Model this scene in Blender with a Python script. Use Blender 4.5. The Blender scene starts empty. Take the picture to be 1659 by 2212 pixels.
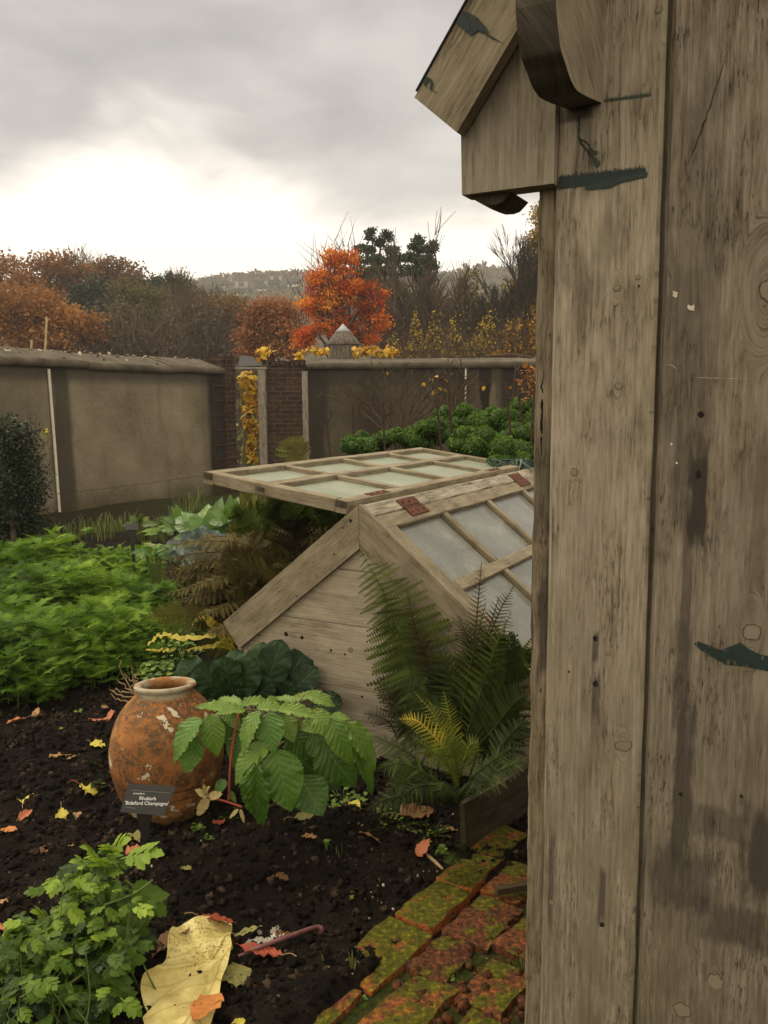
import bpy, math, random
import numpy as np
from mathutils import Matrix, Vector

# ------------------------------------------------------------------ camera
SC = bpy.context.scene
COL = SC.collection
F, CX, CY, EYE = 1792.0, 829.5, 1106.0, 1.5     # focal length and centre in photo units (1659 x 2212)
PITCH, ROLL = 0.1303, -0.0071
_f = np.array([0, math.cos(PITCH), -math.sin(PITCH)])
_r0 = np.array([1.0, 0, 0]); _u0 = np.cross(_r0, _f)
_c, _s = math.cos(ROLL), math.sin(ROLL)
_r = _c * _r0 + _s * _u0; _u = -_s * _r0 + _c * _u0
O = np.array([0, 0, EYE]); Z = np.array([0, 0, 1.0])
cam_d = bpy.data.cameras.new('camera'); cam = bpy.data.objects.new('camera', cam_d); COL.objects.link(cam)
cam_d.sensor_fit = 'VERTICAL'; cam_d.sensor_height = 36.0; cam_d.sensor_width = 27.0
cam_d.lens = 36.0 * F / 2212.0; cam_d.clip_start = 0.05; cam_d.clip_end = 3000
M4 = Matrix([[_r[i], _u[i], -_f[i], O[i]] for i in range(3)] + [[0, 0, 0, 1]])
cam.matrix_world = M4
SC.camera = cam
SC.render.resolution_x, SC.render.resolution_y = 768, 1024

# ------------------------------------------------------------------ view, world, sun
SC.view_settings.view_transform = 'Standard'; SC.view_settings.look = 'None'
SC.view_settings.exposure = 0.5; SC.view_settings.gamma = 1.0
SUN_EL, SUN_AZ = math.radians(52), math.radians(-60)   # azimuth from +y towards +x
world = bpy.data.worlds.new('World'); SC.world = world; world.use_nodes = True


class NT:
    """small node-tree helper"""
    def __init__(s, tree): s.t = tree; s.t.nodes.clear()
    def n(s, typ, **kw):
        nd = s.t.nodes.new(typ)
        ins = kw.pop('ins', {})
        for k, v in kw.items(): setattr(nd, k, v)
        for k, v in ins.items(): s.set(nd, k, v)
        return nd
    def set(s, nd, k, v):
        sock = nd.inputs[k]
        if isinstance(v, bpy.types.NodeSocket): s.t.links.new(v, sock)
        elif isinstance(v, bpy.types.Node): s.t.links.new(v.outputs[0], sock)
        else:
            if hasattr(sock, 'default_value') and sock.type == 'RGBA' and len(v) == 3: v = (*v, 1)
            sock.default_value = v
    def m(s, op, a, b=None, c=None, clamp=False):
        nd = s.n('ShaderNodeMath', operation=op, use_clamp=clamp)
        s.set(nd, 0, a)
        if b is not None: s.set(nd, 1, b)
        if c is not None: s.set(nd, 2, c)
        return nd.outputs[0]
    def vm(s, op, a, b=None):
        nd = s.n('ShaderNodeVectorMath', operation=op); s.set(nd, 0, a)
        if b is not None: s.set(nd, 1, b)
        return nd.outputs['Value'] if op in ('LENGTH', 'DISTANCE', 'DOT_PRODUCT') else nd.outputs[0]
    def mix(s, f, a, b, typ='MIX'):
        nd = s.n('ShaderNodeMix', data_type='RGBA', blend_type=typ)
        s.set(nd, 0, f); s.set(nd, 6, a); s.set(nd, 7, b)
        return nd.outputs[2]
    def rng(s, v, a, b, c=0.0, d=1.0, smooth=True):
        nd = s.n('ShaderNodeMapRange', interpolation_type='SMOOTHSTEP' if smooth else 'LINEAR')
        for i, x in enumerate((v, a, b, c, d)): s.set(nd, i, x)
        return nd.outputs[0]
    def noise(s, vec, scale, detail=3, rough=.55, dist=0.0):
        nd = s.n('ShaderNodeTexNoise'); s.set(nd, 'Vector', vec); s.set(nd, 'Scale', scale)
        s.set(nd, 'Detail', detail); s.set(nd, 'Roughness', rough); s.set(nd, 'Distortion', dist)
        return nd.outputs[0]
    def comb(s, x, y, z=0.0):
        nd = s.n('ShaderNodeCombineXYZ'); s.set(nd, 0, x); s.set(nd, 1, y); s.set(nd, 2, z); return nd.outputs[0]
    def sep(s, v):
        nd = s.n('ShaderNodeSeparateXYZ'); s.set(nd, 0, v); return nd.outputs


w = NT(world.node_tree)
tc = w.n('ShaderNodeTexCoord'); dx, dy, dz = w.sep(tc.outputs['Generated'])
zz = w.m('MAXIMUM', dz, 0.0)
den = w.m('ADD', zz, 0.14)
pl = w.comb(w.m('DIVIDE', dx, den), w.m('DIVIDE', dy, den), 0.0)
n1 = w.noise(pl, 1.15, 5, .5, .3)
n2 = w.noise(pl, 0.55, 3, .5, .4)
n3 = w.noise(pl, 2.6, 6, .55, .2)
h = w.m('ADD', zz, w.m('MULTIPLY', w.m('SUBTRACT', n1, .5), .30))
gx = w.m('DIVIDE', w.m('ADD', dx, .27), .15)
h = w.m('SUBTRACT', h, w.m('MULTIPLY', w.m('POWER', 2.718, w.m('MULTIPLY', w.m('MULTIPLY', gx, gx), -1.0)), .080))
bright = w.rng(h, .250, .165)
g = w.m('ADD', w.m('MULTIPLY', n2, .55), w.m('MULTIPLY', n3, .45))
grey = w.mix(w.rng(g, .34, .66), (.27, .249, .228), (.52, .485, .44))
skyc = w.mix(bright, grey, (1.02, .92, .79))
# unseen sky overhead and behind the camera, brightened and warmed as fill light
back = w.m('MAXIMUM', w.rng(zz, .5, .8), w.rng(dy, .25, -.3))
skyc = w.mix(back, skyc, (1.26, 1.09, .80))
sky = w.n('ShaderNodeTexSky', sky_type='NISHITA', sun_disc=False, sun_elevation=SUN_EL, sun_rotation=SUN_AZ)
tot = w.mix(1.0, w.mix(1.0, sky.outputs[0], (.012, .012, .012), 'MULTIPLY'), skyc, 'ADD')
below = w.rng(dz, -.02, -.06)
tot = w.mix(below, tot, (.06, .05, .035))
bg = w.n('ShaderNodeBackground'); w.set(bg, 0, tot); bg.inputs[1].default_value = 1.0
out = w.n('ShaderNodeOutputWorld'); w.set(out, 0, bg.outputs[0])

sun_d = bpy.data.lights.new('sun', 'SUN'); sun = bpy.data.objects.new('sun', sun_d); COL.objects.link(sun)
sun_d.energy = 1.5; sun_d.angle = math.radians(14); sun_d.color = (1, .88, .68)
sd = Vector((math.cos(SUN_EL) * math.sin(SUN_AZ), math.cos(SUN_EL) * math.cos(SUN_AZ), math.sin(SUN_EL)))
sun.rotation_euler = sd.to_track_quat('Z', 'Y').to_euler()

# ------------------------------------------------------------------ picture measurement helpers (photo units -> metres)
def ray(x, y): return _f + (x - CX) / F * _r + (CY - y) / F * _u
def at(x, y, Y): d = ray(x, y); return O + d * (Y / d[1])
def on(x, y, z=0.0): d = ray(x, y); return O + d * ((z - EYE) / d[2])
def plane(x, y, p, n): d = ray(x, y); return O + d * (((p - O) @ n) / (d @ n))
AZ = .5021
rd = np.array([math.sin(AZ), math.cos(AZ), 0.0])      # along the ridges and the left wall
gd = np.array([math.cos(AZ), -math.sin(AZ), 0.0])     # along the gables, to the right and nearer
R = np.random.default_rng(7)
random.seed(7)

# ------------------------------------------------------------------ noise
def _hash(ix, iy, iz):
    h = (ix * 374761393 + iy * 668265263 + iz * 1274126177) & 0x7fffffff
    h = ((h ^ (h >> 13)) * 1274126177) & 0x7fffffff
    return ((h ^ (h >> 16)) & 0xffff) / 65535.0
def vnoise(p):
    p = np.asarray(p, float); i = np.floor(p).astype(np.int64); f = p - i; f = f * f * (3 - 2 * f)
    r = 0
    for a in (0, 1):
        for b in (0, 1):
            for c in (0, 1):
                wgt = (f[:, 0] if a else 1 - f[:, 0]) * (f[:, 1] if b else 1 - f[:, 1]) * (f[:, 2] if c else 1 - f[:, 2])
                r = r + wgt * _hash(i[:, 0] + a, i[:, 1] + b, i[:, 2] + c)
    return r - .5
def fbm(p, o=4):
    p = np.asarray(p, float); r = 0; a = 1.0
    for k in range(o): r = r + a * vnoise(p + 17.3 * k); p = p * 2.03; a *= .5
    return r

# ------------------------------------------------------------------ mesh building
BASE = {}      # world origin of each object
class MB:
    def __init__(s): s.v = []; s.f = []; s.uv = []; s.r = []; s.m = []; s.n = 0
    def add(s, v, f, uv=None, rnd=0.5, mat=0):
        v = np.asarray(v, float).reshape(-1, 3)
        f = np.asarray(f, np.int64)
        if len(f) == 0: return
        s.v.append(v); s.f.append(f + s.n); s.n += len(v)
        if uv is None: uv = np.zeros((len(v), 2))
        s.uv.append(np.asarray(uv, float))
        s.r.append(np.broadcast_to(np.asarray(rnd, float), (len(f),)))
        s.m.append(np.full(len(f), mat, np.int32))
    def build(s, name, mats, parent=None, origin=None, smooth=False):
        if parent is not None: org = BASE[parent.name]
        else: org = np.asarray(origin if origin is not None else (0, 0, 0), float)
        V = np.concatenate(s.v) - org
        me = bpy.data.meshes.new(name)
        me.vertices.add(len(V)); me.vertices.foreach_set('co', V.astype(np.float32).ravel())
        loops = np.concatenate([f.ravel() for f in s.f]).astype(np.int32)
        cnt = np.concatenate([np.full(len(f), f.shape[1], np.int32) for f in s.f])
        st = np.concatenate([[0], np.cumsum(cnt)[:-1]]).astype(np.int32)
        me.loops.add(len(loops)); me.loops.foreach_set('vertex_index', loops)
        me.polygons.add(len(cnt)); me.polygons.foreach_set('loop_start', st); me.polygons.foreach_set('loop_total', cnt)
        me.polygons.foreach_set('material_index', np.concatenate(s.m))
        if smooth: me.polygons.foreach_set('use_smooth', np.ones(len(cnt), bool))
        ul = me.uv_layers.new(name='UVMap'); ul.data.foreach_set('uv', np.concatenate(s.uv)[loops].astype(np.float32).ravel())
        at_ = me.attributes.new('rnd', 'FLOAT', 'FACE'); at_.data.foreach_set('value', np.concatenate(s.r).astype(np.float32))
        me.update(calc_edges=True); me.validate()
        for m in (mats if isinstance(mats, (list, tuple)) else [mats]): me.materials.append(m)
        ob = bpy.data.objects.new(name, me); COL.objects.link(ob)
        if parent is not None: ob.parent = parent
        else: ob.location = org
        BASE[ob.name] = org
        return ob

def tag(o, label=None, cat=None, group=None, kind=None):
    if label: o['label'] = label
    if cat: o['category'] = cat
    if group: o['group'] = group
    if kind: o['kind'] = kind
    return o
def thing(name, label, cat, loc=(0, 0, 0), group=None):
    o = bpy.data.objects.new(name, None); COL.objects.link(o); o.location = loc; o.empty_display_size = .1
    BASE[o.name] = np.asarray(loc, float)
    return tag(o, label, cat, group)
def nrm(v): v = np.asarray(v, float); return v / (np.linalg.norm(v) + 1e-12)

def board(mb, o, U, V, W, u, v, w, ch=.004, nseg=6, jit=.0008, rnd=.5, mat=0, uo=None):
    """chamfered plank: width u along U, length v along V, thickness w along W; corner at o"""
    o = np.asarray(o, float)
    if uo is None: uo = R.random(2) * 7
    ch = min(ch, u * .3, w * .3)
    sec = [(ch, 0), (u - ch, 0), (u, ch), (u, w - ch), (u - ch, w), (ch, w), (0, w - ch), (0, ch)]
    ts = np.linspace(0, v, nseg + 1)
    jt = R.normal(0, jit, (nseg + 1, 8, 2))
    ring = np.array([[o + U * (a + jt[k, i, 0]) + W * (b + jt[k, i, 1]) + V * t for i, (a, b) in enumerate(sec)] for k, t in enumerate(ts)])
    per = 0
    for i in range(8):
        j = (i + 1) % 8
        L = math.hypot(sec[j][0] - sec[i][0], sec[j][1] - sec[i][1])
        vs = []; uv = []
        for k in range(nseg + 1):
            vs += [ring[k, i], ring[k, j]]; uv += [(uo[0] + sec[q][0] + (sec[q][1] if i not in (0, 4) else 0), uo[1] + ts[k]) for q in (i, j)]
        fs = [(2 * k, 2 * k + 1, 2 * k + 3, 2 * k + 2) for k in range(nseg)]
        mb.add(vs, fs, uv, rnd, mat); per += L
    for k, sg in ((0, -1), (nseg, 1)):
        idx = list(range(8)) if sg > 0 else list(range(7, -1, -1))
        mb.add([ring[k, i] for i in idx], [list(range(8))], [(uo[0] + sec[i][0] * .5, uo[1] + sec[i][1] * .2) for i in idx], rnd, mat)

def prism(mb, pts, n, th, ua, va, rnd=.5, mat=0, uo=(0, 0), matside=None):
    """polygon (front face, world points) extruded back by th against n; uv metres along ua, va"""
    P = np.array(pts); Q = P - np.asarray(n) * th
    uvf = lambda X: np.stack([X @ ua + uo[0], X @ va + uo[1]], -1)
    k = len(P)
    nn = np.zeros(3)
    for i in range(k): nn += np.cross(P[i], P[(i + 1) % k])
    order = list(range(k)) if nn @ n > 0 else list(range(k - 1, -1, -1))
    P = P[order]; Q = Q[order]
    mb.add(P, [list(range(k))], uvf(P), rnd, mat)
    mb.add(Q[::-1], [list(range(k))], uvf(Q[::-1]), rnd, mat)
    ms = mat if matside is None else matside
    for i in range(k):
        j = (i + 1) % k
        vs = np.array([P[i], Q[i], Q[j], P[j]]); uv = uvf(vs); uv[1:3, 0] += th
        mb.add(vs, [(0, 1, 2, 3)], uv, rnd, ms)

def tube(mb, pts, rad, sides=6, rnd=.5, mat=0, cap=True):
    P = np.asarray(pts, float); n = len(P)
    rad = np.broadcast_to(np.asarray(rad, float), (n,))
    T = np.gradient(P, axis=0); T /= np.linalg.norm(T, axis=1)[:, None] + 1e-9
    ref = np.array([0, 0, 1.0]) if abs(T[0, 2]) < .9 else np.array([1.0, 0, 0])
    A = np.cross(T, ref); A /= np.linalg.norm(A, axis=1)[:, None] + 1e-9; B = np.cross(T, A)
    th = np.linspace(0, 2 * np.pi, sides, endpoint=False)
    V = P[:, None] + rad[:, None, None] * (A[:, None] * np.cos(th)[None, :, None] + B[:, None] * np.sin(th)[None, :, None])
    L = np.concatenate([[0], np.cumsum(np.linalg.norm(np.diff(P, axis=0), axis=1))])
    uv = np.stack(np.broadcast_arrays((th / 6.283 * .1)[None, :], L[:, None]), -1).reshape(-1, 2)
    i = np.arange(n - 1)[:, None] * sides; j = np.arange(sides)[None]; j2 = (j + 1) % sides
    fs = np.stack([i + j, i + j2, i + sides + j2, i + sides + j], -1).reshape(-1, 4)
    mb.add(V.reshape(-1, 3), fs, uv, rnd, mat)
    if cap and sides >= 5:
        mb.add(V[-1], [list(range(sides))], None, rnd, mat); mb.add(V[0][::-1], [list(range(sides))], None, rnd, mat)

def spline(P, n=12):
    P = np.asarray(P, float)
    if len(P) == 2: return P[0] + (P[1] - P[0]) * np.linspace(0, 1, n)[:, None]
    Q = np.vstack([2 * P[0] - P[1], P, 2 * P[-1] - P[-2]]); out = []
    m = len(P) - 1
    for t in np.linspace(0, m - 1e-6, n):
        k = int(t); f = t - k; a, b, c, d = Q[k:k + 4]
        out.append(.5 * (2 * b + (c - a) * f + (2 * a - 5 * b + 4 * c - d) * f * f + (3 * b - a - 3 * c + d) * f ** 3))
    return np.array(out)

def lathe(mb, prof, c, axis=Z, seg=48, rnd=.5, mat=0, wob=0.0):
    axis = nrm(axis); a = nrm(np.cross(axis, [0, 1, .01])); b = np.cross(axis, a)
    th = np.linspace(0, 2 * np.pi, seg, endpoint=False); prof = np.asarray(prof, float); n = len(prof)
    V = []; UV = []
    for k, (r_, z_) in enumerate(prof):
        rr = r_ * (1 + wob * fbm(np.stack([np.cos(th) * 1.5, np.sin(th) * 1.5, np.full(seg, z_ * 5)], -1), 2))
        V.append(np.asarray(c) + axis * z_ + rr[:, None] * (a * np.cos(th)[:, None] + b * np.sin(th)[:, None]))
        UV.append(np.stack([th / 6.283, np.full(seg, z_)], -1))
    i = np.arange(n - 1)[:, None] * seg; j = np.arange(seg)[None]; j2 = (j + 1) % seg
    fs = np.stack([i + j, i + j2, i + seg + j2, i + seg + j], -1).reshape(-1, 4)
    mb.add(np.concatenate(V), fs, np.concatenate(UV), rnd, mat)

def ico(sub=1):
    t = (1 + 5 ** .5) / 2
    v = [(-1, t, 0), (1, t, 0), (-1, -t, 0), (1, -t, 0), (0, -1, t), (0, 1, t), (0, -1, -t), (0, 1, -t), (t, 0, -1), (t, 0, 1), (-t, 0, -1), (-t, 0, 1)]
    v = [nrm(p) for p in v]
    f = [(0, 11, 5), (0, 5, 1), (0, 1, 7), (0, 7, 10), (0, 10, 11), (1, 5, 9), (5, 11, 4), (11, 10, 2), (10, 7, 6), (7, 1, 8), (3, 9, 4), (3, 4, 2), (3, 2, 6), (3, 6, 8), (3, 8, 9), (4, 9, 5), (2, 4, 11), (6, 2, 10), (8, 6, 7), (9, 8, 1)]
    for _ in range(sub):
        mid = {}; nf = []
        def md(a, b):
            k = (min(a, b), max(a, b))
            if k not in mid: v.append(nrm(v[a] + v[b])); mid[k] = len(v) - 1
            return mid[k]
        for a, b, c in f:
            x, y, z = md(a, b), md(b, c), md(c, a); nf += [(a, x, z), (b, y, x), (c, z, y), (x, y, z)]
        f = nf
    return np.array(v), np.array(f)

# ---- templates: (verts, faces, uv), axis +Y length 1, normal +Z
def frames(d, up):
    d = np.asarray(d, float); d = d / (np.linalg.norm(d, axis=-1, keepdims=True) + 1e-9)
    x = np.cross(d, up); x = x / (np.linalg.norm(x, axis=-1, keepdims=True) + 1e-9); z = np.cross(x, d)
    return np.stack([x, d, z], -1)          # columns
def scatter(mb, T, pos, Fm, sc, rnd=.5, mat=0):
    tv, tf, tuv = T; K = len(pos); n = len(tv)
    if K == 0: return
    sc = np.asarray(sc, float)
    if sc.ndim == 1: sc = sc[:, None] * np.ones(3)
    V = np.einsum('kij,knj->kni', Fm, tv[None] * sc[:, None, :]) + np.asarray(pos)[:, None]
    fs = (tf[None] + (np.arange(K) * n)[:, None, None]).reshape(-1, tf.shape[1])
    r = np.repeat(np.broadcast_to(np.asarray(rnd, float), (K,)), len(tf))
    mb.add(V.reshape(-1, 3), fs, np.tile(tuv, (K, 1)), r, mat)
def T_leaf(wf, nl=8, nw=1, fold=.15, curl=.25, serr=0.0, pleat=0.0, npl=6, ruff=0.0, seed=0):
    t = np.linspace(0, 1, nl + 1); s = np.linspace(-1, 1, 2 * nw + 1)
    wv = np.array([wf(a) for a in t])
    saw = 1 - serr * (np.arange(nl + 1) % 2)
    wv = wv * saw
    Tt, S = np.meshgrid(t, s, indexing='ij')
    x = S * wv[:, None]; yo = Tt + 0
    zf = fold * np.abs(x) - curl * Tt ** 2
    if pleat: zf = zf + pleat * np.sin((Tt - .55 * np.abs(x)) * npl * 6.283) * np.abs(S)
    if ruff:
        rr = np.random.default_rng(seed)
        ph = rr.random() * 6
        zf = zf + ruff * np.sin(Tt * 19 + ph) * S ** 2 * np.sign(S + .01) + ruff * .6 * np.sin(Tt * 33 + ph * 2) * S ** 2
    v = np.stack([x, yo, zf], -1).reshape(-1, 3); uv = np.stack([S * .5 + .5, Tt], -1).reshape(-1, 2)
    m = 2 * nw + 1; f = []
    for i in range(nl):
        for j in range(2 * nw): f.append((i * m + j, i * m + j + 1, (i + 1) * m + j + 1, (i + 1) * m + j))
    return v, np.array(f), uv
def merge_T(parts):
    """parts: list of (T, pos, frame3x3, scale3)"""
    vs = []; fs = []; us = []; n = 0
    for T, p, Fm, s in parts:
        vs.append((T[0] * s) @ np.asarray(Fm).T + p); fs.append(T[1] + n); us.append(T[2]); n += len(T[0])
    return np.concatenate(vs), np.concatenate(fs), np.concatenate(us)
ovate = lambda a: .36 * math.sin(math.pi * min(1, a) ** .72) ** .9 if 0 < a < 1 else 0.002
lance = lambda a: .16 * math.sin(math.pi * a ** .85) if 0 < a < 1 else 0.002
roundl = lambda a: .42 * math.sin(math.pi * a ** .8) ** .6 if 0 < a < 1 else 0.003
def T_pinna(k=7, wd=.27):
    v = [(0, 0, 0)]; f = []; uv = [(.5, 0)]
    for j in range(k):
        y0 = j / k; y1 = (j + 1) / k; wj = wd * (1 - y0) ** .7 + .015
        b = len(v)
        v += [(0, y0, 0), (wj, (y0 + y1) / 2 + .03, -.03), (0, y1, 0), (-wj, (y0 + y1) / 2 + .03, -.03)]
        uv += [(.5, y0), (1, y0), (.5, y1), (0, y0)]
        f += [(b, b + 1, b + 2), (b, b + 2, b + 3)]
    return np.array(v, float), np.array(f), np.array(uv)
PIN = T_pinna(); PINF = T_pinna(14, .13)
def T_bipin(pairs=7, wid=.42, seed=0, lobes=4):
    rr = np.random.default_rng(seed); parts = []
    k = T_pinna(lobes, .15)
    curl = rr.uniform(.15, .45)
    for i in range(pairs):
        t = (i + .8) / (pairs + .6); L = wid * (math.sin(math.pi * min(t, 1) ** .75) ** .8 + .1)
        for sg in (-1, 1):
            d = np.array([sg * .85, .55, -.15 + rr.normal(0, .15)]); Fm = frames(d, np.array([0, 0, 1.0]))
            parts.append((k, np.array([0, t, -curl * t * t]), Fm, np.array([L * 1.25, L, L])))
    parts.append((k, np.array([0, .93, -curl * .87]), frames(np.array([0, 1, -.6]), np.array([0, 0, 1.0])), np.array([.2, .16, .16])))
    rl = T_leaf(lambda a: .012, 4, 1, 0, curl)
    parts.append(((rl[0], np.concatenate([rl[1][:, [0, 1, 2]], rl[1][:, [0, 2, 3]]]), rl[2]), np.zeros(3), np.eye(3), np.ones(3)))
    return merge_T(parts)
def T_lobed(seed=0):
    """broad pinnate leaf with rounded toothed lobes"""
    rr = np.random.default_rng(seed); parts = []
    lf = T_leaf(lambda a: .34 * math.sin(math.pi * (a * .9 + .08)) ** .7, 8, 1, .1, .25, .28)
    for i, t in enumerate((.22, .42, .62)):
        L = (.34, .42, .36)[i]
        for sg in (-1, 1):
            d = np.array([sg * .8, .62, rr.normal(-.05, .15)])
            parts.append((lf, np.array([0, t, -.15 * t * t]), frames(d, Z), np.array([L, L, L])))
    parts.append((lf, np.array([0, .62, -.06]), frames(np.array([0, 1, -.25]), Z), np.array([.5, .42, .42])))
    parts.append((T_leaf(lambda a: .03, 4, 1, 0, .15), np.zeros(3), np.eye(3), np.array([.7, .7, .7])))
    return merge_T(parts)
def frond(mb, pts, width, pairs, up=None, rnd=.5, droop=.15, base=.12, tip=2.6, mat=0, rmat=None, rr=.004, ang=.45, jit=.06, pin=None):
    C = spline(pts, pairs + 2); Tn = np.gradient(C, axis=0); Tn /= np.linalg.norm(Tn, axis=1)[:, None]
    up = nrm(Z if up is None else up)
    pos, ds, ups, sc = [], [], [], []
    for i in range(1, pairs + 1):
        t = i / (pairs + 1)
        if t < base: continue
        q = (t - base) / (1 - base)
        L = width * (min(1, .45 + 1.8 * q) * (1 - q ** tip) + .06) * R.uniform(.85, 1.12)
        side = nrm(np.cross(Tn[i], up)); nn = np.cross(side, Tn[i])
        for sg in (-1, 1):
            d = side * sg * math.cos(ang) + Tn[i] * math.sin(ang) - nn * droop + R.normal(0, jit, 3)
            pos.append(C[i]); ds.append(d); ups.append(nn + R.normal(0, .15, 3)); sc.append(L)
    ds = np.array(ds)
    scatter(mb, pin or PIN, np.array(pos), frames(ds, np.array(ups)), np.array(sc), np.clip(rnd + R.normal(0, .09, len(pos)), 0, 1), mat)
    tube(mb, C, np.linspace(rr, rr * .3, len(C)), 4, rnd, mat if rmat is None else rmat, cap=False)

# ------------------------------------------------------------------ materials
def newmat(name):
    m = bpy.data.materials.new(name); m.use_nodes = True; t = NT(m.node_tree); return m, t
def fin(t, col, rough=.7, bump=None, bstr=.3, bdist=.01, spec=.3, trans=None, alpha=None, metal=0.0):
    b = t.n('ShaderNodeBsdfPrincipled'); t.set(b, 'Base Color', col); t.set(b, 'Roughness', rough); t.set(b, 'Specular IOR Level', spec); t.set(b, 'Metallic', metal)
    if bump is not None:
        bn = t.n('ShaderNodeBump'); t.set(bn, 'Strength', bstr); t.set(bn, 'Distance', bdist); t.set(bn, 'Height', bump)
        t.set(b, 'Normal', bn.outputs[0])
    sh = b.outputs[0]
    if trans:
        tr = t.n('ShaderNodeBsdfTranslucent'); t.set(tr, 0, t.mix(1.0, col, (1.1, 1.15, .7), 'MULTIPLY'))
        mx = t.n('ShaderNodeMixShader'); t.set(mx, 0, trans); t.set(mx, 1, sh); t.set(mx, 2, tr.outputs[0]); sh = mx.outputs[0]
    if alpha is not None:
        tp = t.n('ShaderNodeBsdfTransparent'); mx = t.n('ShaderNodeMixShader'); t.set(mx, 0, alpha); t.set(mx, 1, tp.outputs[0]); t.set(mx, 2, sh); sh = mx.outputs[0]
    o = t.n('ShaderNodeOutputMaterial'); t.set(o, 0, sh)
def obco(t): return t.n('ShaderNodeTexCoord').outputs['Object']
def uvco(t): return t.n('ShaderNodeTexCoord').outputs['UV']
def attr(t): return t.n('ShaderNodeAttribute', attribute_name='rnd').outputs['Fac']
def ramp(t, f, stops):
    nd = t.n('ShaderNodeValToRGB'); cr = nd.color_ramp
    while len(cr.elements) < len(stops): cr.elements.new(.5)
    for e, (p, c) in zip(cr.elements, stops): e.position = p; e.color = (*c, 1)
    t.set(nd, 0, f); return nd.outputs[0]

def mat_leaf(name, stops, trans=.25, rough=.5, spec=.35, nsc=20, namp=.5, vein=None, spots=None, spsc=60, spth=(.62, .7), sides=7):
    m, t = newmat(name)
    a = attr(t); co = obco(t)
    n = t.noise(co, nsc, 3)
    f = t.m('ADD', a, t.m('MULTIPLY', t.m('SUBTRACT', n, .5), namp))
    c = ramp(t, f, stops); bump = None
    if vein:
        u, v, _ = t.sep(uvco(t)); au = t.m('ABSOLUTE', t.m('SUBTRACT', u, .5))
        mid = t.rng(au, .035, .008)
        sv = t.m('SINE', t.m('MULTIPLY', t.m('SUBTRACT', v, t.m('MULTIPLY', au, .55)), sides * 6.283))
        side = t.m('MULTIPLY', t.rng(sv, .86, .99), .7)
        vm_ = t.m('MAXIMUM', mid, side)
        c = t.mix(t.m('MULTIPLY', vm_, .75), c, vein)
        bump = t.m('SUBTRACT', t.m('ADD', t.m('MULTIPLY', t.noise(co, 160, 2), .35), t.m('MULTIPLY', sv, -.25)), t.m('MULTIPLY', vm_, .8))
    if spots:
        s = t.rng(t.noise(co, spsc, 2), spth[0], spth[1]); c = t.mix(s, c, spots)
    fin(t, c, rough, bump, .5, .004, spec, trans)
    return m

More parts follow.
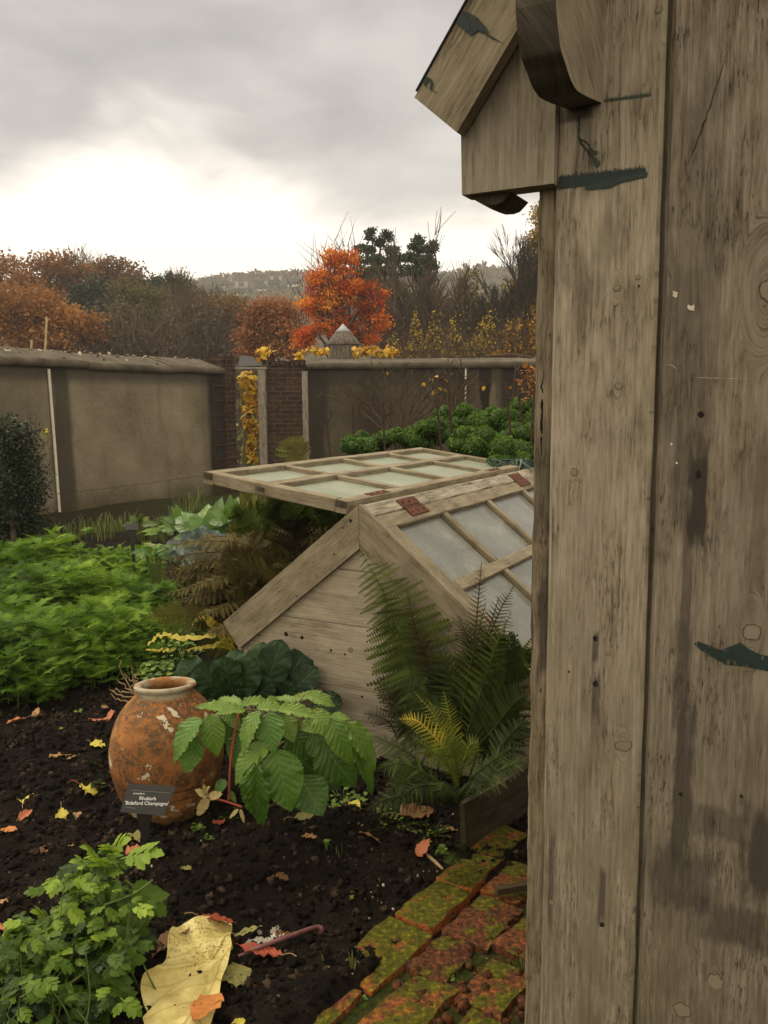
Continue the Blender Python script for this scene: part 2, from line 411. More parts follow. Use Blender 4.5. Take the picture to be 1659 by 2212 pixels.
def mat_wood(name, light, mid, dark, knots=(), stains=(), gsc=1.0, green=.25, rough=.85, streak=.6, low_shade=None):
    """weathered timber; UV in metres, v along the grain"""
    m, t = newmat(name)
    uv = uvco(t); u, v, _ = t.sep(uv)
    wv = t.comb(t.m('MULTIPLY', u, 9.0), t.m('MULTIPLY', v, 2.2))
    wob = t.m('MULTIPLY', t.m('SUBTRACT', t.noise(wv, 1.0, 2), .5), .012)
    f = t.m('ADD', u, wob); kd = None
    for (ku, kv, rad, rk) in knots:
        d = t.vm('LENGTH', t.comb(t.m('MULTIPLY', t.m('SUBTRACT', t.m('ADD', u, t.m('MULTIPLY', wob, .35)), ku), 1.25), t.m('MULTIPLY', t.m('SUBTRACT', v, kv), .42)))
        wgt = t.m('MULTIPLY', t.rng(d, rad, rad * .2), .5)
        f = t.m('ADD', t.m('MULTIPLY', f, t.m('SUBTRACT', 1.0, wgt)), t.m('MULTIPLY', wgt, d))
    def lay(k1, k2, det, ds=0.0): return t.noise(t.comb(t.m('MULTIPLY', f, k1 * gsc), t.m('MULTIPLY', v, k2 * gsc)), 1.0, det, .6, ds)
    fine = lay(420, 22, 3); mids = lay(110, 7.0, 4); bl = lay(16, 6.5, 4); dash = lay(260, 42, 2)
    ring = t.m('SINE', t.m('MULTIPLY', f, 640 * gsc))
    x = t.m('ADD', t.m('MULTIPLY', fine, .45), t.m('MULTIPLY', mids, .55))
    x = t.m('ADD', x, t.m('MULTIPLY', t.m('SUBTRACT', bl, .5), .55)); x = t.m('ADD', x, t.m('MULTIPLY', ring, .022))
    c = ramp(t, x, [(.28, dark), (.46, mid), (.66, light)])
    dk = t.m('MULTIPLY', t.rng(dash, .55, .64), t.rng(bl, .56, .38))
    c = t.mix(t.m('MULTIPLY', dk, streak), c, tuple(k * .55 for k in dark))
    gr = t.rng(t.noise(t.comb(t.m('MULTIPLY', u, 5), t.m('MULTIPLY', v, 1.6), 3.0), 1.0, 4), .45, .7)
    c = t.mix(t.m('MULTIPLY', gr, green * .7), c, (.14, .118, .06))
    gy = t.rng(t.noise(t.comb(t.m('MULTIPLY', u, 8), t.m('MULTIPLY', v, 2.4), 9.0), 1.0, 4), .5, .72)
    c = t.mix(t.m('MULTIPLY', gy, .4), c, (.19, .16, .14))
    if low_shade:
        shd_ = t.m('MULTIPLY', t.rng(v, low_shade[1], low_shade[0]), t.rng(bl, .35, .62)); c = t.mix(t.m('MULTIPLY', shd_, .6), c, (.045, .036, .016))  # dimmer light low on the boards, painted in as a blotchy dark tone
    bigd = t.rng(t.noise(t.comb(t.m('MULTIPLY', u, 11), t.m('MULTIPLY', v, 2.6), 21.0), 1.0, 5, .65), .52, .68)
    c = t.mix(t.m('MULTIPLY', bigd, .5 if low_shade else .2), c, tuple(k * 1.1 for k in dark))
    for (su, sv, hw, hl, amt) in stains:
        wob2 = t.m('MULTIPLY', t.m('SUBTRACT', t.noise(t.comb(t.m('MULTIPLY', u, 60), t.m('MULTIPLY', v, 18)), 1.0, 4), .5), 1.3)
        e = t.m('ADD', t.m('MAXIMUM', t.m('DIVIDE', t.m('ABSOLUTE', t.m('SUBTRACT', u, su)), hw), t.m('DIVIDE', t.m('ABSOLUTE', t.m('SUBTRACT', v, sv)), hl)), wob2)
        c = t.mix(t.m('MULTIPLY', t.rng(e, 1.15, .55), amt), c, (.035, .028, .025))
    b = t.m('ADD', t.m('MULTIPLY', fine, .5), t.m('MULTIPLY', mids, .6))
    b = t.m('SUBTRACT', b, t.m('MULTIPLY', dk, .3))
    fin(t, c, rough, b, .55, .003, .2)
    return m

def mat_simple(name, stops, scale=8, detail=4, rough=.8, bstr=.4, bdist=.01, spec=.25, co='obj', metal=0.0, bsc=None, stretch=None):
    m, t = newmat(name); v = obco(t)
    if stretch: v = t.vm('MULTIPLY', v, stretch)
    n = t.noise(v, scale, detail, .6); c = ramp(t, n, stops)
    bn = t.noise(v, bsc or scale * 4, 4, .6)
    fin(t, c, rough, bn, bstr, bdist, spec, metal=metal); return m

def mat_soil():
    m, t = newmat('soil'); co = obco(t)
    a = t.noise(co, 3, 4); b = t.noise(co, 45, 5, .65)
    c = ramp(t, t.m('ADD', t.m('MULTIPLY', a, .45), t.m('MULTIPLY', b, .6)), [(.36, (.003, .0022, .0017)), (.55, (.0085, .006, .0042)), (.74, (.026, .017, .011))])
    sx, sy, sz = t.sep(co)
    far = t.rng(sy, 8, 14)
    far2 = t.rng(sy, 60, 140)
    c = t.mix(far, c, t.mix(t.noise(co, .3, 4), (.035, .028, .014), (.05, .06, .02)))
    c = t.mix(far2, c, (.06, .07, .03))
    bb = t.m('ADD', t.m('MULTIPLY', t.noise(co, 30, 5, .7), .7), t.m('MULTIPLY', t.noise(co, 160, 3), .3))
    fin(t, c, .95, bb, 1.0, .03, .12); return m

def mat_render(name, cols, feats):
    """old rendered garden wall; UV metres (along, height); feats: (u0,u1,soft,amount,colour)"""
    m, t = newmat(name); uv = uvco(t); u, v, _ = t.sep(uv)
    n = t.noise(uv, 1.1, 5, .6); n2 = t.noise(uv, 24, 4, .7); n3 = t.noise(uv, 90, 2)
    x = t.m('ADD', t.m('MULTIPLY', n, .65), t.m('MULTIPLY', n2, .35))
    c = ramp(t, x, [(.33, cols[0]), (.5, cols[1]), (.68, cols[2])])
    st = t.noise(t.comb(t.m('MULTIPLY', u, 3.2), t.m('MULTIPLY', v, .35)), 1.0, 4)
    c = t.mix(t.m('MULTIPLY', t.rng(st, .52, .7), .5), c, cols[0])
    wob = t.m('MULTIPLY', t.m('SUBTRACT', t.noise(t.comb(t.m('MULTIPLY', u, 4), t.m('MULTIPLY', v, .9)), 1.0, 3), .5), .35)
    uu = t.m('ADD', u, wob)
    for (a, b, s, amt, col) in feats:
        k = t.m('MULTIPLY', t.rng(uu, a - s, a + s), t.rng(uu, b + s, b - s))
        c = t.mix(t.m('MULTIPLY', k, amt), c, col)
    drip = t.rng(t.m('ADD', v, t.m('MULTIPLY', n2, .25)), 1.86, 2.02)
    c = t.mix(t.m('MULTIPLY', drip, .65), c, (.025, .022, .02))
    damp = t.rng(t.m('ADD', v, t.m('MULTIPLY', n, .5)), .62, .3)
    c = t.mix(t.m('MULTIPLY', damp, .6), c, (.055, .05, .022))
    fin(t, c, .95, t.m('ADD', t.m('MULTIPLY', n3, .6), n2), .6, .012, .15); return m

# leaf materials
G = {}
G['phacelia'] = mat_leaf('ferny leaf', [(0, (.008, .024, .003)), (.42, (.085, .185, .012)), (1, (.30, .45, .055))], .3, .65, .2, 6, .35)
G['feverfew'] = mat_leaf('lobed leaf', [(0, (.010, .026, .003)), (.5, (.072, .140, .009)), (1, (.25, .36, .04))], .3, .55, .3, 12, .35)
G['rasp'] = mat_leaf('raspberry leaf', [(0, (.014, .042, .005)), (.5, (.064, .150, .013)), (1, (.25, .36, .075))], .25, .45, .4, 18, .35, vein=(.10, .20, .05), sides=8)
G['prim'] = mat_leaf('dark crinkled leaf', [(0, (.005, .018, .005)), (.6, (.014, .042, .010)), (1, (.035, .080, .016))], .12, .6, .25, 30, .4, vein=(.035, .08, .03), sides=6)
G['chard'] = mat_leaf('glossy leaf', [(0, (.03, .085, .01)), (.5, (.07, .17, .02)), (1, (.18, .29, .045))], .25, .38, .5, 8, .3, vein=(.16, .25, .08), sides=6)
G['cabbage'] = mat_leaf('blue leaf', [(0, (.035, .06, .05)), (.6, (.07, .105, .095)), (1, (.14, .19, .18))], .1, .6, .3, 8, .3, vein=(.16, .19, .18), sides=5)
G['fern_g'] = mat_leaf('green fern', [(0, (.008, .014, .003)), (.45, (.045, .068, .011)), (1, (.15, .19, .035))], .25, .7, .15, 8, .3)
G['fern_b'] = mat_leaf('brown fern', [(0, (.012, .010, .004)), (.35, (.062, .046, .014)), (.65, (.11, .088, .022)), (1, (.13, .165, .032))], .2, .7, .2, 8, .4)
G['fern_y'] = mat_leaf('yellow fern', [(0, (.045, .080, .012)), (.5, (.17, .21, .025)), (1, (.60, .47, .05))], .3, .6, .3, 25, .7)
G['kale'] = mat_leaf('kale', [(0, (.005, .018, .002)), (.45, (.028, .082, .005)), (1, (.17, .29, .028))], .15, .6, .3, 5, .3)
G['box'] = mat_leaf('box leaf', [(0, (.006, .014, .005)), (.6, (.018, .032, .010)), (1, (.06, .075, .02))], .15, .5, .35, 5, .3)
G['weed'] = mat_leaf('weed', [(0, (.05, .11, .012)), (.5, (.12, .21, .03)), (1, (.24, .33, .06))], .3, .55, .3, 20, .3)
G['grass'] = mat_leaf('grass blade', [(0, (.03, .06, .012)), (.5, (.09, .13, .03)), (1, (.20, .20, .07))], .2, .6, .3, 5, .3)
def fall(name, stops, spots=(.05, .03, .015), th=(.63, .7), sides=7, vein=None): return mat_leaf(name, stops, .15, .55, .3, 30, .8, vein=vein or tuple(k * .75 for k in stops[-1][1]), spots=spots, spsc=70, spth=th, sides=sides)
G['pink'] = fall('salmon fallen leaf', [(0, (.30, .09, .045)), (.5, (.46, .16, .075)), (1, (.62, .27, .12))], th=(.68, .74))
G['orange'] = fall('orange fallen leaf', [(0, (.30, .09, .025)), (.5, (.50, .19, .05)), (1, (.62, .30, .10))])
G['red'] = fall('red fallen leaf', [(0, (.16, .03, .018)), (.5, (.32, .065, .035)), (1, (.42, .12, .06))], th=(.7, .76))
G['yellow'] = fall('yellow fallen leaf', [(0, (.34, .32, .04)), (.5, (.58, .50, .07)), (1, (.72, .60, .14))], th=(.67, .72))
G['tan'] = fall('tan fallen leaf', [(0, (.16, .09, .04)), (.5, (.34, .19, .08)), (1, (.52, .35, .16))])
G['brown'] = fall('brown fallen leaf', [(0, (.05, .022, .010)), (.5, (.13, .06, .024)), (1, (.24, .125, .05))], th=(.7, .76))
G['olive'] = fall('olive fallen leaf', [(0, (.09, .09, .025)), (.5, (.20, .19, .055)), (1, (.36, .33, .10))])
STEM = mat_simple('dry stem', [(.3, (.16, .10, .05)), (.7, (.36, .27, .15))], 30, 3, .8)
STEMR = mat_simple('red stem', [(.3, (.20, .035, .025)), (.7, (.34, .075, .05))], 40, 3, .5)
STEMG = mat_simple('green stem', [(.3, (.06, .10, .02)), (.7, (.14, .17, .05))], 40, 3, .6)
BARK = mat_simple('bark', [(.3, (.022, .017, .013)), (.7, (.07, .055, .043))], 6, 5, .9, .6, .02, stretch=(1, 1, .3))
BARKP = mat_simple('pale bark', [(.3, (.10, .085, .065)), (.7, (.20, .17, .14))], 6, 5, .9, .5, .02)
TWIG = mat_simple('twig bark', [(.3, (.045, .031, .023)), (.7, (.10, .070, .052))], 9, 3, .9)
RUST = mat_simple('rusty iron', [(.3, (.045, .017, .011)), (.55, (.11, .038, .022)), (.75, (.17, .065, .035))], 60, 5, .8, .5, .003, .3)
RUSTD = mat_simple('dark rusty rod', [(.3, (.025, .013, .011)), (.7, (.075, .036, .027))], 30, 4, .85, .3, .003)
BLACKP = mat_simple('black plastic', [(.3, (.010, .010, .010)), (.7, (.016, .016, .016))], 40, 2, .5, .1, .001, .4)
SOIL = mat_soil()
CLOD = mat_leaf('soil crumb', [(0, (.003, .0022, .0016)), (.6, (.0095, .0065, .0045)), (.88, (.026, .017, .011)), (1, (.055, .037, .025))], 0, .95, .12, 60, .5)
STONEC = mat_simple('weathered coping', [(.3, (.045, .037, .027)), (.5, (.080, .067, .050)), (.72, (.13, .110, .082))], 3.2, 6, .95, .7, .02)

WOODC = dict(light=(.345, .300, .232), mid=(.230, .195, .145), dark=(.070, .055, .039))
W_FRAME = mat_wood('silvered oak', (.30, .262, .190), (.205, .172, .118), (.085, .066, .044), green=.3, streak=.5)
W_GABLE = mat_wood('pale weathered boards', (.40, .355, .275), (.30, .26, .195), (.16, .13, .09), gsc=.6, green=.15, streak=.3)
W_DARK = mat_wood('dark damp timber', (.07, .056, .035), (.04, .03, .018), (.015, .011, .007), green=.3)

# ================================================================== GROUND
PA, PB = np.array([-.28, 1.72]), np.array([.50, 2.62])      # bed / brick path border
PD = nrm(PB - PA); PN = np.array([PD[1], -PD[0]])            # along, and to the right (path side)
def pathside(x, y): return (x - PA[0]) * PN[0] + (y - PA[1]) * PN[1]
def sstep(x, a, b): t = np.clip((x - a) / (b - a), 0, 1); return t * t * (3 - 2 * t)
def ground_h(x, y):
    x = np.asarray(x, float).ravel(); y = np.asarray(y, float).ravel()
    p = np.stack([x, y, np.zeros_like(x)], -1)
    near = 1 - sstep(y, 9, 14)
    hgt = (.05 * fbm(p * 1.7, 2) + .035 * fbm(p * 7, 3) + .020 * fbm(p * 24 + 5, 3) + .014 * np.abs(fbm(p * 40 + 9, 2))) * near
    hgt += .045 * np.exp(-((x + .35) ** 2 / .25 + (y - 2.62) ** 2 / .04))           # bank in front of the plant
    hgt -= .05 * np.exp(-((x + .30) ** 2 / .22 + (y - 2.30) ** 2 / .03))
    ps = pathside(x, y); on_p = sstep(ps, -.03, .04) * (1 - sstep(y, 2.9, 3.3))
    hgt = hgt * (1 - on_p * .85) - .006 * on_p
    hgt += .022 * sstep(ps, -.30, -.03) * (1 - on_p) * (1 - sstep(y, 2.9, 3.3))
    hgt += .5 * sstep(x, -.2, 1.2) * sstep(y, 5.6, 7.5) * (1 - sstep(y, 12, 14))      # raised vegetable bed
    hgt += (.10 * sstep(y, 6, 9)) * (1 - sstep(y, 12, 14)) * (1 - sstep(x, -2.4, -.4))
    return hgt
def gh(x, y): return float(ground_h([x], [y])[0])
xs = np.concatenate([-700 + np.linspace(0, 1, 12)[:-1] ** .5 * 600, np.linspace(-100, -8, 18)[:-1], np.linspace(-8, -2, 50)[:-1], np.linspace(-2, 1.0, 170)[:-1], np.linspace(1.0, 8, 55)[:-1], np.linspace(8, 100, 18)[:-1], 100 + np.linspace(0, 1, 12) ** 2 * 600])
ys = np.concatenate([np.linspace(-40, .8, 12)[:-1], np.linspace(.8, 4.6, 215)[:-1], np.linspace(4.6, 15, 110)[:-1], np.linspace(15, 120, 24)[:-1], 120 + np.linspace(0, 1, 14) ** 2 * 700])
X, Y = np.meshgrid(xs, ys); Hh = ground_h(X, Y)
b = MB(); nx, ny = len(xs), len(ys)
i = np.arange(ny - 1)[:, None] * nx; j = np.arange(nx - 1)[None]
b.add(np.stack([X.ravel(), Y.ravel(), Hh], -1), np.stack([i + j, i + j + 1, i + nx + j + 1, i + nx + j], -1).reshape(-1, 4), np.stack([X.ravel(), Y.ravel()], -1))
tag(b.build('ground', SOIL, smooth=True), kind='structure')

# crumbs of soil and pale grit, which nobody could count
IC0 = ico(0); IC1 = ico(1)
def lump(seed, amp=.45, ic=IC0):
    v, f = ic; v = v * (1 + amp * fbm(v * 1.3 + seed * 9.1, 2))[:, None]
    return v, f, np.zeros((len(v), 2))
def rot_rand(k):
    q = R.normal(size=(k, 4)); q /= np.linalg.norm(q, axis=1)[:, None]; a, b_, c, d = q.T
    return np.stack([np.stack([1 - 2 * (c * c + d * d), 2 * (b_ * c - a * d), 2 * (b_ * d + a * c)], -1), np.stack([2 * (b_ * c + a * d), 1 - 2 * (b_ * b_ + d * d), 2 * (c * d - a * b_)], -1), np.stack([2 * (b_ * d - a * c), 2 * (c * d + a * b_), 1 - 2 * (b_ * b_ + c * c)], -1)], 1)
def scat_ground(mb, T, k, x0, x1, y0, y1, smin, smax, flat=.75, rnd=None, side=None, sink=.3):
    x = R.uniform(x0, x1, k); y = R.uniform(y0, y1, k); ps = pathside(x, y)
    if side is not None:
        kp = (ps < -.01) if side < 0 else (ps > .02); x, y = x[kp], y[kp]
    k = len(x); s = smin + (smax - smin) * R.random(k) ** 4
    scatter(mb, T, np.stack([x, y, ground_h(x, y) + s * sink], -1), rot_rand(k), s[:, None] * np.array([1, .85, flat]), R.random(k) if rnd is None else rnd)
b = MB()
def clod(seed):
    v, f = IC1; v = v * (1 + 1.5 * fbm(v * 2.6 + seed * 9.1, 3))[:, None]; return v, f, np.zeros((len(v), 2))
for k in range(9): scat_ground(b, clod(k), 2500, -2.0, .55, 1.6, 4.2, .0025, .016, side=-1, sink=.1)
tag(b.build('soil_crumbs', CLOD), kind='stuff')
GRIT = mat_leaf('grit', [(0, (.06, .035, .022)), (.5, (.14, .095, .06)), (.8, (.28, .23, .17)), (1, (.50, .46, .38))], 0, .8, .3, 30, .2)
b = MB()
for k in range(3):
    scat_ground(b, lump(k + 20, .7), 210, -2.0, .55, 1.6, 4.2, .0018, .0065, side=-1, sink=.5)
    scat_ground(b, lump(k + 25, .7), 60, -.1, .5, 1.7, 2.5, .002, .008, sink=.5)
tag(b.build('grit', GRIT), kind='stuff')

# ================================================================== BRICK PATH
m, t = newmat('mossy brick'); co = obco(t); a = attr(t)
gz = t.sep(t.n('ShaderNodeNewGeometry').outputs['Normal'])[2]
n = t.noise(co, 9, 5, .65); n2 = t.noise(co, 55, 4, .7); n3 = t.noise(co, 26, 4, .65)
c = ramp(t, t.m('ADD', n2, t.m('MULTIPLY', t.m('SUBTRACT', a, .5), .35)), [(.28, (.026, .012, .006)), (.48, (.12, .040, .015)), (.70, (.38, .115, .028))])
c = t.mix(t.rng(n3, .58, .70), c, (.028, .018, .012))
mo = t.rng(t.m('ADD', t.m('ADD', n, t.m('MULTIPLY', n3, .35)), t.m('MULTIPLY', a, .28)), .70, .86)
mossc = ramp(t, n2, [(.3, (.014, .017, .002)), (.55, (.075, .072, .005)), (.75, (.22, .195, .010))])
c = t.mix(t.m('MULTIPLY', mo, t.rng(gz, .1, .6)), c, mossc)
fin(t, c, .9, t.m('ADD', n2, t.m('MULTIPLY', mo, .5)), .8, .01, .2); BRICK = m
m, t = newmat('mossy joint'); co = obco(t)
n = t.noise(co, 6, 5, .65); n2 = t.noise(co, 60, 5, .7)
c = ramp(t, n2, [(.35, (.012, .014, .004)), (.55, (.030, .040, .005)), (.75, (.075, .085, .010))])
c = t.mix(t.rng(n, .5, .62), c, ramp(t, n2, [(.35, (.02, .012, .007)), (.6, (.09, .035, .016)), (.8, (.22, .08, .03))]))
fin(t, c, .95, n2, 1.0, .015, .15); JOINT = m

b = MB()
uu = np.linspace(-.4, 1.7, 110); vv = np.linspace(.03, 1.3, 70); U_, V_ = np.meshgrid(uu, vv)
px = PA[0] + PD[0] * U_ + PN[0] * V_; py = PA[1] + PD[1] * U_ + PN[1] * V_
pz = ground_h(px, py) + .004 + np.maximum(0, .012 * fbm(np.stack([px.ravel() * 9, py.ravel() * 9, px.ravel() * 0], -1), 4)) * sstep(V_.ravel(), .03, .08)
i = np.arange(69)[:, None] * 110; j = np.arange(109)[None]
b.add(np.stack([px.ravel(), py.ravel(), pz], -1), np.stack([i + j, i + 110 + j, i + 111 + j, i + 1 + j], -1).reshape(-1, 4)[:, ::-1])
tag(b.build('brick_path', JOINT, smooth=True), kind='structure')

def brick_mesh(cx, cy, ang, L, W, H=.065, z=.0, rough=.006, seed=0, chip=0.0, tilt=(0, 0), rnd=.5):
    """one worn brick: subdivided block with rounded, broken outline"""
    rr = np.random.default_rng(seed); n = 9; m_ = 6
    us = np.linspace(-1, 1, n); vs = np.linspace(-1, 1, m_); ws = np.linspace(-1, 1, 4)
    fac = []
    def sheet(a, b_, fn):
        A, B = np.meshgrid(a, b_, indexing='ij'); P = fn(A, B).reshape(-1, 3)
        i = np.arange(len(a) - 1)[:, None] * len(b_); j = np.arange(len(b_) - 1)[None]
        return P, np.stack([i + j, i + len(b_) + j, i + len(b_) + j + 1, i + j + 1], -1).reshape(-1, 4)
    S = [sheet(us, vs, lambda a, b_: np.stack([a, b_, 1 + 0 * a], -1)), sheet(us, ws, lambda a, b_: np.stack([a, -1 + 0 * a, b_], -1)), sheet(us, ws, lambda a, b_: np.stack([a, 1 + 0 * a, b_], -1)),
         sheet(vs, ws, lambda a, b_: np.stack([-1 + 0 * a, a, b_], -1)), sheet(vs, ws, lambda a, b_: np.stack([1 + 0 * a, a, b_], -1))]
    mb = MB(); base = np.array([cx - .018, cy + .010, z - .022])
    ca, sa = math.cos(ang), math.sin(ang)
    for k, (P, f) in enumerate(S):
        e = np.sort(np.abs(P), axis=1)[:, ::-1]; edge = np.clip((e[:, 1] - .75) / .25, 0, 1) ** 2
        Q = P * np.array([L / 2, W / 2, H / 2]) * (1 - .055 * edge)[:, None]
        nz = np.stack([fbm(Q * 22 + seed * 3.7 + q * 31, 3) for q in range(3)], -1)
        Q = Q + nz * rough * np.array([1, 1, .55])
        if chip:
            cr = (P[:, 0] * rr_c[0] + P[:, 1] * rr_c[1])
            Q[:, :2] *= (1 - chip * sstep(cr, .7, 1.6))[:, None]
        Q[:, 2] += tilt[0] * Q[:, 0] + tilt[1] * Q[:, 1]
        Wd = np.stack([Q[:, 0] * ca - Q[:, 1] * sa, Q[:, 0] * sa + Q[:, 1] * ca, Q[:, 2]], -1) + base
        if k in (0, 1, 4): pass
        mb.add(Wd, f if k in (0, 2, 3) else f[:, ::-1], None, rnd)
    return mb, base
rr_c = np.array([.8, .6])
BR = [  # x, y, angle deg, length, width, z, moss, label
    (-.160, 1.870, 55, .21, .118, .005, .50, 'orange brick with a little moss on its corner at the bottom edge of the bed'),
    (.005, 2.085, 55, .275, .135, .010, .78, 'long mossy edging brick with a hollowed far end beside the grass tuft'),
    (.075, 1.875, 53, .245, .125, .008, .62, 'broad brick half yellow moss half bare clay between bed edge and rubble'),
    (.160, 2.305, 54, .215, .120, .010, .92, 'fully moss covered brick where the white grit lies'),
    (.285, 2.485, 56, .200, .120, .012, .88, 'dark green mossed brick just below the tarred plank'),
    (.405, 2.660, 56, .190, .115, .010, .70, 'farthest mossy brick against the foot of the tarred plank'),
    (.300, 2.225, 54, .215, .130, .008, .22, 'crumbling bright orange brick beside the shed post'),
    (.420, 2.415, 53, .200, .125, .008, .50, 'brown brick with a small stick of timber lying on it'),
    (.295, 1.945, 54, .190, .125, .006, .42, 'broken dark brick with the gravel pocket behind it'),
    (.168, 2.055, 54, .170, .112, .004, .15, 'shattered orange brick in the mossy rubble'),
    (.405, 2.130, 50, .150, .110, .010, .30, 'purple brown brick fragment close to the shed post'),
    (.215, 1.735, 54, .220, .125, .004, .66, 'brown mossy brick cut by the bottom of the view'),
]
for k, (x, y, an, L, W_, z, ms, lab) in enumerate(BR):
    mb, base = brick_mesh(x, y, math.radians(an), L * 1.10, W_ * 1.12, .065, z * .6, (.014 if ms > .4 else .020), k, .12 if L < .17 else .04, (R.normal(0, .03), R.normal(0, .04)), ms)
    tag(mb.build('brick', BRICK, origin=base, smooth=True), lab, 'brick', 'loose bricks edging the path')
b = MB()
for k in range(5): scat_ground(b, lump(k + 40, .5, IC0), 120, .02, .55, 1.7, 2.35, .004, .022, .7, side=1, rnd=.1, sink=.7)
tag(b.build('brick_rubble', BRICK), kind='stuff')
mb, base = brick_mesh(.40, 2.335, math.radians(15), .11, .022, .022, .062, .002, 91, 0, (0, 0), .5)
tag(mb.build('wood_offcut', W_DARK, origin=base), 'short dark stick of timber lying across a brown brick', 'stick')

# ================================================================== SHED
CS = at(1197, 1106, 1.45); nw = -rd
def wp(x, y, off=0.0): return plane(x, y, CS + nw * off, nw)
def wl(x, y): q = wp(x, y) - CS; return q @ gd, q[2] + CS[2]
def WP(a, z, off=0.0): return np.array([CS[0], CS[1], 0]) + gd * a + Z * z + nw * off
shed = thing('shed', 'tall silver grey timber shed of wide upright boards filling the right side', 'shed', WP(.4, 0))
def kn(x, y, rad, rk): a, z = wl(x, y); return (a, z, rad, rk)
def sta(x, y, hw, hl, am): a, z = wl(x, y); return (a, z, hw, hl, am)
W_B1 = mat_wood('shed board narrow', knots=[kn(1333, 622, .014, .006), kn(1336, 834, .012, .006), kn(1240, 1020, .012, .006), kn(1347, 1611, .018, .01)],
                stains=[sta(1286, 1395, .006, .03, .7), sta(1288, 1500, .008, .05, .6), sta(1300, 1935, .006, .06, .7), sta(1190, 1900, .006, .12, .6), sta(1250, 245, .03, .012, .7), sta(1262, 300, .02, .10, .35)], streak=.6, low_shade=(.3, 1.5), **WOODC)
W_B2 = mat_wood('shed board wide', light=(.275, .238, .19), mid=(.165, .138, .105), dark=(.055, .043, .031),
                knots=[kn(1659, 627, .055, .016), kn(1625, 1366, .030, .012), kn(1545, 2122, .016, .01)],
                stains=[sta(1508, 1075, .016, .10, .95), sta(1483, 1250, .010, .16, .6), sta(1478, 1450, .016, .10, .5), sta(1475, 1700, .018, .18, .75), sta(1650, 1850, .035, .09, .85), sta(1480, 1900, .06, .06, .6), sta(1590, 2000, .06, .04, .6), sta(1560, 1780, .05, .03, .5), sta(1480, 820, .05, .22, .3), sta(1500, 560, .05, .3, .25)], green=.35, streak=.8, low_shade=(.4, 1.6))
W_POST = mat_wood('shed corner post', (.26, .215, .155), (.15, .12, .08), (.045, .034, .023), gsc=1.3, streak=.8, stains=[(-.04, 1.45, .03, .12, .5), (-.03, 1.20, .02, .12, .75)])
def wall_board(mb, a0, a1, z0, z1, w, front, mat=0):
    o = WP(a0, z0, front - w)
    k0 = mb.n
    board(mb, o, gd, Z, nw, a1 - a0, z1 - z0, w, .006, 40, .0006, .5, mat, uo=(a0, z0))
b = MB()
wall_board(b, -.010, .163, -.1, 2.62, .022, 0.0, 0)
joints = [.171, .43, .66, .90, 1.13, 1.36, 1.60]
for k in range(6):
    top = 2.62 if k < 5 else 2.1
    wall_board(b, joints[k], joints[k + 1] - .008, -.1, 2.72 if k < 5 else 2.1, .022, .002 if k == 0 else .001 * (k % 2), 1 if k in (0, 3, 5) else 2)
shed_wall = b.build('front_wall', [W_B1, W_B2, W_FRAME], shed)
# backing, side walls
b = MB()
board(b, WP(-.03, -.1, -1.5), nw, Z, -gd, 1.42, 2.0, .02, .003, 6)
board(b, WP(1.62, -.1, -1.5), nw, Z, -gd, 1.42, 2.0, .02, .003, 6)
board(b, WP(-.03, -.1, -1.52), gd, Z, nw, 1.65, 2.6, .02, .003, 6)
board(b, WP(-.005, -.1, -.045), gd, Z, nw, 1.6, 2.6, .02, .003, 4)
b.build('side_wall', W_FRAME, shed)
b = MB()
board(b, WP(-.0465, -.1, -.062), gd, Z, nw, .0335, 1.985, .04, .003, 60, .0011, uo=(-.06, 0))
b.build('corner_post', W_POST, shed)
# gable infill panel at the eaves
z6 = lambda x, y: (862.6 + x / 2.778, y / 2.778)
b = MB()
P = [wp(*z6(*q), .018) for q in [(370, 815), (375, 1170), (925, 1100), (940, 560), (760, 160), (690, 190)]]
prism(b, P, nw, .045, gd, Z, uo=(3.1, 0))
W_PANEL = mat_wood('shed panel', (.30, .265, .21), (.215, .185, .14), (.09, .074, .054), gsc=.85, green=.1, streak=.2)
b.build('gable_panel', W_PANEL, shed)
b = MB()
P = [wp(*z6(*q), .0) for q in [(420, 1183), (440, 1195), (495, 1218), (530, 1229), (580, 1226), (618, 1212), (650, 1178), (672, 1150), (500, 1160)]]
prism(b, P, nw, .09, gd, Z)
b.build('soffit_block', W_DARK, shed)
# steep bargeboard and roof
bl = wp(*z6(345, 795), .055); bu = wp(*z6(90, 585), .055); bd_ = nrm(wp(*z6(410, 0), .055) - bu); bd_ = nrm(bd_ + nrm(wp(*z6(695, 200), .055) - bl))
b = MB(); LB = 1.05
P = [bl, bu, bu + bd_ * LB, bl + bd_ * LB]
bn = nrm(bu - bl); bn = nrm(bn - bd_ * (bn @ bd_))
Pn = np.array(P); prism(b, P, nw, .028, bn, bd_, uo=(1.2, .4))
ridge_a = .80
def mir(p): a = (np.asarray(p) - CS) @ gd; return np.asarray(p) + gd * (2 * ridge_a - 2 * a)
b.build('bargeboard', W_FRAME, shed)
b = MB(); prism(b, [mir(p) for p in P], nw, .028, -bn, bd_, uo=(4.2, .4)); b.build('bargeboard', W_FRAME, shed)
b = MB()
rb = bu + nw * .004 + bn * .0006 + bd_ * .01
for fn in (lambda p: p, mir):
    prism(b, [fn(rb), fn(rb + bn * .0022), fn(rb + bn * .0022 + bd_ * 1.42), fn(rb + bd_ * 1.42)], nw, 1.62, gd, Z)
ROOFM = mat_simple('dark roof sheet', [(.3, (.012, .012, .016)), (.7, (.035, .035, .04))], 20, 3, .7)
b.build('roof', ROOFM, shed)
b = MB()      # gable boarding above the eaves, behind the bargeboards
pe = WP(.0, 2.0, -.06); pk = (bl + bd_ * 1.2); pkz = pk[2]
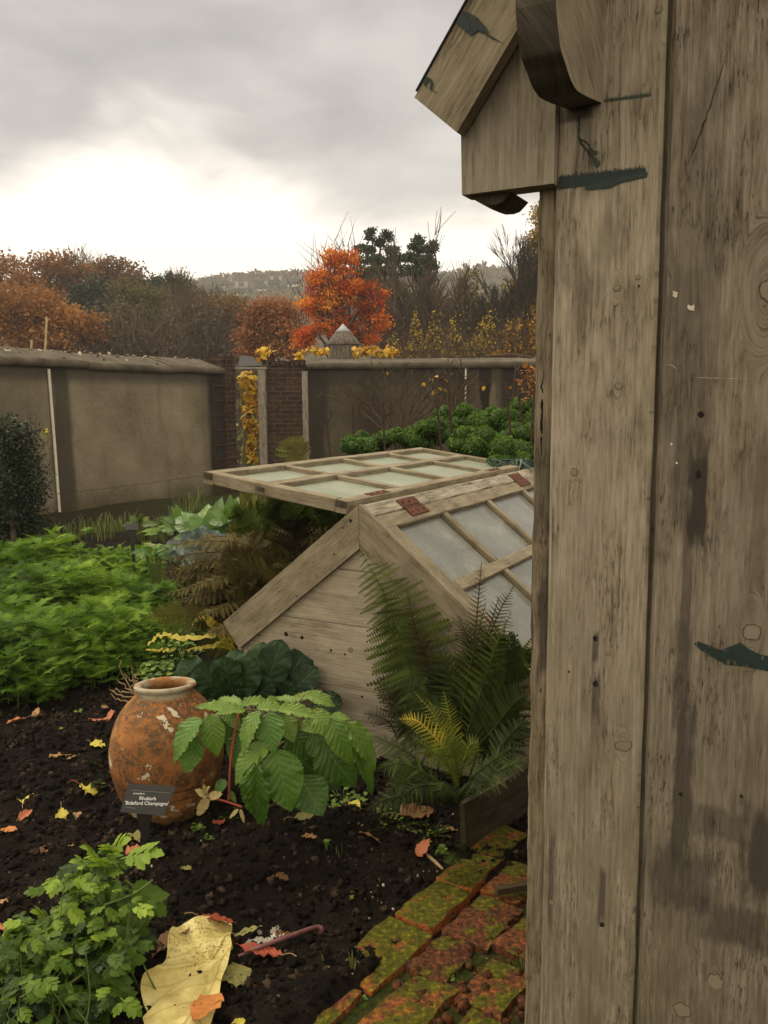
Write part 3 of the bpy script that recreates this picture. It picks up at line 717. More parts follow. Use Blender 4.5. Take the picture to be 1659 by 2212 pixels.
prism(b, [WP(-.02, 1.99, -.064), WP(1.62, 1.99, -.064), WP(ridge_a, 3.05, -.064)], nw, .02, gd, Z, uo=(5, 0))
b.build('gable_boarding', W_FRAME, shed)
# curved bracket
pb = wp(1305.4, 36)
side = []
for q in [(1210, 610), (1175, 600), (1140, 585), (1105, 567), (1070, 545), (1048, 515), (1030, 480), (1013, 435), (1000, 390), (984, 345), (970, 300), (959, 225), (950, 150), (944, 70), (940, 0)]:
    p = plane(*z6(*q), pb, gd); side.append(((p - pb) @ nw, p[2]))
side[0] = (0.001, side[0][1])
tw = wp(1113.5, 36, side[-1][0]); TB = -((tw - pb) @ gd)
_sp = np.array([(x_, y_, 0) for x_, y_ in side]); side = [tuple(q[:2]) for q in spline(_sp, 40)]
b = MB()
W_BRK = mat_wood('bracket oak', (.30, .255, .195), (.205, .17, .125), (.085, .066, .046), gsc=1.2, green=.05, streak=.1)
ua = nrm(nw * .9 + Z * .45); va = nrm(np.cross(gd, ua))
top = side[-1][0] + .004
side += [(top, 2.75), (0.001, 2.75)]
P = [pb * [1, 1, 0] + Z * z + nw * d for d, z in side]
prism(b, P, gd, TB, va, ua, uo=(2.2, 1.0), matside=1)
W_BRK_SHADE = mat_wood('bracket edge shade', (.085, .073, .055), (.05, .042, .031), (.022, .018, .013), gsc=.8, green=.1, streak=.2)  # bracket front and underside darkened in colour for the shade under the roof
brk = b.build('bracket', [W_BRK, W_BRK_SHADE], shed)

# knots, nail holes, flaking paint on the boards
m, t = newmat('knot'); uv = uvco(t); d = t.vm('LENGTH', t.vm('SUBTRACT', uv, (.5, .5, 0)))
nn_ = t.noise(obco(t), 200, 3); rr_ = t.m('SINE', t.m('MULTIPLY', t.m('ADD', d, t.m('MULTIPLY', nn_, .08)), 70))
c = t.mix(t.rng(rr_, -1, 1), (.13, .105, .075), (.25, .215, .16)); c = t.mix(t.rng(t.m('ADD', d, t.m('MULTIPLY', t.m('SUBTRACT', nn_, .5), .12)), .40, .47), c, (.04, .03, .021))
fin(t, c, .8, None, spec=.2); KNOT = m
m, t = newmat('pale knot'); uv = uvco(t); d = t.vm('LENGTH', t.vm('SUBTRACT', uv, (.5, .5, 0))); nn_ = t.noise(obco(t), 150, 3)
c = t.mix(nn_, (.13, .105, .072), (.22, .185, .135)); c = t.mix(t.rng(t.m('ADD', d, t.m('MULTIPLY', t.m('SUBTRACT', nn_, .5), .1)), .41, .47), c, (.05, .04, .028)); fin(t, c, .8); KNOTP = m
HOLE = mat_simple('nail hole', [(.4, (.006, .005, .004)), (.6, (.02, .014, .01))], 100, 2, .9)
def disc(mb, x, y, rx, ry, off, ang=0.0, k=18, wob=.12):
    c0 = wp(x, y, off); s = 1.45 / F; th = np.linspace(0, 2 * np.pi, k, endpoint=False)
    dist = (c0 - O) @ _f / F
    rad = 1 + wob * R.normal(0, .6, k)
    ex = np.cos(th) * rx * rad; ey = np.sin(th) * ry * rad
    X_ = ex * math.cos(ang) - ey * math.sin(ang); Y_ = ex * math.sin(ang) + ey * math.cos(ang)
    rim = c0 + gd * (X_ * dist * 1.08)[:, None] + Z * (Y_ * dist)[:, None]
    V = np.vstack([c0 + nw * .0006, rim]); uv = np.vstack([[.5, .5], np.stack([.5 + .5 * np.cos(th), .5 + .5 * np.sin(th)], -1)])
    mb.add(V, [(0, 1 + q, 1 + (q + 1) % k) for q in range(k)], uv)
for (x, y, rx, ry, o, mt, an) in [(1333, 622, 8, 7, .0008, KNOT, .3), (1378, 599, 5, 5, .0008, KNOT, 0), (1336, 834, 8, 8, .0008, KNOT, 0), (1240, 1020, 8, 9, .0008, KNOT, 0), (1424, 21, 8, 6, .0008, KNOT, .5), (1314, 1413, 5, 5, .0008, KNOTP, 0),
                              (1347, 1611, 19, 12, .0008, KNOTP, .25), (1192, 1950, 6, 6, .0008, KNOTP, 0), (1662, 627, 20, 24, .0028, KNOT, 0), (1625, 1366, 19, 19, .0028, KNOT, 0), (1545, 2122, 17, 19, .0028, KNOT, 0), (1474, 2182, 18, 17, .0028, KNOTP, .3), (1252, 1038, 4, 4, .0008, KNOT, 0)]:
    b = MB(); disc(b, x, y, rx, ry, o, an); b.build('knot', mt, shed_wall)
for (x, y, r_, o) in [(1513, 895, 8, .0028), (1508, 1025, 8, .0028), (1286, 1379, 7, .0008), (1286, 1478, 7, .0008), (1300, 1997, 6, .0008), (1380, 618, 3, .0008), (1229, 1451, 3, .0008), (1470, 1716, 5, .0028), (1602, 1720, 4, .0028)]:
    b = MB(); disc(b, x, y, r_ * .75, r_, o, 0, 12, .25); b.build('nail_hole', HOLE, shed_wall)
# split end grain in the post foot, scratches
LINE = mat_simple('scratch', [(.4, (.03, .024, .018)), (.6, (.06, .048, .035))], 80, 2, .9)
SCR = mat_simple('pale scratch', [(.4, (.22, .19, .14)), (.6, (.32, .28, .22))], 80, 2, .9)
def streak(pts, wd, off, mt, name):
    b = MB(); P = [wp(x, y, off) for x, y in pts]; P = spline(P, 24); Tn = np.gradient(P, axis=0); Sd = np.cross(Tn, nw); Sd /= np.linalg.norm(Sd, axis=1)[:, None]
    ws = wd * .5 * (.5 + R.random(24)) * np.sin(np.linspace(.15, 3.0, 24)); P = P + Sd * R.normal(0, wd * .25, 24)[:, None]
    V = np.concatenate([P - Sd * ws[:, None], P + Sd * ws[:, None]]); b.add(V, [(q, q + 1, q + 25, q + 24) for q in range(23)])
    b.build(name, mt, shed_wall)
streak([(1572, 107), (1540, 210), (1505, 310), (1478, 372)], .0022, .0028, LINE, 'scratch')
streak([(1493, 815), (1570, 818), (1656, 821)], .0013, .0028, SCR, 'scratch')
streak([(1438, 785), (1452, 790), (1462, 797)], .002, .0028, SCR, 'scratch')
streak([(1170, 1484), (1160, 1510), (1153, 1540)], .004, -.0215, HOLE, 'split')
streak([(1172, 800), (1170, 900), (1169, 985)], .004, -.0215, HOLE, 'split')
# dark green brush marks: thin skins of paint with a dry-brush edge
def mat_paint(name, col, su, sv, lo, hi):
    m, t = newmat(name); u, v, _ = t.sep(uvco(t))
    n = t.m('ADD', t.m('MULTIPLY', t.noise(t.comb(t.m('MULTIPLY', u, su), t.m('MULTIPLY', v, sv)), 1.0, 3, .6), .65), t.m('MULTIPLY', t.noise(t.comb(t.m('MULTIPLY', u, 150), t.m('MULTIPLY', v, 9)), 1.0, 3, .6), .35))
    e = t.m('MULTIPLY', t.rng(v, 1.05, .12), t.m('MULTIPLY', t.rng(u, 0, .06), t.rng(u, 1, .94)))
    e = t.m('MULTIPLY', e, t.rng(v, 0, .08))
    al = t.rng(t.m('ADD', t.m('MULTIPLY', e, .62), t.m('SUBTRACT', n, .3)), lo, hi)
    fin(t, col, .6, None, spec=.3, alpha=al); return m
PNT = mat_paint('green paint brushed', (.008, .019, .017), 45, 1.6, .36, .56)
PNTF = mat_paint('green paint faint', (.03, .05, .038), 30, 8, .70, .78)
m, t = newmat('worn green paint'); co = obco(t)
n = t.noise(t.vm('MULTIPLY', co, (1, 1, .35)), 160, 4, .65); nb = t.noise(co, 22, 3)
fin(t, t.mix(nb, (.007, .016, .014), (.016, .032, .028)), .55, None, spec=.3, alpha=t.rng(t.m('ADD', n, t.m('MULTIPLY', nb, .45)), .58, .66)); PNTS = m
def skin(pts4, off, mt, plane_fn=wp, parent=None, nu=10):
    A_, B_, C_, D_ = pts4; b = MB(); V = []; uv = []
    for q in range(nu + 1):
        s_ = q / nu
        for tt, (p0, p1) in ((0, (A_, B_)), (1, (D_, C_))):
            x = p0[0] + (p1[0] - p0[0]) * s_; y = p0[1] + (p1[1] - p0[1]) * s_
            V.append(plane_fn(x, y, off)); uv.append((s_, tt))
    b.add(V, [(2 * q, 2 * q + 2, 2 * q + 3, 2 * q + 1) for q in range(nu)], uv); b.build('paint_mark', mt, parent or shed_wall)
skin([(1199, 412), (1402, 384), (1402, 345), (1199, 364)], .0012, PNT)
skin([(1299, 222), (1412, 208), (1412, 183), (1299, 200)], .0012, PNTF)
def blob(pts, off, mt, parent, pf=wp):
    b = MB(); P = np.array([pf(x, y, off) for x, y in pts]); c0 = P.mean(0) + nw * .0005
    b.add(np.vstack([c0, P]), [(0, 1 + q, 1 + (q + 1) % len(P)) for q in range(len(P))]); b.build('paint_mark', mt, parent)
blob([(1262, 404), (1275, 400), (1300, 388), (1340, 382), (1385, 373), (1400, 372), (1398, 381), (1370, 388), (1340, 395), (1318, 406), (1290, 409), (1265, 410)], .0016, PNTS, shed_wall)
tb_ = MB()
for pts, ra in (([(1250, 248), (1251, 270), (1250, 285), (1253, 305), (1268, 325), (1284, 343)], .0016), ([(1253, 300), (1268, 308), (1276, 320), (1282, 328)], .0013)):
    tube(tb_, spline([wp(x, y, .0003) for x, y in pts], 14), ra, 6)
tb_.build('paint_drip', PNTS, shed_wall)
blob([(1280, 345), (1287, 340), (1296, 345), (1297, 357), (1291, 363), (1284, 358)], .0018, PNTS, shed_wall)
blob([(1272, 318), (1282, 326), (1293, 324), (1295, 331), (1282, 336), (1275, 332)], .0018, PNTS, shed_wall)
blob([(1498, 1390), (1508, 1385), (1520, 1395), (1535, 1404), (1550, 1408), (1572, 1398), (1600, 1388), (1618, 1402), (1640, 1413), (1665, 1418), (1668, 1452), (1640, 1446), (1610, 1440), (1570, 1436), (1540, 1420), (1515, 1405)], .0035, PNTS, shed_wall)
for c_ in [(1458, 635, 8), (1493, 666, 10), (1450, 960, 4), (1462, 1000, 3)]:
    blob([(c_[0] + c_[2] * math.cos(a) * R.uniform(.4, 1.1), c_[1] + c_[2] * math.sin(a) * R.uniform(.4, 1.1)) for a in np.linspace(0, 6, 10)], .0035, mat_simple('white fleck', [(.4, (.45, .41, .33)), (.6, (.55, .50, .42))], 30, 2), shed_wall)
bargeobj = bpy.data.objects['bargeboard']
blob([z6(*q) for q in [(383, 62), (420, 75), (470, 105), (525, 170), (545, 210), (600, 245), (628, 262), (560, 235), (510, 205), (470, 185), (430, 215), (400, 190), (365, 160), (340, 135), (362, 95)]], .0575, PNTS, bargeobj)
blob([z6(*q) for q in [(140, 480), (165, 460), (190, 470), (212, 510), (208, 535), (225, 560), (200, 548), (170, 525), (150, 520)]], .0575, PNTS, bargeobj)

# ================================================================== COLD FRAME
AF = np.array([-.1045, 3.4, EYE - .4135]); AL = .6738
sr = math.cos(AL) * gd - math.sin(AL) * Z; sl = -math.cos(AL) * gd - math.sin(AL) * Z
nr = np.cross(sr, rd); nr = nr if nr[2] > 0 else -nr
nl_ = np.cross(sl, rd); nl_ = nl_ if nl_[2] > 0 else -nl_
FL = 2.28
frame = thing('cold_frame', 'ridged timber cold frame with whitewashed panes and its left sash thrown open', 'cold frame', (AF[0], AF[1], 0) + rd * 1.1)
def gp(x, y, off=0.0): return plane(x, y, AF - rd * off, -rd)
# gable: horizontal boards, under the bargeboards
ev = .90
zE = AF[2] - ev * math.sin(AL)
def gable(name, r0):
    b = MB()
    yb = [-.1, .28, .56, .80, 1.05]
    for k in range(4):
        z0, z1 = yb[k] + .0015, yb[k + 1] - .0015
        def hw(z): return min(ev * math.cos(AL) - .06, max(.0, (AF[2] - .06 - z) / math.tan(AL)))
        pts = []
        zz_ = np.linspace(z0, z1, 5)
        L_ = [AF * [1, 1, 0] + rd * r0 - gd * hw(z) + Z * z for z in zz_]; R_ = [AF * [1, 1, 0] + rd * r0 + gd * hw(z) + Z * z for z in zz_]
        prism(b, L_ + R_[::-1], -rd, .025, Z, gd, uo=(1.7 * k, .6 * k))
    return b.build(name, W_GABLE, frame)
gable_o = gable('gable_board', .026); gable('gable_board', FL - .03)
def barge(r0, s, nn, lab):
    b = MB()
    mv = .1865
    P = [AF + rd * r0, AF + rd * r0 + s * (.945 if s is sl else 1.016), None, AF + rd * r0 - Z * mv]
    perp = mv * math.cos(AL); P[2] = P[1] - nn * perp + s * (.0 if s is sl else .0)
    P[3] = AF + rd * r0 - Z * mv
    g = .0012 * (1 if s is sr else -1)
    P = [P[0] + gd * g, P[1], P[2], P[3] + gd * g]
    prism(b, P, -rd, .026, nn, s, uo=(R.random() * 5, R.random() * 5))
    return b.build('bargeboard', W_FRAME, frame)
barge(0, sl, nl_, ''); barge(0, sr, nr, '')
barge(FL + .026, sl, nl_, ''); barge(FL + .026, sr, nr, '')
b = MB()
for s in (1, -1):
    o = AF * [1, 1, 0] + gd * s * (ev * math.cos(AL) - .05) + rd * .03
    board(b, o + Z * -.1, Z, rd, gd * s, zE + .06, FL - .06, .028, .004, 8)
b.build('side_wall', W_FRAME, frame)
# ridge boards
b = MB()
board(b, AF + rd * .027 - nr * .030 + sr * .001, sr, rd, nr, .072, FL - .03, .026, .005, 14, .0015)
board(b, AF + rd * .027 - nl_ * .030 + sl * .001, sl, rd, nl_, .060, FL - .03, .026, .005, 14, .0015)
W_RIDGE = mat_wood('grey ridge board', (.42, .385, .315), (.24, .215, .17), (.07, .058, .044), gsc=.8, green=.1, streak=.7)
b.build('ridge_board', W_RIDGE, frame)

m, t = newmat('whitewashed glass'); co = obco(t)
n = t.noise(co, 5, 5, .6); n2 = t.noise(co, 40, 4, .7)
c = ramp(t, t.m('ADD', t.m('MULTIPLY', n, .7), t.m('MULTIPLY', n2, .3)), [(.32, (.17, .20, .150)), (.5, (.225, .25, .19)), (.7, (.29, .315, .245))])
fin(t, c, t.rng(n2, .3, .7, .30, .5), None, spec=.4); GLASS = m
m, t = newmat('grey whitewashed glass'); co = obco(t)
n = t.noise(co, 4, 5, .6, 1.0); n2 = t.noise(co, 40, 4, .7)
c = ramp(t, t.m('ADD', t.m('MULTIPLY', n, .7), t.m('MULTIPLY', n2, .3)), [(.35, (.14, .145, .130)), (.52, (.185, .19, .172)), (.68, (.27, .28, .245))])
fin(t, c, t.rng(n, .3, .7, .07, .22), None, spec=.5); GLASS2 = m

PITCHR = .556
def sash(name, o, S, N, lab_parent, glass, wid=.765, th=.036, sw=.085, rl=.072, pz=.007):
    """o: hinge corner; S outward; rd along; N up out of the glass. Frame of rails, stiles, cross bar, glazing bars, panes"""
    W = W_FRAME
    b = MB()
    L = 2.235
    def m_(s0, s1, r0, r1, t0, t1, along):
        if along == 'r': board(b, o + S * s0 + rd * r0 + N * t0, S, rd, N, s1 - s0, r1 - r0, t1 - t0, .004, 14, .0009)
        else: board(b, o + S * s0 + rd * r0 + N * t0, rd, S, N, r1 - r0, s1 - s0, t1 - t0, .004, 8, .0009)
    m_(0, rl, 0, L, 0, th, 'r')                       # top rail (hinges)
    m_(wid - rl, wid, 0, L, 0, th - .001, 'r')        # bottom rail
    fr = b.build('rail', W, lab_parent)
    b = MB()
    m_(rl + .001, wid - rl - .001, 0, sw, 0, th, 's'); b.build('stile', W, lab_parent)
    b = MB(); m_(rl + .001, wid - rl - .001, L - sw, L, 0, th, 's'); b.build('stile', W, lab_parent)
    b = MB(); m_(.405, .462, sw + .001, L - sw - .001, .004, th - .001, 'r'); b.build('cross_bar', W, lab_parent)
    for k in (1, 2, 3):
        r0 = .02 + PITCHR * k - .015
        b = MB()
        m_(rl + .0015, .404, r0, r0 + .042, .006, th - .003, 's'); m_(.463, wid - rl - .0015, r0, r0 + .042, .006, th - .003, 's')
        b.build('glazing_bar', W, lab_parent)
    for k in range(4):
        r0 = (sw if k == 0 else .02 + PITCHR * k + .027) + .001; r1 = (L - sw if k == 3 else .02 + PITCHR * (k + 1) - .015) - .001
        for s0, s1 in ((rl + .0015, .404), (.463, wid - rl - .0015)):
            b = MB(); o2 = o + N * (pz + R.normal(0, .0006))
            c4 = [o2 + S * s0 + rd * r0, o2 + S * s1 + rd * r0, o2 + S * s1 + rd * r1, o2 + S * s0 + rd * r1]
            prism(b, c4, N, .004, S, rd); b.build('pane', glass, lab_parent)
# closed right sash
sash('sash', AF + sr * .078 + rd * .028 - nr * .038, sr, nr, frame, GLASS2, wid=.855)
# open left sash: swung over on its hinges, nearly level
BT = .13
oL = -math.cos(BT) * gd + math.sin(BT) * Z; nL = math.sin(BT) * gd + math.cos(BT) * Z
sash('sash', AF - gd * .062 + Z * (-.045) + rd * .002, oL, nL, frame, GLASS, wid=.775, th=.056, sw=.060, rl=.058, pz=.030)
so = AF - gd * .062 + Z * (-.045)
for s0, s1, t0, t1 in ((.425, .475, .018, .038), (.002, .055, .024, .052), (.722, .772, .024, .052)):
    b = MB(); board(b, so + oL * s0 + nL * t0 - rd * .0005, oL, nL, -rd, s1 - s0, t1 - t0, .002, .0005, 1); b.build('tenon', W_DARK, frame)
# hinges: two rusty plates each, with bolts
def hinge(r0, side):
    b = MB(); L = .17
    if side > 0:
        S, N = sr, nr; o = AF + rd * r0
        board(b, o + S * .020 + N * -.0035, S, rd, N, .045, L, .006, .001, 4)
        tube(b, [o + S * .072 + N * -.003, o + S * .072 + N * -.003 + rd * L], .006, 8)
        board(b, o + S * .080 + N * -.0015, S, rd, N, .045, L, .006, .001, 4)
        for ss in (.043, .104):
            for k in range(3):
                c = o + S * ss + rd * (.028 + .057 * k); tube(b, [c, c + N * .007], .0055, 7)
    else:
        o = AF - gd * .066 - Z * .045 + rd * r0
        board(b, o + oL * .004 + nL * .055, oL, rd, nL, .038, L, .005, .001, 4)
        for k in range(3):
            c = o + oL * .022 + rd * (.028 + .057 * k) + nL * .058; tube(b, [c, c + nL * .007], .0055, 7)
    b.build('hinge', RUST, frame)
for r0 in (.30, 1.72): hinge(r0, 1); hinge(r0 - .08, -1)
# gable marks: knots and nail holes
def gdisc(x, y, r_, off, mt, name, ang=0):
    b = MB(); c0 = gp(x, y, off); k = 14; th = np.linspace(0, 2 * np.pi, k, endpoint=False); sc = (c0 - O) @ _f / F * r_
    rim = c0 + gd * (np.cos(th) * sc * (1 + .15 * R.normal(0, 1, k)))[:, None] + Z * (np.sin(th) * sc)[:, None]
    b.add(np.vstack([c0 - rd * .0005, rim]), [(0, 1 + q, 1 + (q + 1) % k) for q in range(k)], np.vstack([[.5, .5], np.stack([.5 + .5 * np.cos(th), .5 + .5 * np.sin(th)], -1)])); b.build(name, mt, gable_o)
for x, y, r_ in ((618, 1370, 5), (652, 1377, 4.5), (715, 1405, 3), (782, 1505, 3), (1007 * .74, 1428 * .99, 2.5)): gdisc(x, y, r_, -.0255, HOLE, 'nail_hole')
gdisc(757, 1404, 6, -.0255, KNOT, 'knot')
gdisc(683, 1244, 5, .0008, KNOTP, 'knot'); gdisc(968, 1357, 8, .0008, KNOTP, 'knot')
for x, y, r_ in ((757, 1125, 4), (741, 1140, 2), (560, 1372, 2.5), (722, 1197, 2), (951, 1345, 3), (641, 1288, 2), (795, 1200, 2)): gdisc(x, y, r_, .0008, HOLE, 'nail_hole')

# ================================================================== OLD PLANK ON EDGE
P0 = on(1008, 1858, -.03); P1 = on(1150, 1775, -.03)
pd_ = nrm(P1 - P0); pnn = np.array([-pd_[1], pd_[0], 0]); pnn = pnn if pnn[1] < 0 else -pnn
b = MB()
hgt_ = .205
prism(b, [P0, P0 + pd_ * 1.3, P0 + pd_ * 1.3 + Z * .26, P0 + Z * hgt_ - pd_ * .015], pnn, .022, Z, pd_)
tag(b.build('timber_plank', W_DARK, origin=P0), 'dark tarred plank standing on edge between the ferns and the brick path', 'plank')

# ================================================================== GARDEN WALLS
WB = on(168, 1117, 0); wn = np.array([math.cos(AZ), -math.sin(AZ), 0])
R_L = mat_render('stained render', [(.10, .083, .060), (.185, .156, .113), (.265, .228, .17)], [(-.34, -.02, .07, .85, (.045, .038, .032)), (-2.5, -.55, .2, .35, (.07, .06, .045)), (2.72, 3.9, .13, .95, (.020, .018, .017))])
R_R = mat_render('dark render', [(.038, .031, .023), (.080, .066, .048), (.145, .122, .09)], [(.0, .30, .08, .9, (.03, .025, .02)), (2.95, 3.15, .05, .9, (.015, .013, .012)), (3.3, 3.9, .1, .9, (.022, .02, .018)), (.85, 1.3, .12, .6, (.04, .032, .024)), (3.16, 3.28, .03, .7, (.16, .13, .09))])
def wallpt(t, z, off=0): return np.array([WB[0], WB[1], 0]) + rd * t + Z * z + wn * off
wl_ = thing('garden_wall', 'tall brown rendered garden wall with sloping stone coping on the left', 'wall', wallpt(1.0, 0))
b = MB()
def slab(mb, A_, U_, u0, u1, z0, z1, Nn, th, nu=24, nz=8, bump=.006):
    us = np.linspace(u0, u1, nu + 1); zs = np.linspace(z0, z1, nz + 1); Ug, Zg = np.meshgrid(us, zs, indexing='ij')
    P = A_ + U_ * Ug.ravel()[:, None] + Z * Zg.ravel()[:, None]; P = P + Nn * (bump * fbm(P * 2.3, 3))[:, None]
    i = np.arange(nu)[:, None] * (nz + 1); j = np.arange(nz)[None]
    mb.add(P, np.stack([i + j, i + j + nz + 1, i + j + nz + 2, i + j + 1], -1).reshape(-1, 4), np.stack([Ug.ravel(), Zg.ravel()], -1))
    for uu_, d_ in ((u0, -1), (u1, 1)):
        q = [A_ + U_ * uu_ + Z * z0, A_ + U_ * uu_ + Z * z1, A_ + U_ * uu_ + Z * z1 - Nn * th, A_ + U_ * uu_ + Z * z0 - Nn * th]
        mb.add(q, [(0, 1, 2, 3)], [(uu_, z0), (uu_, z1), (uu_, z1), (uu_, z0)])
    q = [A_ + U_ * u0 + Z * z0 - Nn * th, A_ + U_ * u1 + Z * z0 - Nn * th, A_ + U_ * u1 + Z * z1 - Nn * th, A_ + U_ * u0 + Z * z1 - Nn * th]
    mb.add(q, [(0, 1, 2, 3)], [(u0, z0), (u1, z0), (u1, z1), (u0, z1)])
A0 = np.array([WB[0], WB[1], 0.0])
slab(b, A0, rd, -6.0, 3.12, -.3, 1.99, wn, .42)
b.build('render', R_L, wl_, smooth=False)
def coping(parent, A_, U_, u0, u1, z0, Nn, depth, rise, th=.085, over=.06, lens=1.6, jz=0.0):
    b = MB(); u = u0
    while u < u1 - .05:
        e = min(u1, u + lens * R.uniform(.8, 1.2)); k = 10
        us = np.linspace(u + .004, e - .004, k); zj = z0 + R.normal(0, .004)
        ds = np.linspace(0, 1, 6)
        V = []; 
        for uu_ in us:
            V.append([A_ + U_ * uu_ + Nn * over + Z * zj] + [A_ + U_ * uu_ + Nn * (over - depth * d_) + Z * (zj + th + rise * d_) for d_ in ds] + [A_ + U_ * uu_ + Nn * (over - depth) + Z * zj])
        V = np.array(V); n_ = V.shape[1]; flat = V.reshape(-1, 3); flat = flat + .004 * np.stack([fbm(flat * 5 + 3 * q, 3) for q in range(3)], -1) * np.array([.4, .4, 1])
        i = np.arange(k - 1)[:, None] * n_; j = np.arange(n_)[None]; j2 = (j + 1) % n_
        b.add(flat, np.stack([i + j, i + n_ + j, i + n_ + j2, i + j2], -1).reshape(-1, 4))
        b.add(flat[:n_], [list(range(n_))]); b.add(flat[-n_:][::-1], [list(range(n_))])
        u = e
    return b.build('coping', STONEC, parent)
coping(wl_, A0, rd, -6.0, 3.12, 1.99, wn, .54, .17)
DARKW = mat_simple('dark stained end', [(.35, (.012, .011, .011)), (.6, (.035, .030, .027)), (.8, (.07, .06, .05))], 7, 5, .9, .6, .02)
m, t = newmat('old brick'); uv = uvco(t)
br = t.n('ShaderNodeTexBrick'); t.set(br, 'Vector', uv); t.set(br, 'Scale', 1.0); t.set(br, 'Color1', (.075, .038, .027)); t.set(br, 'Color2', (.035, .023, .018)); t.set(br, 'Mortar', (.10, .082, .066)); t.set(br, 'Mortar Size', .009); t.set(br, 'Brick Width', .23); t.set(br, 'Row Height', .078); t.set(br, 'Bias', .1); t.set(br, 'Mortar Smooth', .5)
n = t.noise(uv, 14, 4, .7); c = t.mix(t.rng(n, .45, .7), br.outputs[0], (.03, .022, .018)); c = t.mix(t.rng(t.noise(uv, 45, 3), .62, .72), c, (.22, .19, .16))
fin(t, c, .95, t.m('ADD', t.m('MULTIPLY', br.outputs[1], -.6), n), .9, .02, .15); OBRICK = m
def bump_box(name, mt, parent, A_, U_, u0, u1, z0, z1, Nn, th, bump=.03, nu=10, nz=30):
    b = MB(); slab(b, A_, U_, u0, u1, z0, z1, Nn, th, nu, nz, bump)
    q = [A_ + U_ * u0 + Z * z1, A_ + U_ * u1 + Z * z1, A_ + U_ * u1 + Z * z1 - Nn * th, A_ + U_ * u0 + Z * z1 - Nn * th]
    b.add(q, [(0, 1, 2, 3)], [(0, 0), (.3, 0), (.3, .3), (0, .3)]); return b.build(name, mt, parent)
bump_box('wall_end', OBRICK, wl_, A0 - wn * .02, rd, 3.13, 3.46, -.3, 2.13, wn, .42)
b = MB()                                               # coping fragments and soldier bricks on the pier ends
for k in range(4): board(b, wallpt(3.13 + k * .085, 2.13, -.42), rd, Z, wn,   .075, .12 + R.uniform(0, .06), .40, .012, 2, .004)
b.build('capping_brick', OBRICK, wl_)
# white conduit
m = mat_simple('cream conduit', [(.3, (.46, .43, .36)), (.7, (.60, .57, .49))], 6, 3, .6, .1, .002)
b = MB(); tube(b, [plane(132, 1150, A0 + wn * .02, wn), plane(118, 960, A0 + wn * .02, wn), plane(105, 797, A0 + wn * .02, wn)], .020, 8)
tag(b.build('conduit', m, origin=wallpt(-.3, 0)), 'thin cream conduit pipe running up the left rendered wall', 'pipe')
# iron rungs and wires at the dark end
b = MB()
for z_ in np.arange(.35, 2.0, .24): tube(b, spline([wallpt(2.78, z_, .03), wallpt(3.0, z_ + .01, .045), wallpt(3.42, z_, .04)], 8), .009, 5)
tube(b, [wallpt(3.13, 0, .05), wallpt(3.12, 1.95, .05)], .014, 5); tube(b, [wallpt(2.82, 0, .05), wallpt(2.82, 1.9, .05)], .010, 5)
tag(b.build('wire_trellis', RUSTD, origin=wallpt(3.1, 0)), 'rusty wire ladder trellis fixed to the blackened end of the left wall', 'trellis')
b = MB()
for z_ in (.10, .38): tube(b, spline([wallpt(-1.4, z_, .12), wallpt(.4, z_ - .02, .14), wallpt(2.8, z_, .12)], 10), .003, 4)
tag(b.build('training_wire', RUSTD, origin=wallpt(0, 0)), 'thin slack wires stretched low along the left wall', 'wire')
# things lying on the left coping
b = MB()
for k in range(60):
    tt_ = R.uniform(-1.3, 3.1); dd = R.uniform(.75, 1.0) if R.random() < .8 else R.uniform(.1, .7)
    c0 = wallpt(tt_, 1.99 + .085 + .17 * dd + .004, .06 - .54 * dd); T = lump(k, .6); sc = R.uniform(.008, .028)
    scatter(b, T, c0[None], rot_rand(1), np.array([[sc * 2.2, sc, sc * .8]]), R.random())
tag(b.build('coping_litter', GRIT), 'pale flakes of stone and leaf litter along the left coping', 'litter', kind='stuff')

YR = 14.3
NB = np.array([0, -1.0, 0]); UX = np.array([1.0, 0, 0]); AR = np.array([-1.28, YR, 0])
wr_ = thing('garden_wall', 'long dark stained garden wall behind the kale with flat coping', 'wall', (0.6, YR, 0))
b = MB(); slab(b, AR, UX, 0.0, 13.0, -.3, 2.09, NB, .4, 80, 8); b.build('render', R_R, wr_)
coping(wr_, AR, UX, .0, 13.0, 2.09, NB, .5, .10, .09, .06, 2.2)
pr_ = thing('brick_pier', 'dark brick gate pier with upright capping bricks right of the opening', 'pier', (-1.63, YR, 0))
bump_box('pier', OBRICK, pr_, np.array([-1.98, YR, 0]), UX, 0, .66, -.3, 2.14, NB, .4, .03)
b = MB()
for k in range(8): board(b, np.array([-1.99 + .083 * k, YR - .02 + .4, 2.14]), UX, Z, NB, .072, .075 + R.uniform(0, .03), .42, .012, 2, .004)
b.build('capping_brick', OBRICK, pr_)
W_GREYP = mat_wood('grey post', (.30, .27, .23), (.20, .175, .145), (.09, .075, .06), green=.1)
gt = thing('gate_frame', 'grey weathered gate post with a plank lintel across the wall opening', 'gate', (-2.03, YR - .05, 0))
b = MB(); board(b, np.array([-2.12, YR - .12, -.2]), UX, Z, np.array([0, 1.0, 0]), .125, 2.28, .10, .008, 10); b.build('post', W_GREYP, gt)
b = MB(); board(b, np.array([-2.60, YR - .13, 2.085]), Z, UX, np.array([0, 1.0, 0]), .035, .64, .12, .005, 4); b.build('lintel', W_GREYP, gt)
b = MB(); board(b, np.array([-1.38, YR - .05, -.2]), UX, Z, np.array([0, 1.0, 0]), .10, 2.25, .06, .006, 8)
tag(b.build('batten', W_GREYP, origin=(-1.33, YR - .05, 0)), 'upright grey batten where the brick pier meets the right wall', 'batten')
wb2 = thing('garden_wall', 'mottled wall glimpsed through the gate opening behind yellow creeper', 'wall', (-2.6, 16.2, 0))
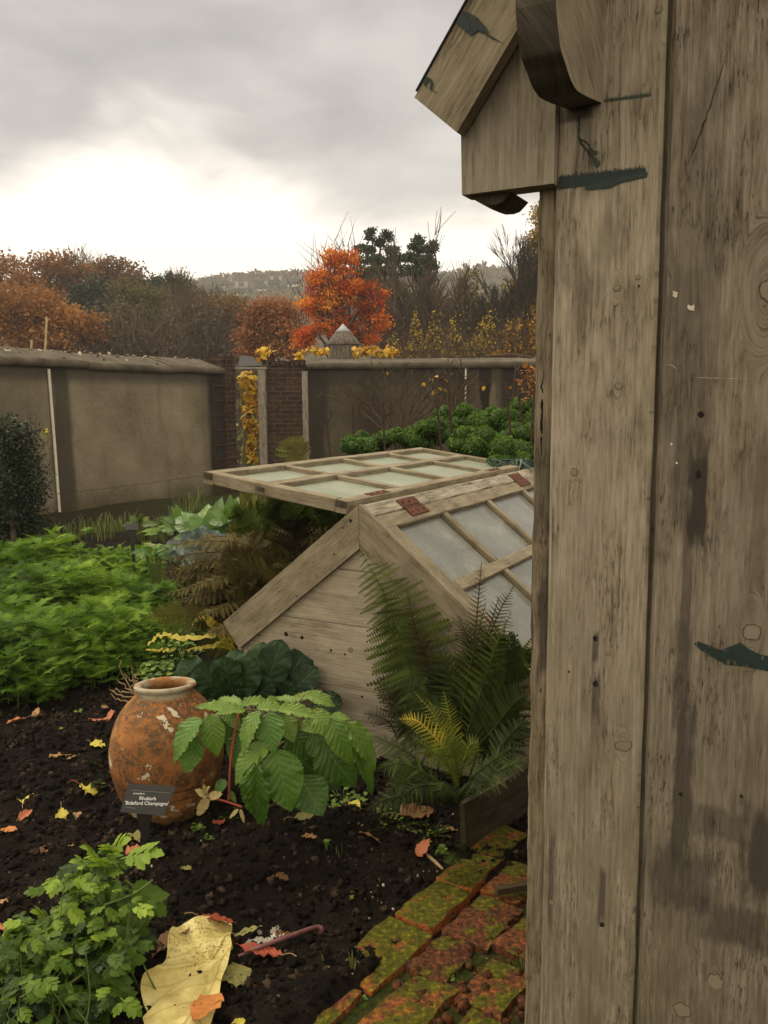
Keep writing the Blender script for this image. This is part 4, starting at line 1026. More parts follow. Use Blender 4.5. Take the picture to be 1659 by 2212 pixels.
b = MB(); slab(b, np.array([-4.2, 16.2, 0]), UX, 0, 3.2, -.3, 2.25, NB, .3); b.build('render', mat_simple('mottled wall', [(.3, (.035, .028, .018)), (.5, (.10, .085, .06)), (.7, (.22, .20, .16))], 5, 6, .95, .8, .03), wb2)
b = MB(); prism(b, [at(514, 792, 15.2), at(560, 790, 15.2), at(546, 770, 16.1), at(518, 768, 16.1)], np.array([0, -.5, .87]), .05, UX, Z)
tag(b.build('slate_roof', mat_simple('slate', [(.3, (.018, .018, .02)), (.7, (.035, .035, .04))], 8, 4, .7), origin=at(537, 790, 15.4)), 'small patch of slate roof showing over the plank lintel', 'roof')

# ================================================================== HILLS AND FAR HOUSES
HILLM = mat_simple('hill scrub', [(.3, (.022, .026, .012)), (.48, (.045, .042, .021)), (.6, (.075, .055, .028)), (.75, (.085, .075, .035))], .035, 6, .95, 1.0, 1.5, .1, bsc=.5)
def hill_top(xp):      # skyline in photo units
    return np.interp(xp, [-600, 300, 415, 470, 520, 600, 660, 780, 900, 985, 1060, 1130, 1250, 1500, 2200], [640, 630, 622, 612, 606, 601, 598, 600, 600, 597, 592, 594, 590, 585, 600])
def hill_h(x, y):
    x = np.asarray(x); y = np.asarray(y)
    xp = CX + F * x / np.maximum(y, 1)
    top = (869 - hill_top(xp) - 6) / F * 330
    k = sstep(y, 110, 330)
    p = np.stack([x / 40, y / 40, x * 0], -1)
    return EYE + (top - EYE) * k + 5 * fbm(p, 3) * k * (1 - sstep(y, 300, 330) * .8) - sstep(y, 335, 600) * top * .9
hx = np.linspace(-420, 420, 150); hy = np.concatenate([np.linspace(100, 340, 70), np.linspace(350, 600, 12)])
X, Y = np.meshgrid(hx, hy); b = MB()
i = np.arange(len(hy) - 1)[:, None] * 150; j = np.arange(149)[None]
b.add(np.stack([X.ravel(), Y.ravel(), hill_h(X.ravel(), Y.ravel())], -1), np.stack([i + j, i + j + 1, i + j + 151, i + j + 150], -1).reshape(-1, 4))
tag(b.build('hill', HILLM, smooth=True), kind='structure')
LQ = (np.array([[-.5, 0, 0], [.1, -.42, .08], [.55, .05, -.05], [-.05, .45, .06]]), np.array([[0, 1, 2, 3]]), np.array([[0, 0], [1, 0], [1, 1], [0, 1.0]]))
FARW = mat_leaf('far scrub leaf', [(0, (.020, .028, .014)), (.35, (.045, .048, .024)), (.65, (.12, .075, .038)), (1, (.17, .13, .06))], .1, .8, .1, .03, .5)
b = MB()
k = 5200; cx_ = R.uniform(-160, 190, k); cy_ = R.uniform(130, 325, k); ch_ = hill_h(cx_, cy_)
for q in range(6):
    s_ = R.uniform(.5, 1.2, k); off = R.normal(0, 1.5, (k, 3)); off[:, 2] = np.abs(off[:, 2]) * .6 * (1 - .6 * sstep(cy_, 250, 320))
    scatter(b, LQ, np.stack([cx_, cy_, ch_], -1) + off, rot_rand(k), s_ * 1.2, np.clip(.5 + .5 * fbm(np.stack([cx_ / 25, cy_ / 25, cx_ * 0], -1), 2) + R.normal(0, .08, k), 0, 1))
tag(b.build('far_woodland', FARW), kind='stuff')
HW = mat_simple('white house wall', [(.4, (.55, .54, .52)), (.6, (.68, .67, .64))], .3, 2)
HG = mat_simple('grey house wall', [(.4, (.26, .245, .22)), (.6, (.33, .31, .28))], .3, 2)
HR = mat_simple('slate house roof', [(.4, (.075, .065, .06)), (.6, (.11, .095, .085))], .5, 2)
HWIN = mat_simple('dark window', [(.4, (.02, .02, .025)), (.6, (.04, .04, .045))], 1, 2, .2)
def house(x, y, wpx, hpx, Y, wall, lab, nwin=3, chim=1):
    Ys = np.arange(130, 329, 1.0); rz = np.array([at(x, y, q)[2] for q in Ys]); hz = hill_h(np.array([at(x, y, q)[0] for q in Ys]), Ys)
    hit = np.nonzero(rz < hz + .5)[0]; Y = float(Ys[hit[0]]) if len(hit) else 327.0
    s = Y / F; c = at(x, y, Y); w_, h_ = wpx * s, hpx * s; d_ = w_ * .5
    t_ = thing('house', lab, 'house', c, 'houses on the far hill')
    b = MB(); X0 = c + np.array([-w_ / 2, 0, -4]); board(b, X0, UX, Z, np.array([0, 1.0, 0]), w_, h_ + 4, d_, .02, 1, 0); b.build('wall', wall, t_)
    b = MB(); e = .4; rh = h_ * .5
    prism(b, [c + np.array([-w_ / 2 - e, -e, h_]), c + np.array([-w_ / 2 - e, d_ + e, h_]), c + np.array([-w_ / 2 - e, d_ / 2, h_ + rh])], np.array([-1.0, 0, 0]), w_ + 2 * e, np.array([0, 1.0, 0]), Z); rf = b.build('roof', HR, t_)
    for q in range(chim):
        b = MB(); board(b, c + np.array([w_ * (.38 - .7 * q), d_ / 2 - .5, h_ + rh * .5]), UX, Z, np.array([0, 1.0, 0]), .9, rh * .5 + 1.2, 1, .02, 1, 0); b.build('chimney', HG, rf)
    for q in range(nwin):
        for lv in range(2 if h_ > 4.5 else 1):
            b = MB(); board(b, c + np.array([-w_ / 2 + w_ * (q + .5) / nwin - .55, -.06, h_ * (.18 + .48 * lv)]), UX, Z, np.array([0, 1.0, 0]), 1.1, 1.5, .05, .01, 1, 0); b.build('window', HWIN, t_)
house(517, 636, 27, 12, 285, HW, 'large white house standing alone below the skyline', 4, 2)
house(563, 626, 22, 6, 300, HW, 'low white cottage right of the large white house', 3, 1)
house(592, 617, 26, 8, 322, HG, 'grey house row on the hill crest left of a smaller white one', 4, 2)
house(634, 616, 26, 9, 318, HW, 'pale house on the crest nearest the flaming maple', 4, 1)
house(487, 618, 18, 7, 322, HG, 'dark roofed house on the crest above the white house', 3, 1)
house(462, 636, 24, 6, 290, HW, 'long low whitish building left of the large white house', 4, 0)

# ================================================================== TREES
def tcol(name, stops, trans=.25): return mat_leaf(name, stops, trans, .7, .2, .5, .25)
TL = dict(
    oak=tcol('oak leaf', [(0, (.085, .038, .014)), (.5, (.25, .105, .032)), (1, (.40, .185, .055))]),
    brown=tcol('brown leaf', [(0, (.060, .033, .015)), (.5, (.17, .090, .038)), (1, (.27, .145, .06))]),
    dkc=tcol('conifer needle', [(0, (.010, .018, .012)), (.5, (.028, .044, .028)), (1, (.065, .080, .05))], .1),
    pine=tcol('pine needle', [(0, (.012, .026, .014)), (.5, (.036, .066, .036)), (1, (.085, .125, .068))], .1),
    olive=tcol('olive leaf', [(0, (.045, .040, .016)), (.5, (.115, .095, .035)), (1, (.19, .15, .05))]),
    mauve=tcol('bare twig haze', [(0, (.055, .038, .026)), (.5, (.105, .073, .05)), (1, (.155, .115, .08))]),
    maple=mat_leaf('maple leaf', [(0, (.20, .022, .012)), (.3, (.52, .080, .020)), (.6, (.68, .19, .020)), (1, (.74, .34, .035))], .3, .6, .25, .35, .9),
    rust=tcol('rust leaf', [(0, (.12, .045, .02)), (.5, (.30, .115, .045)), (1, (.44, .20, .075))]),
    gold=tcol('gold leaf', [(0, (.13, .065, .010)), (.5, (.32, .165, .018)), (1, (.50, .30, .035))]),
    yg=tcol('yellow green leaf', [(0, (.08, .06, .009)), (.5, (.25, .17, .018)), (1, (.48, .32, .035))]),
)
def ell_pts(ells, Y, M_):
    out = []
    wts = np.array([e[2] * e[3] for e in ells], float); wts /= wts.sum()
    for e, n in zip(ells, np.maximum(3, (wts * M_).astype(int))):
        c = at(e[0], e[1], Y); s = Y / F
        d = R.normal(size=(n, 3)); d /= np.linalg.norm(d, axis=1)[:, None]
        rr = R.random(n) ** .38
        out.append(c + d * rr[:, None] * np.array([e[2] * s, max(e[2], e[3]) * s * .8, e[3] * s]))
    return np.concatenate(out)
def limb(mb, a, b_, r0, r1, wob=.1, n=7, sides=5, sag=0.0):
    t_ = np.linspace(0, 1, n)[:, None]; L = np.linalg.norm(b_ - a)
    P = a + (b_ - a) * t_ + wob * L * np.sin(t_ * np.pi) * np.cumsum(R.normal(0, .35, (n, 3)), 0)
    P[:, 2] += sag * L * np.sin(t_[:, 0] * np.pi)
    tube(mb, P, np.linspace(r0, r1, n), sides, cap=False); return P
def tree(name, lab, ells, Y, leaf, n=4500, size=.16, clumps=160, crad=.6, trunkx=None, bark=None, tr=.18, cat='tree', group='trees beyond the garden walls', twigs=0, base_z=None):
    s = Y / F; cl = ell_pts(ells, Y, clumps)
    cx0 = np.mean([e[0] for e in ells]) if trunkx is None else trunkx
    bp = at(cx0, 869, Y); bp[2] = -.3 if base_z is None else base_z
    t_ = thing(name, lab, cat, bp, group)
    b = MB(); cen = cl.mean(0); topc = cl[cl[:, 2].argmax()]
    tp = limb(b, bp, np.array([cen[0] * .8 + topc[0] * .2, Y, cen[2] * .55 + topc[2] * .45]), tr, tr * .35, .05, 9, 7)
    tops = []
    for e in ells:
        c = at(e[0], e[1], Y); st = tp[R.integers(3, 7)]; tops.append(limb(b, st, c, tr * .4, tr * .12, .12, 8, 5, .08))
    alls = np.concatenate(tops + [tp[3:]])
    for q in R.permutation(len(cl))[:min(len(cl), 110)]:
        st = alls[np.argmin(np.linalg.norm(alls - cl[q], axis=1) + R.random(len(alls)) * .5)]; limb(b, st, cl[q], tr * .12, tr * .04, .12, 5, 4, .05)
    b.build('trunk', bark or BARK, t_)
    n = int(n * 1.9); size = size * .66
    b = MB(); per = max(1, n // len(cl))
    ph = np.clip(.5 + .7 * fbm(cl / (crad * 3.2), 2) + R.normal(0, .17, len(cl)), 0, 1)
    pos = np.repeat(cl, per, 0); rn = np.repeat(ph, per)
    d = R.normal(0, 1, pos.shape) * crad * np.array([1, 1, .66]) * .45
    pos = pos + d; k = len(pos)
    scatter(b, LQ, pos, rot_rand(k), size * R.uniform(.6, 1.4, k), np.clip(rn + R.normal(0, .06, k), 0, 1))
    b.build('crown', leaf, t_)
    if twigs:
        b = MB(); up_twigs(b, cl, twigs, .9, .012); b.build('twig', TWIG, t_)
    return t_
TW = (np.array([[-.5, 0, 0], [.5, 0, 0], [.15, 1, 0], [-.15, 1, 0]]), np.array([[0, 1, 2, 3]]), np.zeros((4, 2)))
def up_twigs(mb, cl, k, L, wd, up=.8):
    c = cl[R.integers(0, len(cl), k)] + R.normal(0, .25, (k, 3)); d = R.normal(0, .55, (k, 3)); d[:, 2] = np.abs(d[:, 2]) * .5 + up
    l_ = L * R.uniform(.4, 1.3, k); Fm = frames(d, np.array([0, -1.0, 0]) + R.normal(0, .1, (k, 3)))
    scatter(mb, TW, c, Fm, np.stack([np.full(k, wd * 2), l_, l_], -1), R.random(k))
def bare(name, lab, x, ytop, Y, spread, lev=5, r0=.14, bark=None, base_y=None, group='trees beyond the garden walls', cat='tree', upf=.35, n0=1, fork=(2, 4), rmin=.012, ls=.36, leafmat=None, nleaf=0):
    bp = at(x, 869, Y); top = at(x, ytop, Y); bp[2] = -.3
    if base_y is not None: bp = at(x, base_y, Y)
    H = top[2] - bp[2]; t_ = thing(name, lab, cat, bp, group); b = MB(); tips = []
    def grow(p, d, L, r, lv):
        n = 6 if lv > 1 else 4; P = [p]; dd = d.copy()
        for _ in range(n - 1):
            dd = nrm(dd + R.normal(0, .10, 3) + np.array([0, 0, .05])); P.append(P[-1] + dd * L / (n - 1))
        tube(b, P, np.linspace(r, r * .62, n), 6 if lv >= lev - 1 else 3, cap=False)
        if lv == 0: tips.append(P[-1]); return
        for _ in range(R.integers(*fork) + (1 if lv < 3 else 0)):
            q = R.integers(n // 2, n); sd_ = R.normal(0, 1, 3); sd_[2] *= .4
            nd = nrm(dd + nrm(sd_) * spread * R.uniform(.6, 1.2) + np.array([0, 0, upf * .3]))
            grow(P[q], nd, L * R.uniform(.55, .85), max(rmin, r * .55), lv - 1)
        grow(P[-1], dd, L * .75, max(rmin, r * .62), lv - 1)
    for q in range(n0):
        d0 = np.array([0, 0, 1.0]) + (R.normal(0, .25, 3) * np.array([1, 1, 0]) if n0 > 1 else 0); grow(bp + (R.normal(0, .3, 3) * np.array([1, 1, 0]) if n0 > 1 else 0), nrm(d0), H * ls, r0, lev)
    # scale the height to the measured top
    V = np.concatenate(b.v); k = H / max(.1, np.percentile(V[:, 2], 99.9) - bp[2])
    b.v = [bp + (v - bp) * np.array([min(k, 1.3), min(k, 1.3), k]) for v in b.v]
    b.build('trunk', bark or TWIG, t_)
    if leafmat:
        tp_ = bp + (np.array(tips) - bp) * np.array([min(k, 1.3), min(k, 1.3), k]); c = tp_[R.integers(0, len(tp_), nleaf)] + R.normal(0, .15, (nleaf, 3))
        b = MB(); scatter(b, LQ, c, rot_rand(nleaf), R.uniform(.06, .13, nleaf), R.random(nleaf)); b.build('crown', leafmat, t_)
    return t_
def thicket(name, lab, x0, x1, ytop, Y, k, L, wd, mt, leafmat=None, nleaf=0, lsz=.08, group='bushes beyond the garden walls'):
    bp = at((x0 + x1) / 2, 869, Y); bp[2] = 0; t_ = thing(name, lab, 'bush', bp, group); s = Y / F
    top = at(x0, ytop, Y)[2]; W_ = (x1 - x0) * s; b = MB()
    x = R.uniform(-.5, .5, k); prof = (1 - (2 * x) ** 4) * .55 + .45; prof = prof * (.82 + .36 * np.interp(x, np.linspace(-.5, .5, 12), R.random(12)))
    hh_ = R.random(k) ** .8 * prof * (top - .2)
    c = np.stack([bp[0] + x * W_, Y + R.normal(0, W_ * .22, k), hh_ - L * .4], -1)
    d = R.normal(0, .5, (k, 3)) + np.stack([x * 1.0, x * 0, np.full(k, .9)], -1)
    l_ = L * R.uniform(.5, 1.4, k); scatter(b, TW, c, frames(d, np.array([0, -1.0, 0]) + R.normal(0, .2, (k, 3))), np.stack([wd * R.uniform(.6, 2.2, k), l_, l_], -1), R.random(k))
    for q in range(26):
        a_ = bp + np.array([R.uniform(-.5, .5) * W_ * .8, R.normal(0, W_ * .1), 0]); limb(b, a_, a_ + np.array([R.normal(0, W_ * .1), 0, top * R.uniform(.5, .85)]), wd * 2.2, wd * .7, .06, 7, 4)
    b.build('stem', mt, t_)
    if leafmat:
        b = MB(); x = R.uniform(-.5, .5, nleaf); pr_ = ((1 - (2 * x) ** 8) * .35 + .65) * (.75 + .5 * np.interp(x, np.linspace(-.5, .5, 14), R.random(14)))
        c = np.stack([bp[0] + x * W_, Y + R.normal(0, W_ * .25, nleaf), R.random(nleaf) ** .75 * pr_ * top], -1)
        scatter(b, LQ, c, rot_rand(nleaf), lsz * R.uniform(.5, 1.5, nleaf), np.clip(.5 + .5 * fbm(c / 1.2, 2) + R.normal(0, .18, nleaf), 0, 1)); b.build('foliage', leafmat, t_)
    return t_
# far row first
tree('oak_tree', 'tall bronze oak at the far left with sky showing through its top', [(40, 610, 55, 40), (110, 585, 70, 38), (160, 610, 45, 45), (10, 590, 40, 35), (90, 640, 90, 40)], 56, TL['oak'], 5200, .26, 150, .8, 70, tr=.35)
bare('bare_tree', 'pale leafless tree rising behind the bronze oak', 140, 536, 66, .55, 6, .20, BARKP, fork=(2, 4), rmin=.022)
bare('bare_tree', 'smaller pale leafless tree leaning beside the brown domed tree', 182, 560, 68, .5, 5, .16, BARKP, rmin=.022)
tree('tall_tree', 'dark brown domed tree left of the conifers', [(215, 590, 32, 30), (250, 600, 42, 38), (285, 615, 28, 40), (250, 650, 55, 50)], 60, TL['brown'], 5200, .26, 130, .8, 240, tr=.3)
tree('fir_tree', 'blackish evergreen below the bronze oak', [(210, 640, 30, 40), (225, 690, 45, 50), (175, 650, 30, 35)], 50, TL['dkc'], 3600, .24, 110, .6, 215, tr=.25)
tree('fir_tree', 'dark pointed conifer with layered top near the hill houses', [(372, 605, 20, 14), (375, 630, 30, 20), (370, 670, 32, 40), (362, 720, 35, 40)], 58, TL['dkc'], 3600, .24, 120, .55, 372, tr=.22)
tree('fir_tree', 'short dark conifer left of the layered conifer', [(335, 620, 22, 22), (325, 660, 30, 40), (408, 640, 22, 28)], 60, TL['dkc'], 2600, .24, 90, .6, 335, tr=.22)
tree('ash_tree', 'olive brown tree standing before the dark conifers', [(310, 665, 40, 40), (345, 690, 45, 40), (285, 700, 45, 50), (270, 650, 25, 40)], 48, TL['olive'], 5200, .2, 140, .7, 310, tr=.2)
tree('ash_tree', 'dull green tree half hidden behind the grey thicket', [(395, 650, 30, 30), (380, 700, 40, 45), (500, 655, 30, 20)], 56, TL['olive'], 3600, .22, 110, .7, 390, tr=.2)
bare('birch_tree', 'reddish leafless birch with a long thin leader', 437, 575, 50, .32, 6, .14, TWIG, fork=(2, 4), rmin=.016, leafmat=TL['brown'], nleaf=1500)
thicket('bush', 'grey brown bare thicket behind the left end of the wall', 215, 400, 690, 38, 5200, 1.1, .028, TWIG, TL['mauve'], 5200, .13)
thicket('bush', 'mauve rounded bare thicket in the middle distance', 360, 520, 675, 42, 5200, 1.1, .03, TWIG, TL['mauve'], 5200, .14)
tree('oak_tree', 'rust brown tree between the birch and the maple', [(480, 670, 35, 28), (455, 715, 40, 45), (520, 680, 40, 35), (500, 730, 50, 40)], 44, TL['brown'], 5200, .19, 140, .6, 480, tr=.2)
tree('oak_tree', 'copper coloured tree touching the left of the maple', [(600, 670, 45, 28), (560, 700, 45, 40), (620, 720, 50, 50), (560, 745, 50, 30)], 34, TL['rust'], 6400, .15, 170, .5, 590, tr=.18)
tree('oak_tree', 'orange brown oak standing just beyond the left wall', [(60, 655, 70, 35), (130, 690, 70, 45), (30, 720, 60, 50), (190, 710, 30, 30), (110, 740, 90, 30), (0, 660, 40, 40)], 36, TL['oak'], 8200, .17, 200, .6, 75, tr=.22)
tree('maple_tree', 'flaming red and orange maple beyond the wall', [(712, 562, 24, 20), (745, 560, 24, 22), (690, 600, 28, 28), (738, 610, 36, 34), (672, 648, 22, 32), (785, 628, 36, 28), (815, 640, 20, 30), (722, 655, 38, 36), (775, 675, 34, 26), (815, 695, 28, 18), (680, 705, 32, 26), (735, 715, 34, 30), (785, 725, 34, 22), (655, 735, 22, 18)], 27, TL['maple'], 11000, .105, 230, .26, 742, tr=.15, twigs=420)
tree('pine_tree', 'dark green pine rising behind the maple', [(801, 506, 7, 14), (836, 508, 8, 12), (818, 524, 12, 8), (788, 538, 20, 8), (842, 540, 22, 8), (772, 562, 18, 7), (812, 560, 32, 9), (858, 558, 14, 9), (786, 588, 34, 9), (842, 586, 36, 9), (815, 612, 46, 11), (852, 634, 40, 12), (815, 645, 40, 14)], 36, TL['pine'], 9000, .14, 230, .22, 822, tr=.2)
tree('pine_tree', 'smaller dark pine beside the leafless saplings', [(905, 520, 9, 10), (895, 535, 16, 6), (920, 540, 16, 7), (936, 530, 9, 8), (884, 556, 18, 7), (915, 562, 28, 8), (935, 575, 14, 7), (893, 584, 26, 9), (915, 600, 26, 9)], 37, TL['pine'], 5200, .14, 130, .20, 907, tr=.16)
bare('sapling', 'thin leafless sapling with one long bent leader', 942, 480, 33, .28, 4, .045, TWIG, fork=(1, 3), rmin=.013)
thicket('bush', 'dark tangled leafless thicket under the pines', 835, 960, 625, 33, 7000, 1.0, .022, TWIG, TL['mauve'], 4200, .10)
thicket('bush', 'reddish leafless thicket right of the pines', 930, 1060, 640, 36, 6000, 1.0, .022, TWIG, TL['olive'], 4200, .11)
thicket('bush', 'dull olive thicket below the bare hill', 1000, 1150, 668, 40, 4500, 1.0, .024, TWIG, TL['olive'], 7000, .13)
bare('bare_tree', 'slender grey leafless tree near the shed', 1095, 503, 34, .34, 6, .09, BARK, fork=(2, 4), rmin=.014)
tree('poplar_tree', 'tall yellowing tree cut off by the shed post', [(1175, 480, 26, 40), (1170, 530, 32, 40), (1165, 600, 40, 45), (1160, 660, 45, 50), (1120, 640, 28, 30)], 34, TL['yg'], 8000, .12, 200, .36, 1175, tr=.15)
thicket('bush', 'golden leaved bush along the wall top before the thicket', 815, 1080, 702, 22, 4200, .6, .009, TWIG, TL['yg'], 6000, .05)
thicket('bush', 'bright amber bush beside the shed post', 1060, 1200, 705, 20, 3500, .6, .010, TWIG, TL['gold'], 6500, .06)
for k, (x, yt, lab) in enumerate([(1008, 570, 'first small bare tree on the right hand skyline'), (1035, 562, 'rounded bare tree on the skyline second from the sapling'), (1062, 570, 'third bare skyline tree above the dark slope'), (1078, 575, 'last bare skyline tree left of the slender grey tree'), (615, 596, 'tiny bare tree on the skyline among the houses'), (655, 592, 'bare skyline tree touching the maple')]):
    bare('skyline_tree', lab, x, yt, 320, .6, 4, .3, TWIG, base_y=606, fork=(2, 4), rmin=.16, group='bare trees on the far hill')

# conical shingled roof beyond the wall
YG = 22.0; sg = YG / F
g0 = at(742, 770, YG)
gz_ = thing('dovecote', 'small round hut with conical shingle roof and lead cap in front of the maple', 'hut', (g0[0], YG, g0[2] - 2))
SHING = mat_simple('grey shingles', [(.3, (.050, .040, .032)), (.5, (.115, .095, .078)), (.7, (.20, .175, .15))], 9, 5, .9, .8, .03, stretch=(2.2, 2.2, .35))
zt = lambda y: at(742, y, YG)[2]
b = MB(); c0 = np.array([g0[0], YG, 0])
lathe(b, [(36 * sg, zt(746)), (37 * sg, zt(744)), (31 * sg, zt(735)), (23 * sg, zt(725)), (16 * sg, zt(716))], c0, Z, 40, wob=.03); rf = b.build('roof', SHING, gz_)
b = MB(); lathe(b, [(16 * sg, zt(717)), (16.5 * sg, zt(716)), (8 * sg, zt(708)), (.5 * sg, zt(699))], c0, Z, 24); b.build('lead_cap', mat_simple('lead', [(.3, (.26, .29, .33)), (.7, (.36, .39, .43))], 5, 3, .5), rf)
b = MB(); lathe(b, [(33 * sg, zt(900)), (33 * sg, zt(746))], c0, Z, 30); b.build('wall', SHING, gz_)
# yellow creeper along the wall top
CREEP = G['fallyel'] = mat_leaf('golden creeper leaf', [(0, (.30, .13, .012)), (.5, (.52, .30, .020)), (1, (.66, .47, .06))], .35, .5, .3, 6, .4)
LOV = T_leaf(ovate, 6, 1, .15, .3)
def leaf_cloud(mb, T, pts, sz, up=(0, 0, 1), rn=None):
    k = len(pts); d = R.normal(0, 1, (k, 3)); d[:, 2] -= .5
    scatter(mb, T, pts, frames(d, np.array([0, -.7, 1]) + R.normal(0, .4, (k, 3))), sz * R.uniform(.6, 1.3, k), R.random(k) if rn is None else rn)
def creeper(lab, runs, Y, n, sz, stems=None):
    c0 = at(runs[0][0], 869, Y); t_ = thing('climbing_plant', lab, 'climber', (c0[0], Y, 0), 'yellow creepers about the walls'); b = MB()
    for (x, y, rx, ry) in runs:
        k = int(n * rx * ry / sum(r[2] * r[3] for r in runs)) + 6
        p = np.array([at(x + R.uniform(-1, 1) * rx, y + R.uniform(-1, 1) * ry, Y + R.normal(0, .08)) for _ in range(k)]); leaf_cloud(b, LOV, p, sz)
    b.build('foliage', CREEP, t_); b = MB()
    for (x, y, rx, ry) in runs: tube(b, spline([at(x - rx, y + ry, Y), at(x, y + R.uniform(-1, 1) * ry * .5, Y), at(x + rx, y - ry * .3, Y)], 8), .008, 4)
    b.build('stem', TWIG, t_)
creeper('yellow creeper leaves above the wall left of the hut', [(690, 757, 14, 6), (660, 760, 8, 4), (648, 768, 7, 5)], 15.0, 40, .10)
creeper('yellow creeper leaves above the wall right of the hut', [(775, 757, 12, 6), (800, 753, 14, 7), (843, 757, 22, 6), (815, 760, 50, 3)], 15.0, 85, .10)
creeper('orange yellow creeper hanging in the gate opening', [(545, 830, 8, 26), (543, 880, 14, 40), (545, 940, 12, 30), (528, 820, 10, 10), (548, 985, 10, 12)], 14.9, 190, .13)
creeper('pale twiggy creeper at the top of the gate opening', [(572, 757, 14, 7), (566, 768, 8, 4)], 15.0, 26, .12)
# mottled pale stems in the opening
b = MB()
for k in range(16): x = R.uniform(515, 545); tube(b, spline([at(x, 1000, 15), at(x + R.uniform(-6, 6), 920, 15), at(x + R.uniform(-8, 8), R.uniform(800, 860), 15)], 8), .012, 4)
leaf_cloud(b, LOV, np.array([at(R.uniform(515, 550), R.uniform(820, 1000), 15.1) for _ in range(120)]), .07)
tag(b.build('climbing_plant', G['olive'], origin=at(530, 1000, 15)), 'mottled grey green stems filling the left of the gate opening', 'climber')
# twigs and canes on the walls
b = MB()
for k in range(5): tube(b, spline([at(1050 + k * 6, 772 - R.uniform(0, 4), 14.0), at(1110, 766 + R.uniform(-2, 4), 14.0), at(1150 - k * 5, 774 - R.uniform(0, 4), 14.0)], 8), .012, 4)
tag(b.build('cut_branch', TWIG, origin=at(1100, 770, 14)), 'dark cut branches lying along the right coping', 'branch')
CANE = mat_simple('bamboo cane', [(.3, (.30, .22, .11)), (.7, (.48, .38, .21))], 20, 3, .6)
for x, y0, y1, lab in ((99, 685, 780, 'taller pale bamboo cane behind the left wall'), (67, 735, 780, 'shorter pale bamboo cane behind the left wall')):
    b = MB(); P = spline([at(x - 3, y1, 12.6), at(x, (y0 + y1) / 2, 12.6), at(x + 2, y0, 12.6)], 10); tube(b, P, .016 + .003 * (np.arange(10) % 3 == 0), 7); tag(b.build('bamboo_cane', CANE, origin=P[0]), lab, 'cane')
# fruit bushes trained on the right wall
def fruit(lab, x0, n, sx, ybase, ytop, Y):
    bp = at(x0, ybase, Y); t_ = thing('fruit_bush', lab, 'bush', bp, 'leafless fruit bushes against the wall'); b = MB(); tips = []
    for k in range(n):
        f_ = (k + .5) / n * 2 - 1; x1 = x0 + f_ * sx + R.normal(0, 6); y1 = ytop + abs(f_) ** 1.5 * 55 + R.uniform(0, 14)
        P = spline([bp + R.normal(0, .03, 3), at(x0 + (x1 - x0) * .25, ybase - (ybase - y1) * .42, Y), at(x0 + (x1 - x0) * .62, ybase - (ybase - y1) * .75, Y + .05), at(x1, y1, Y + R.normal(0, .1))], 14)
        P += R.normal(0, .012, P.shape); tube(b, P, np.linspace(.020, .008, 14), 5, cap=False)
        for q in range(5, 14):
            for _ in range(2 if q < 10 else 3):
                d = nrm(P[min(q + 1, 13)] - P[q - 1] + R.normal(0, .55, 3) * np.linalg.norm(P[q] - P[q - 1]) * 2.2); L = R.uniform(.06, .22)
                tube(b, [P[q], P[q] + d * L * .5 + R.normal(0, .01, 3), P[q] + d * L + Z * .03], [.007, .006, .004], 3, cap=False); tips.append(P[q] + d * L)
    b.build('stem', TWIG, t_); b = MB(); k = min(len(tips), 6)
    leaf_cloud(b, LOV, np.array(tips)[R.permutation(len(tips))[:k]], .085); b.build('foliage', CREEP, t_)
fruit('wide bare fruit bush fanned over the middle of the right wall', 862, 16, 165, 975, 792, 13.6)
fruit('upright bare fruit bush behind the kale rods', 975, 9, 75, 950, 788, 13.4)
b = MB(); bp = at(1135, 900, 12.5); t_ = thing('fruit_bush', 'small bush with orange brown leaves beside the shed post', 'bush', bp)
for k in range(9): tube(b, spline([bp, at(1135 + R.uniform(-25, 25), 850, 12.5), at(1140 + R.uniform(-35, 30), R.uniform(785, 815), 12.5)], 8), .008, 4)
b.build('stem', TWIG, t_); b = MB(); leaf_cloud(b, LOV, np.array([at(1143 + R.normal(0, 14), R.uniform(790, 890), 12.5) for _ in range(110)]), .075); b.build('foliage', mat_leaf('russet leaf', [(0, (.14, .05, .012)), (.5, (.28, .11, .02)), (1, (.42, .22, .035))], .3), t_)
# cream conduit on the right wall
b = MB(); tube(b, [at(1005, 935, 14.2), at(1006, 796, 14.2)], .016, 6); tag(b.build('conduit', bpy.data.materials['cream conduit'], origin=at(1005, 935, 14.2)), 'thin pale pipe on the dark right hand wall', 'pipe')

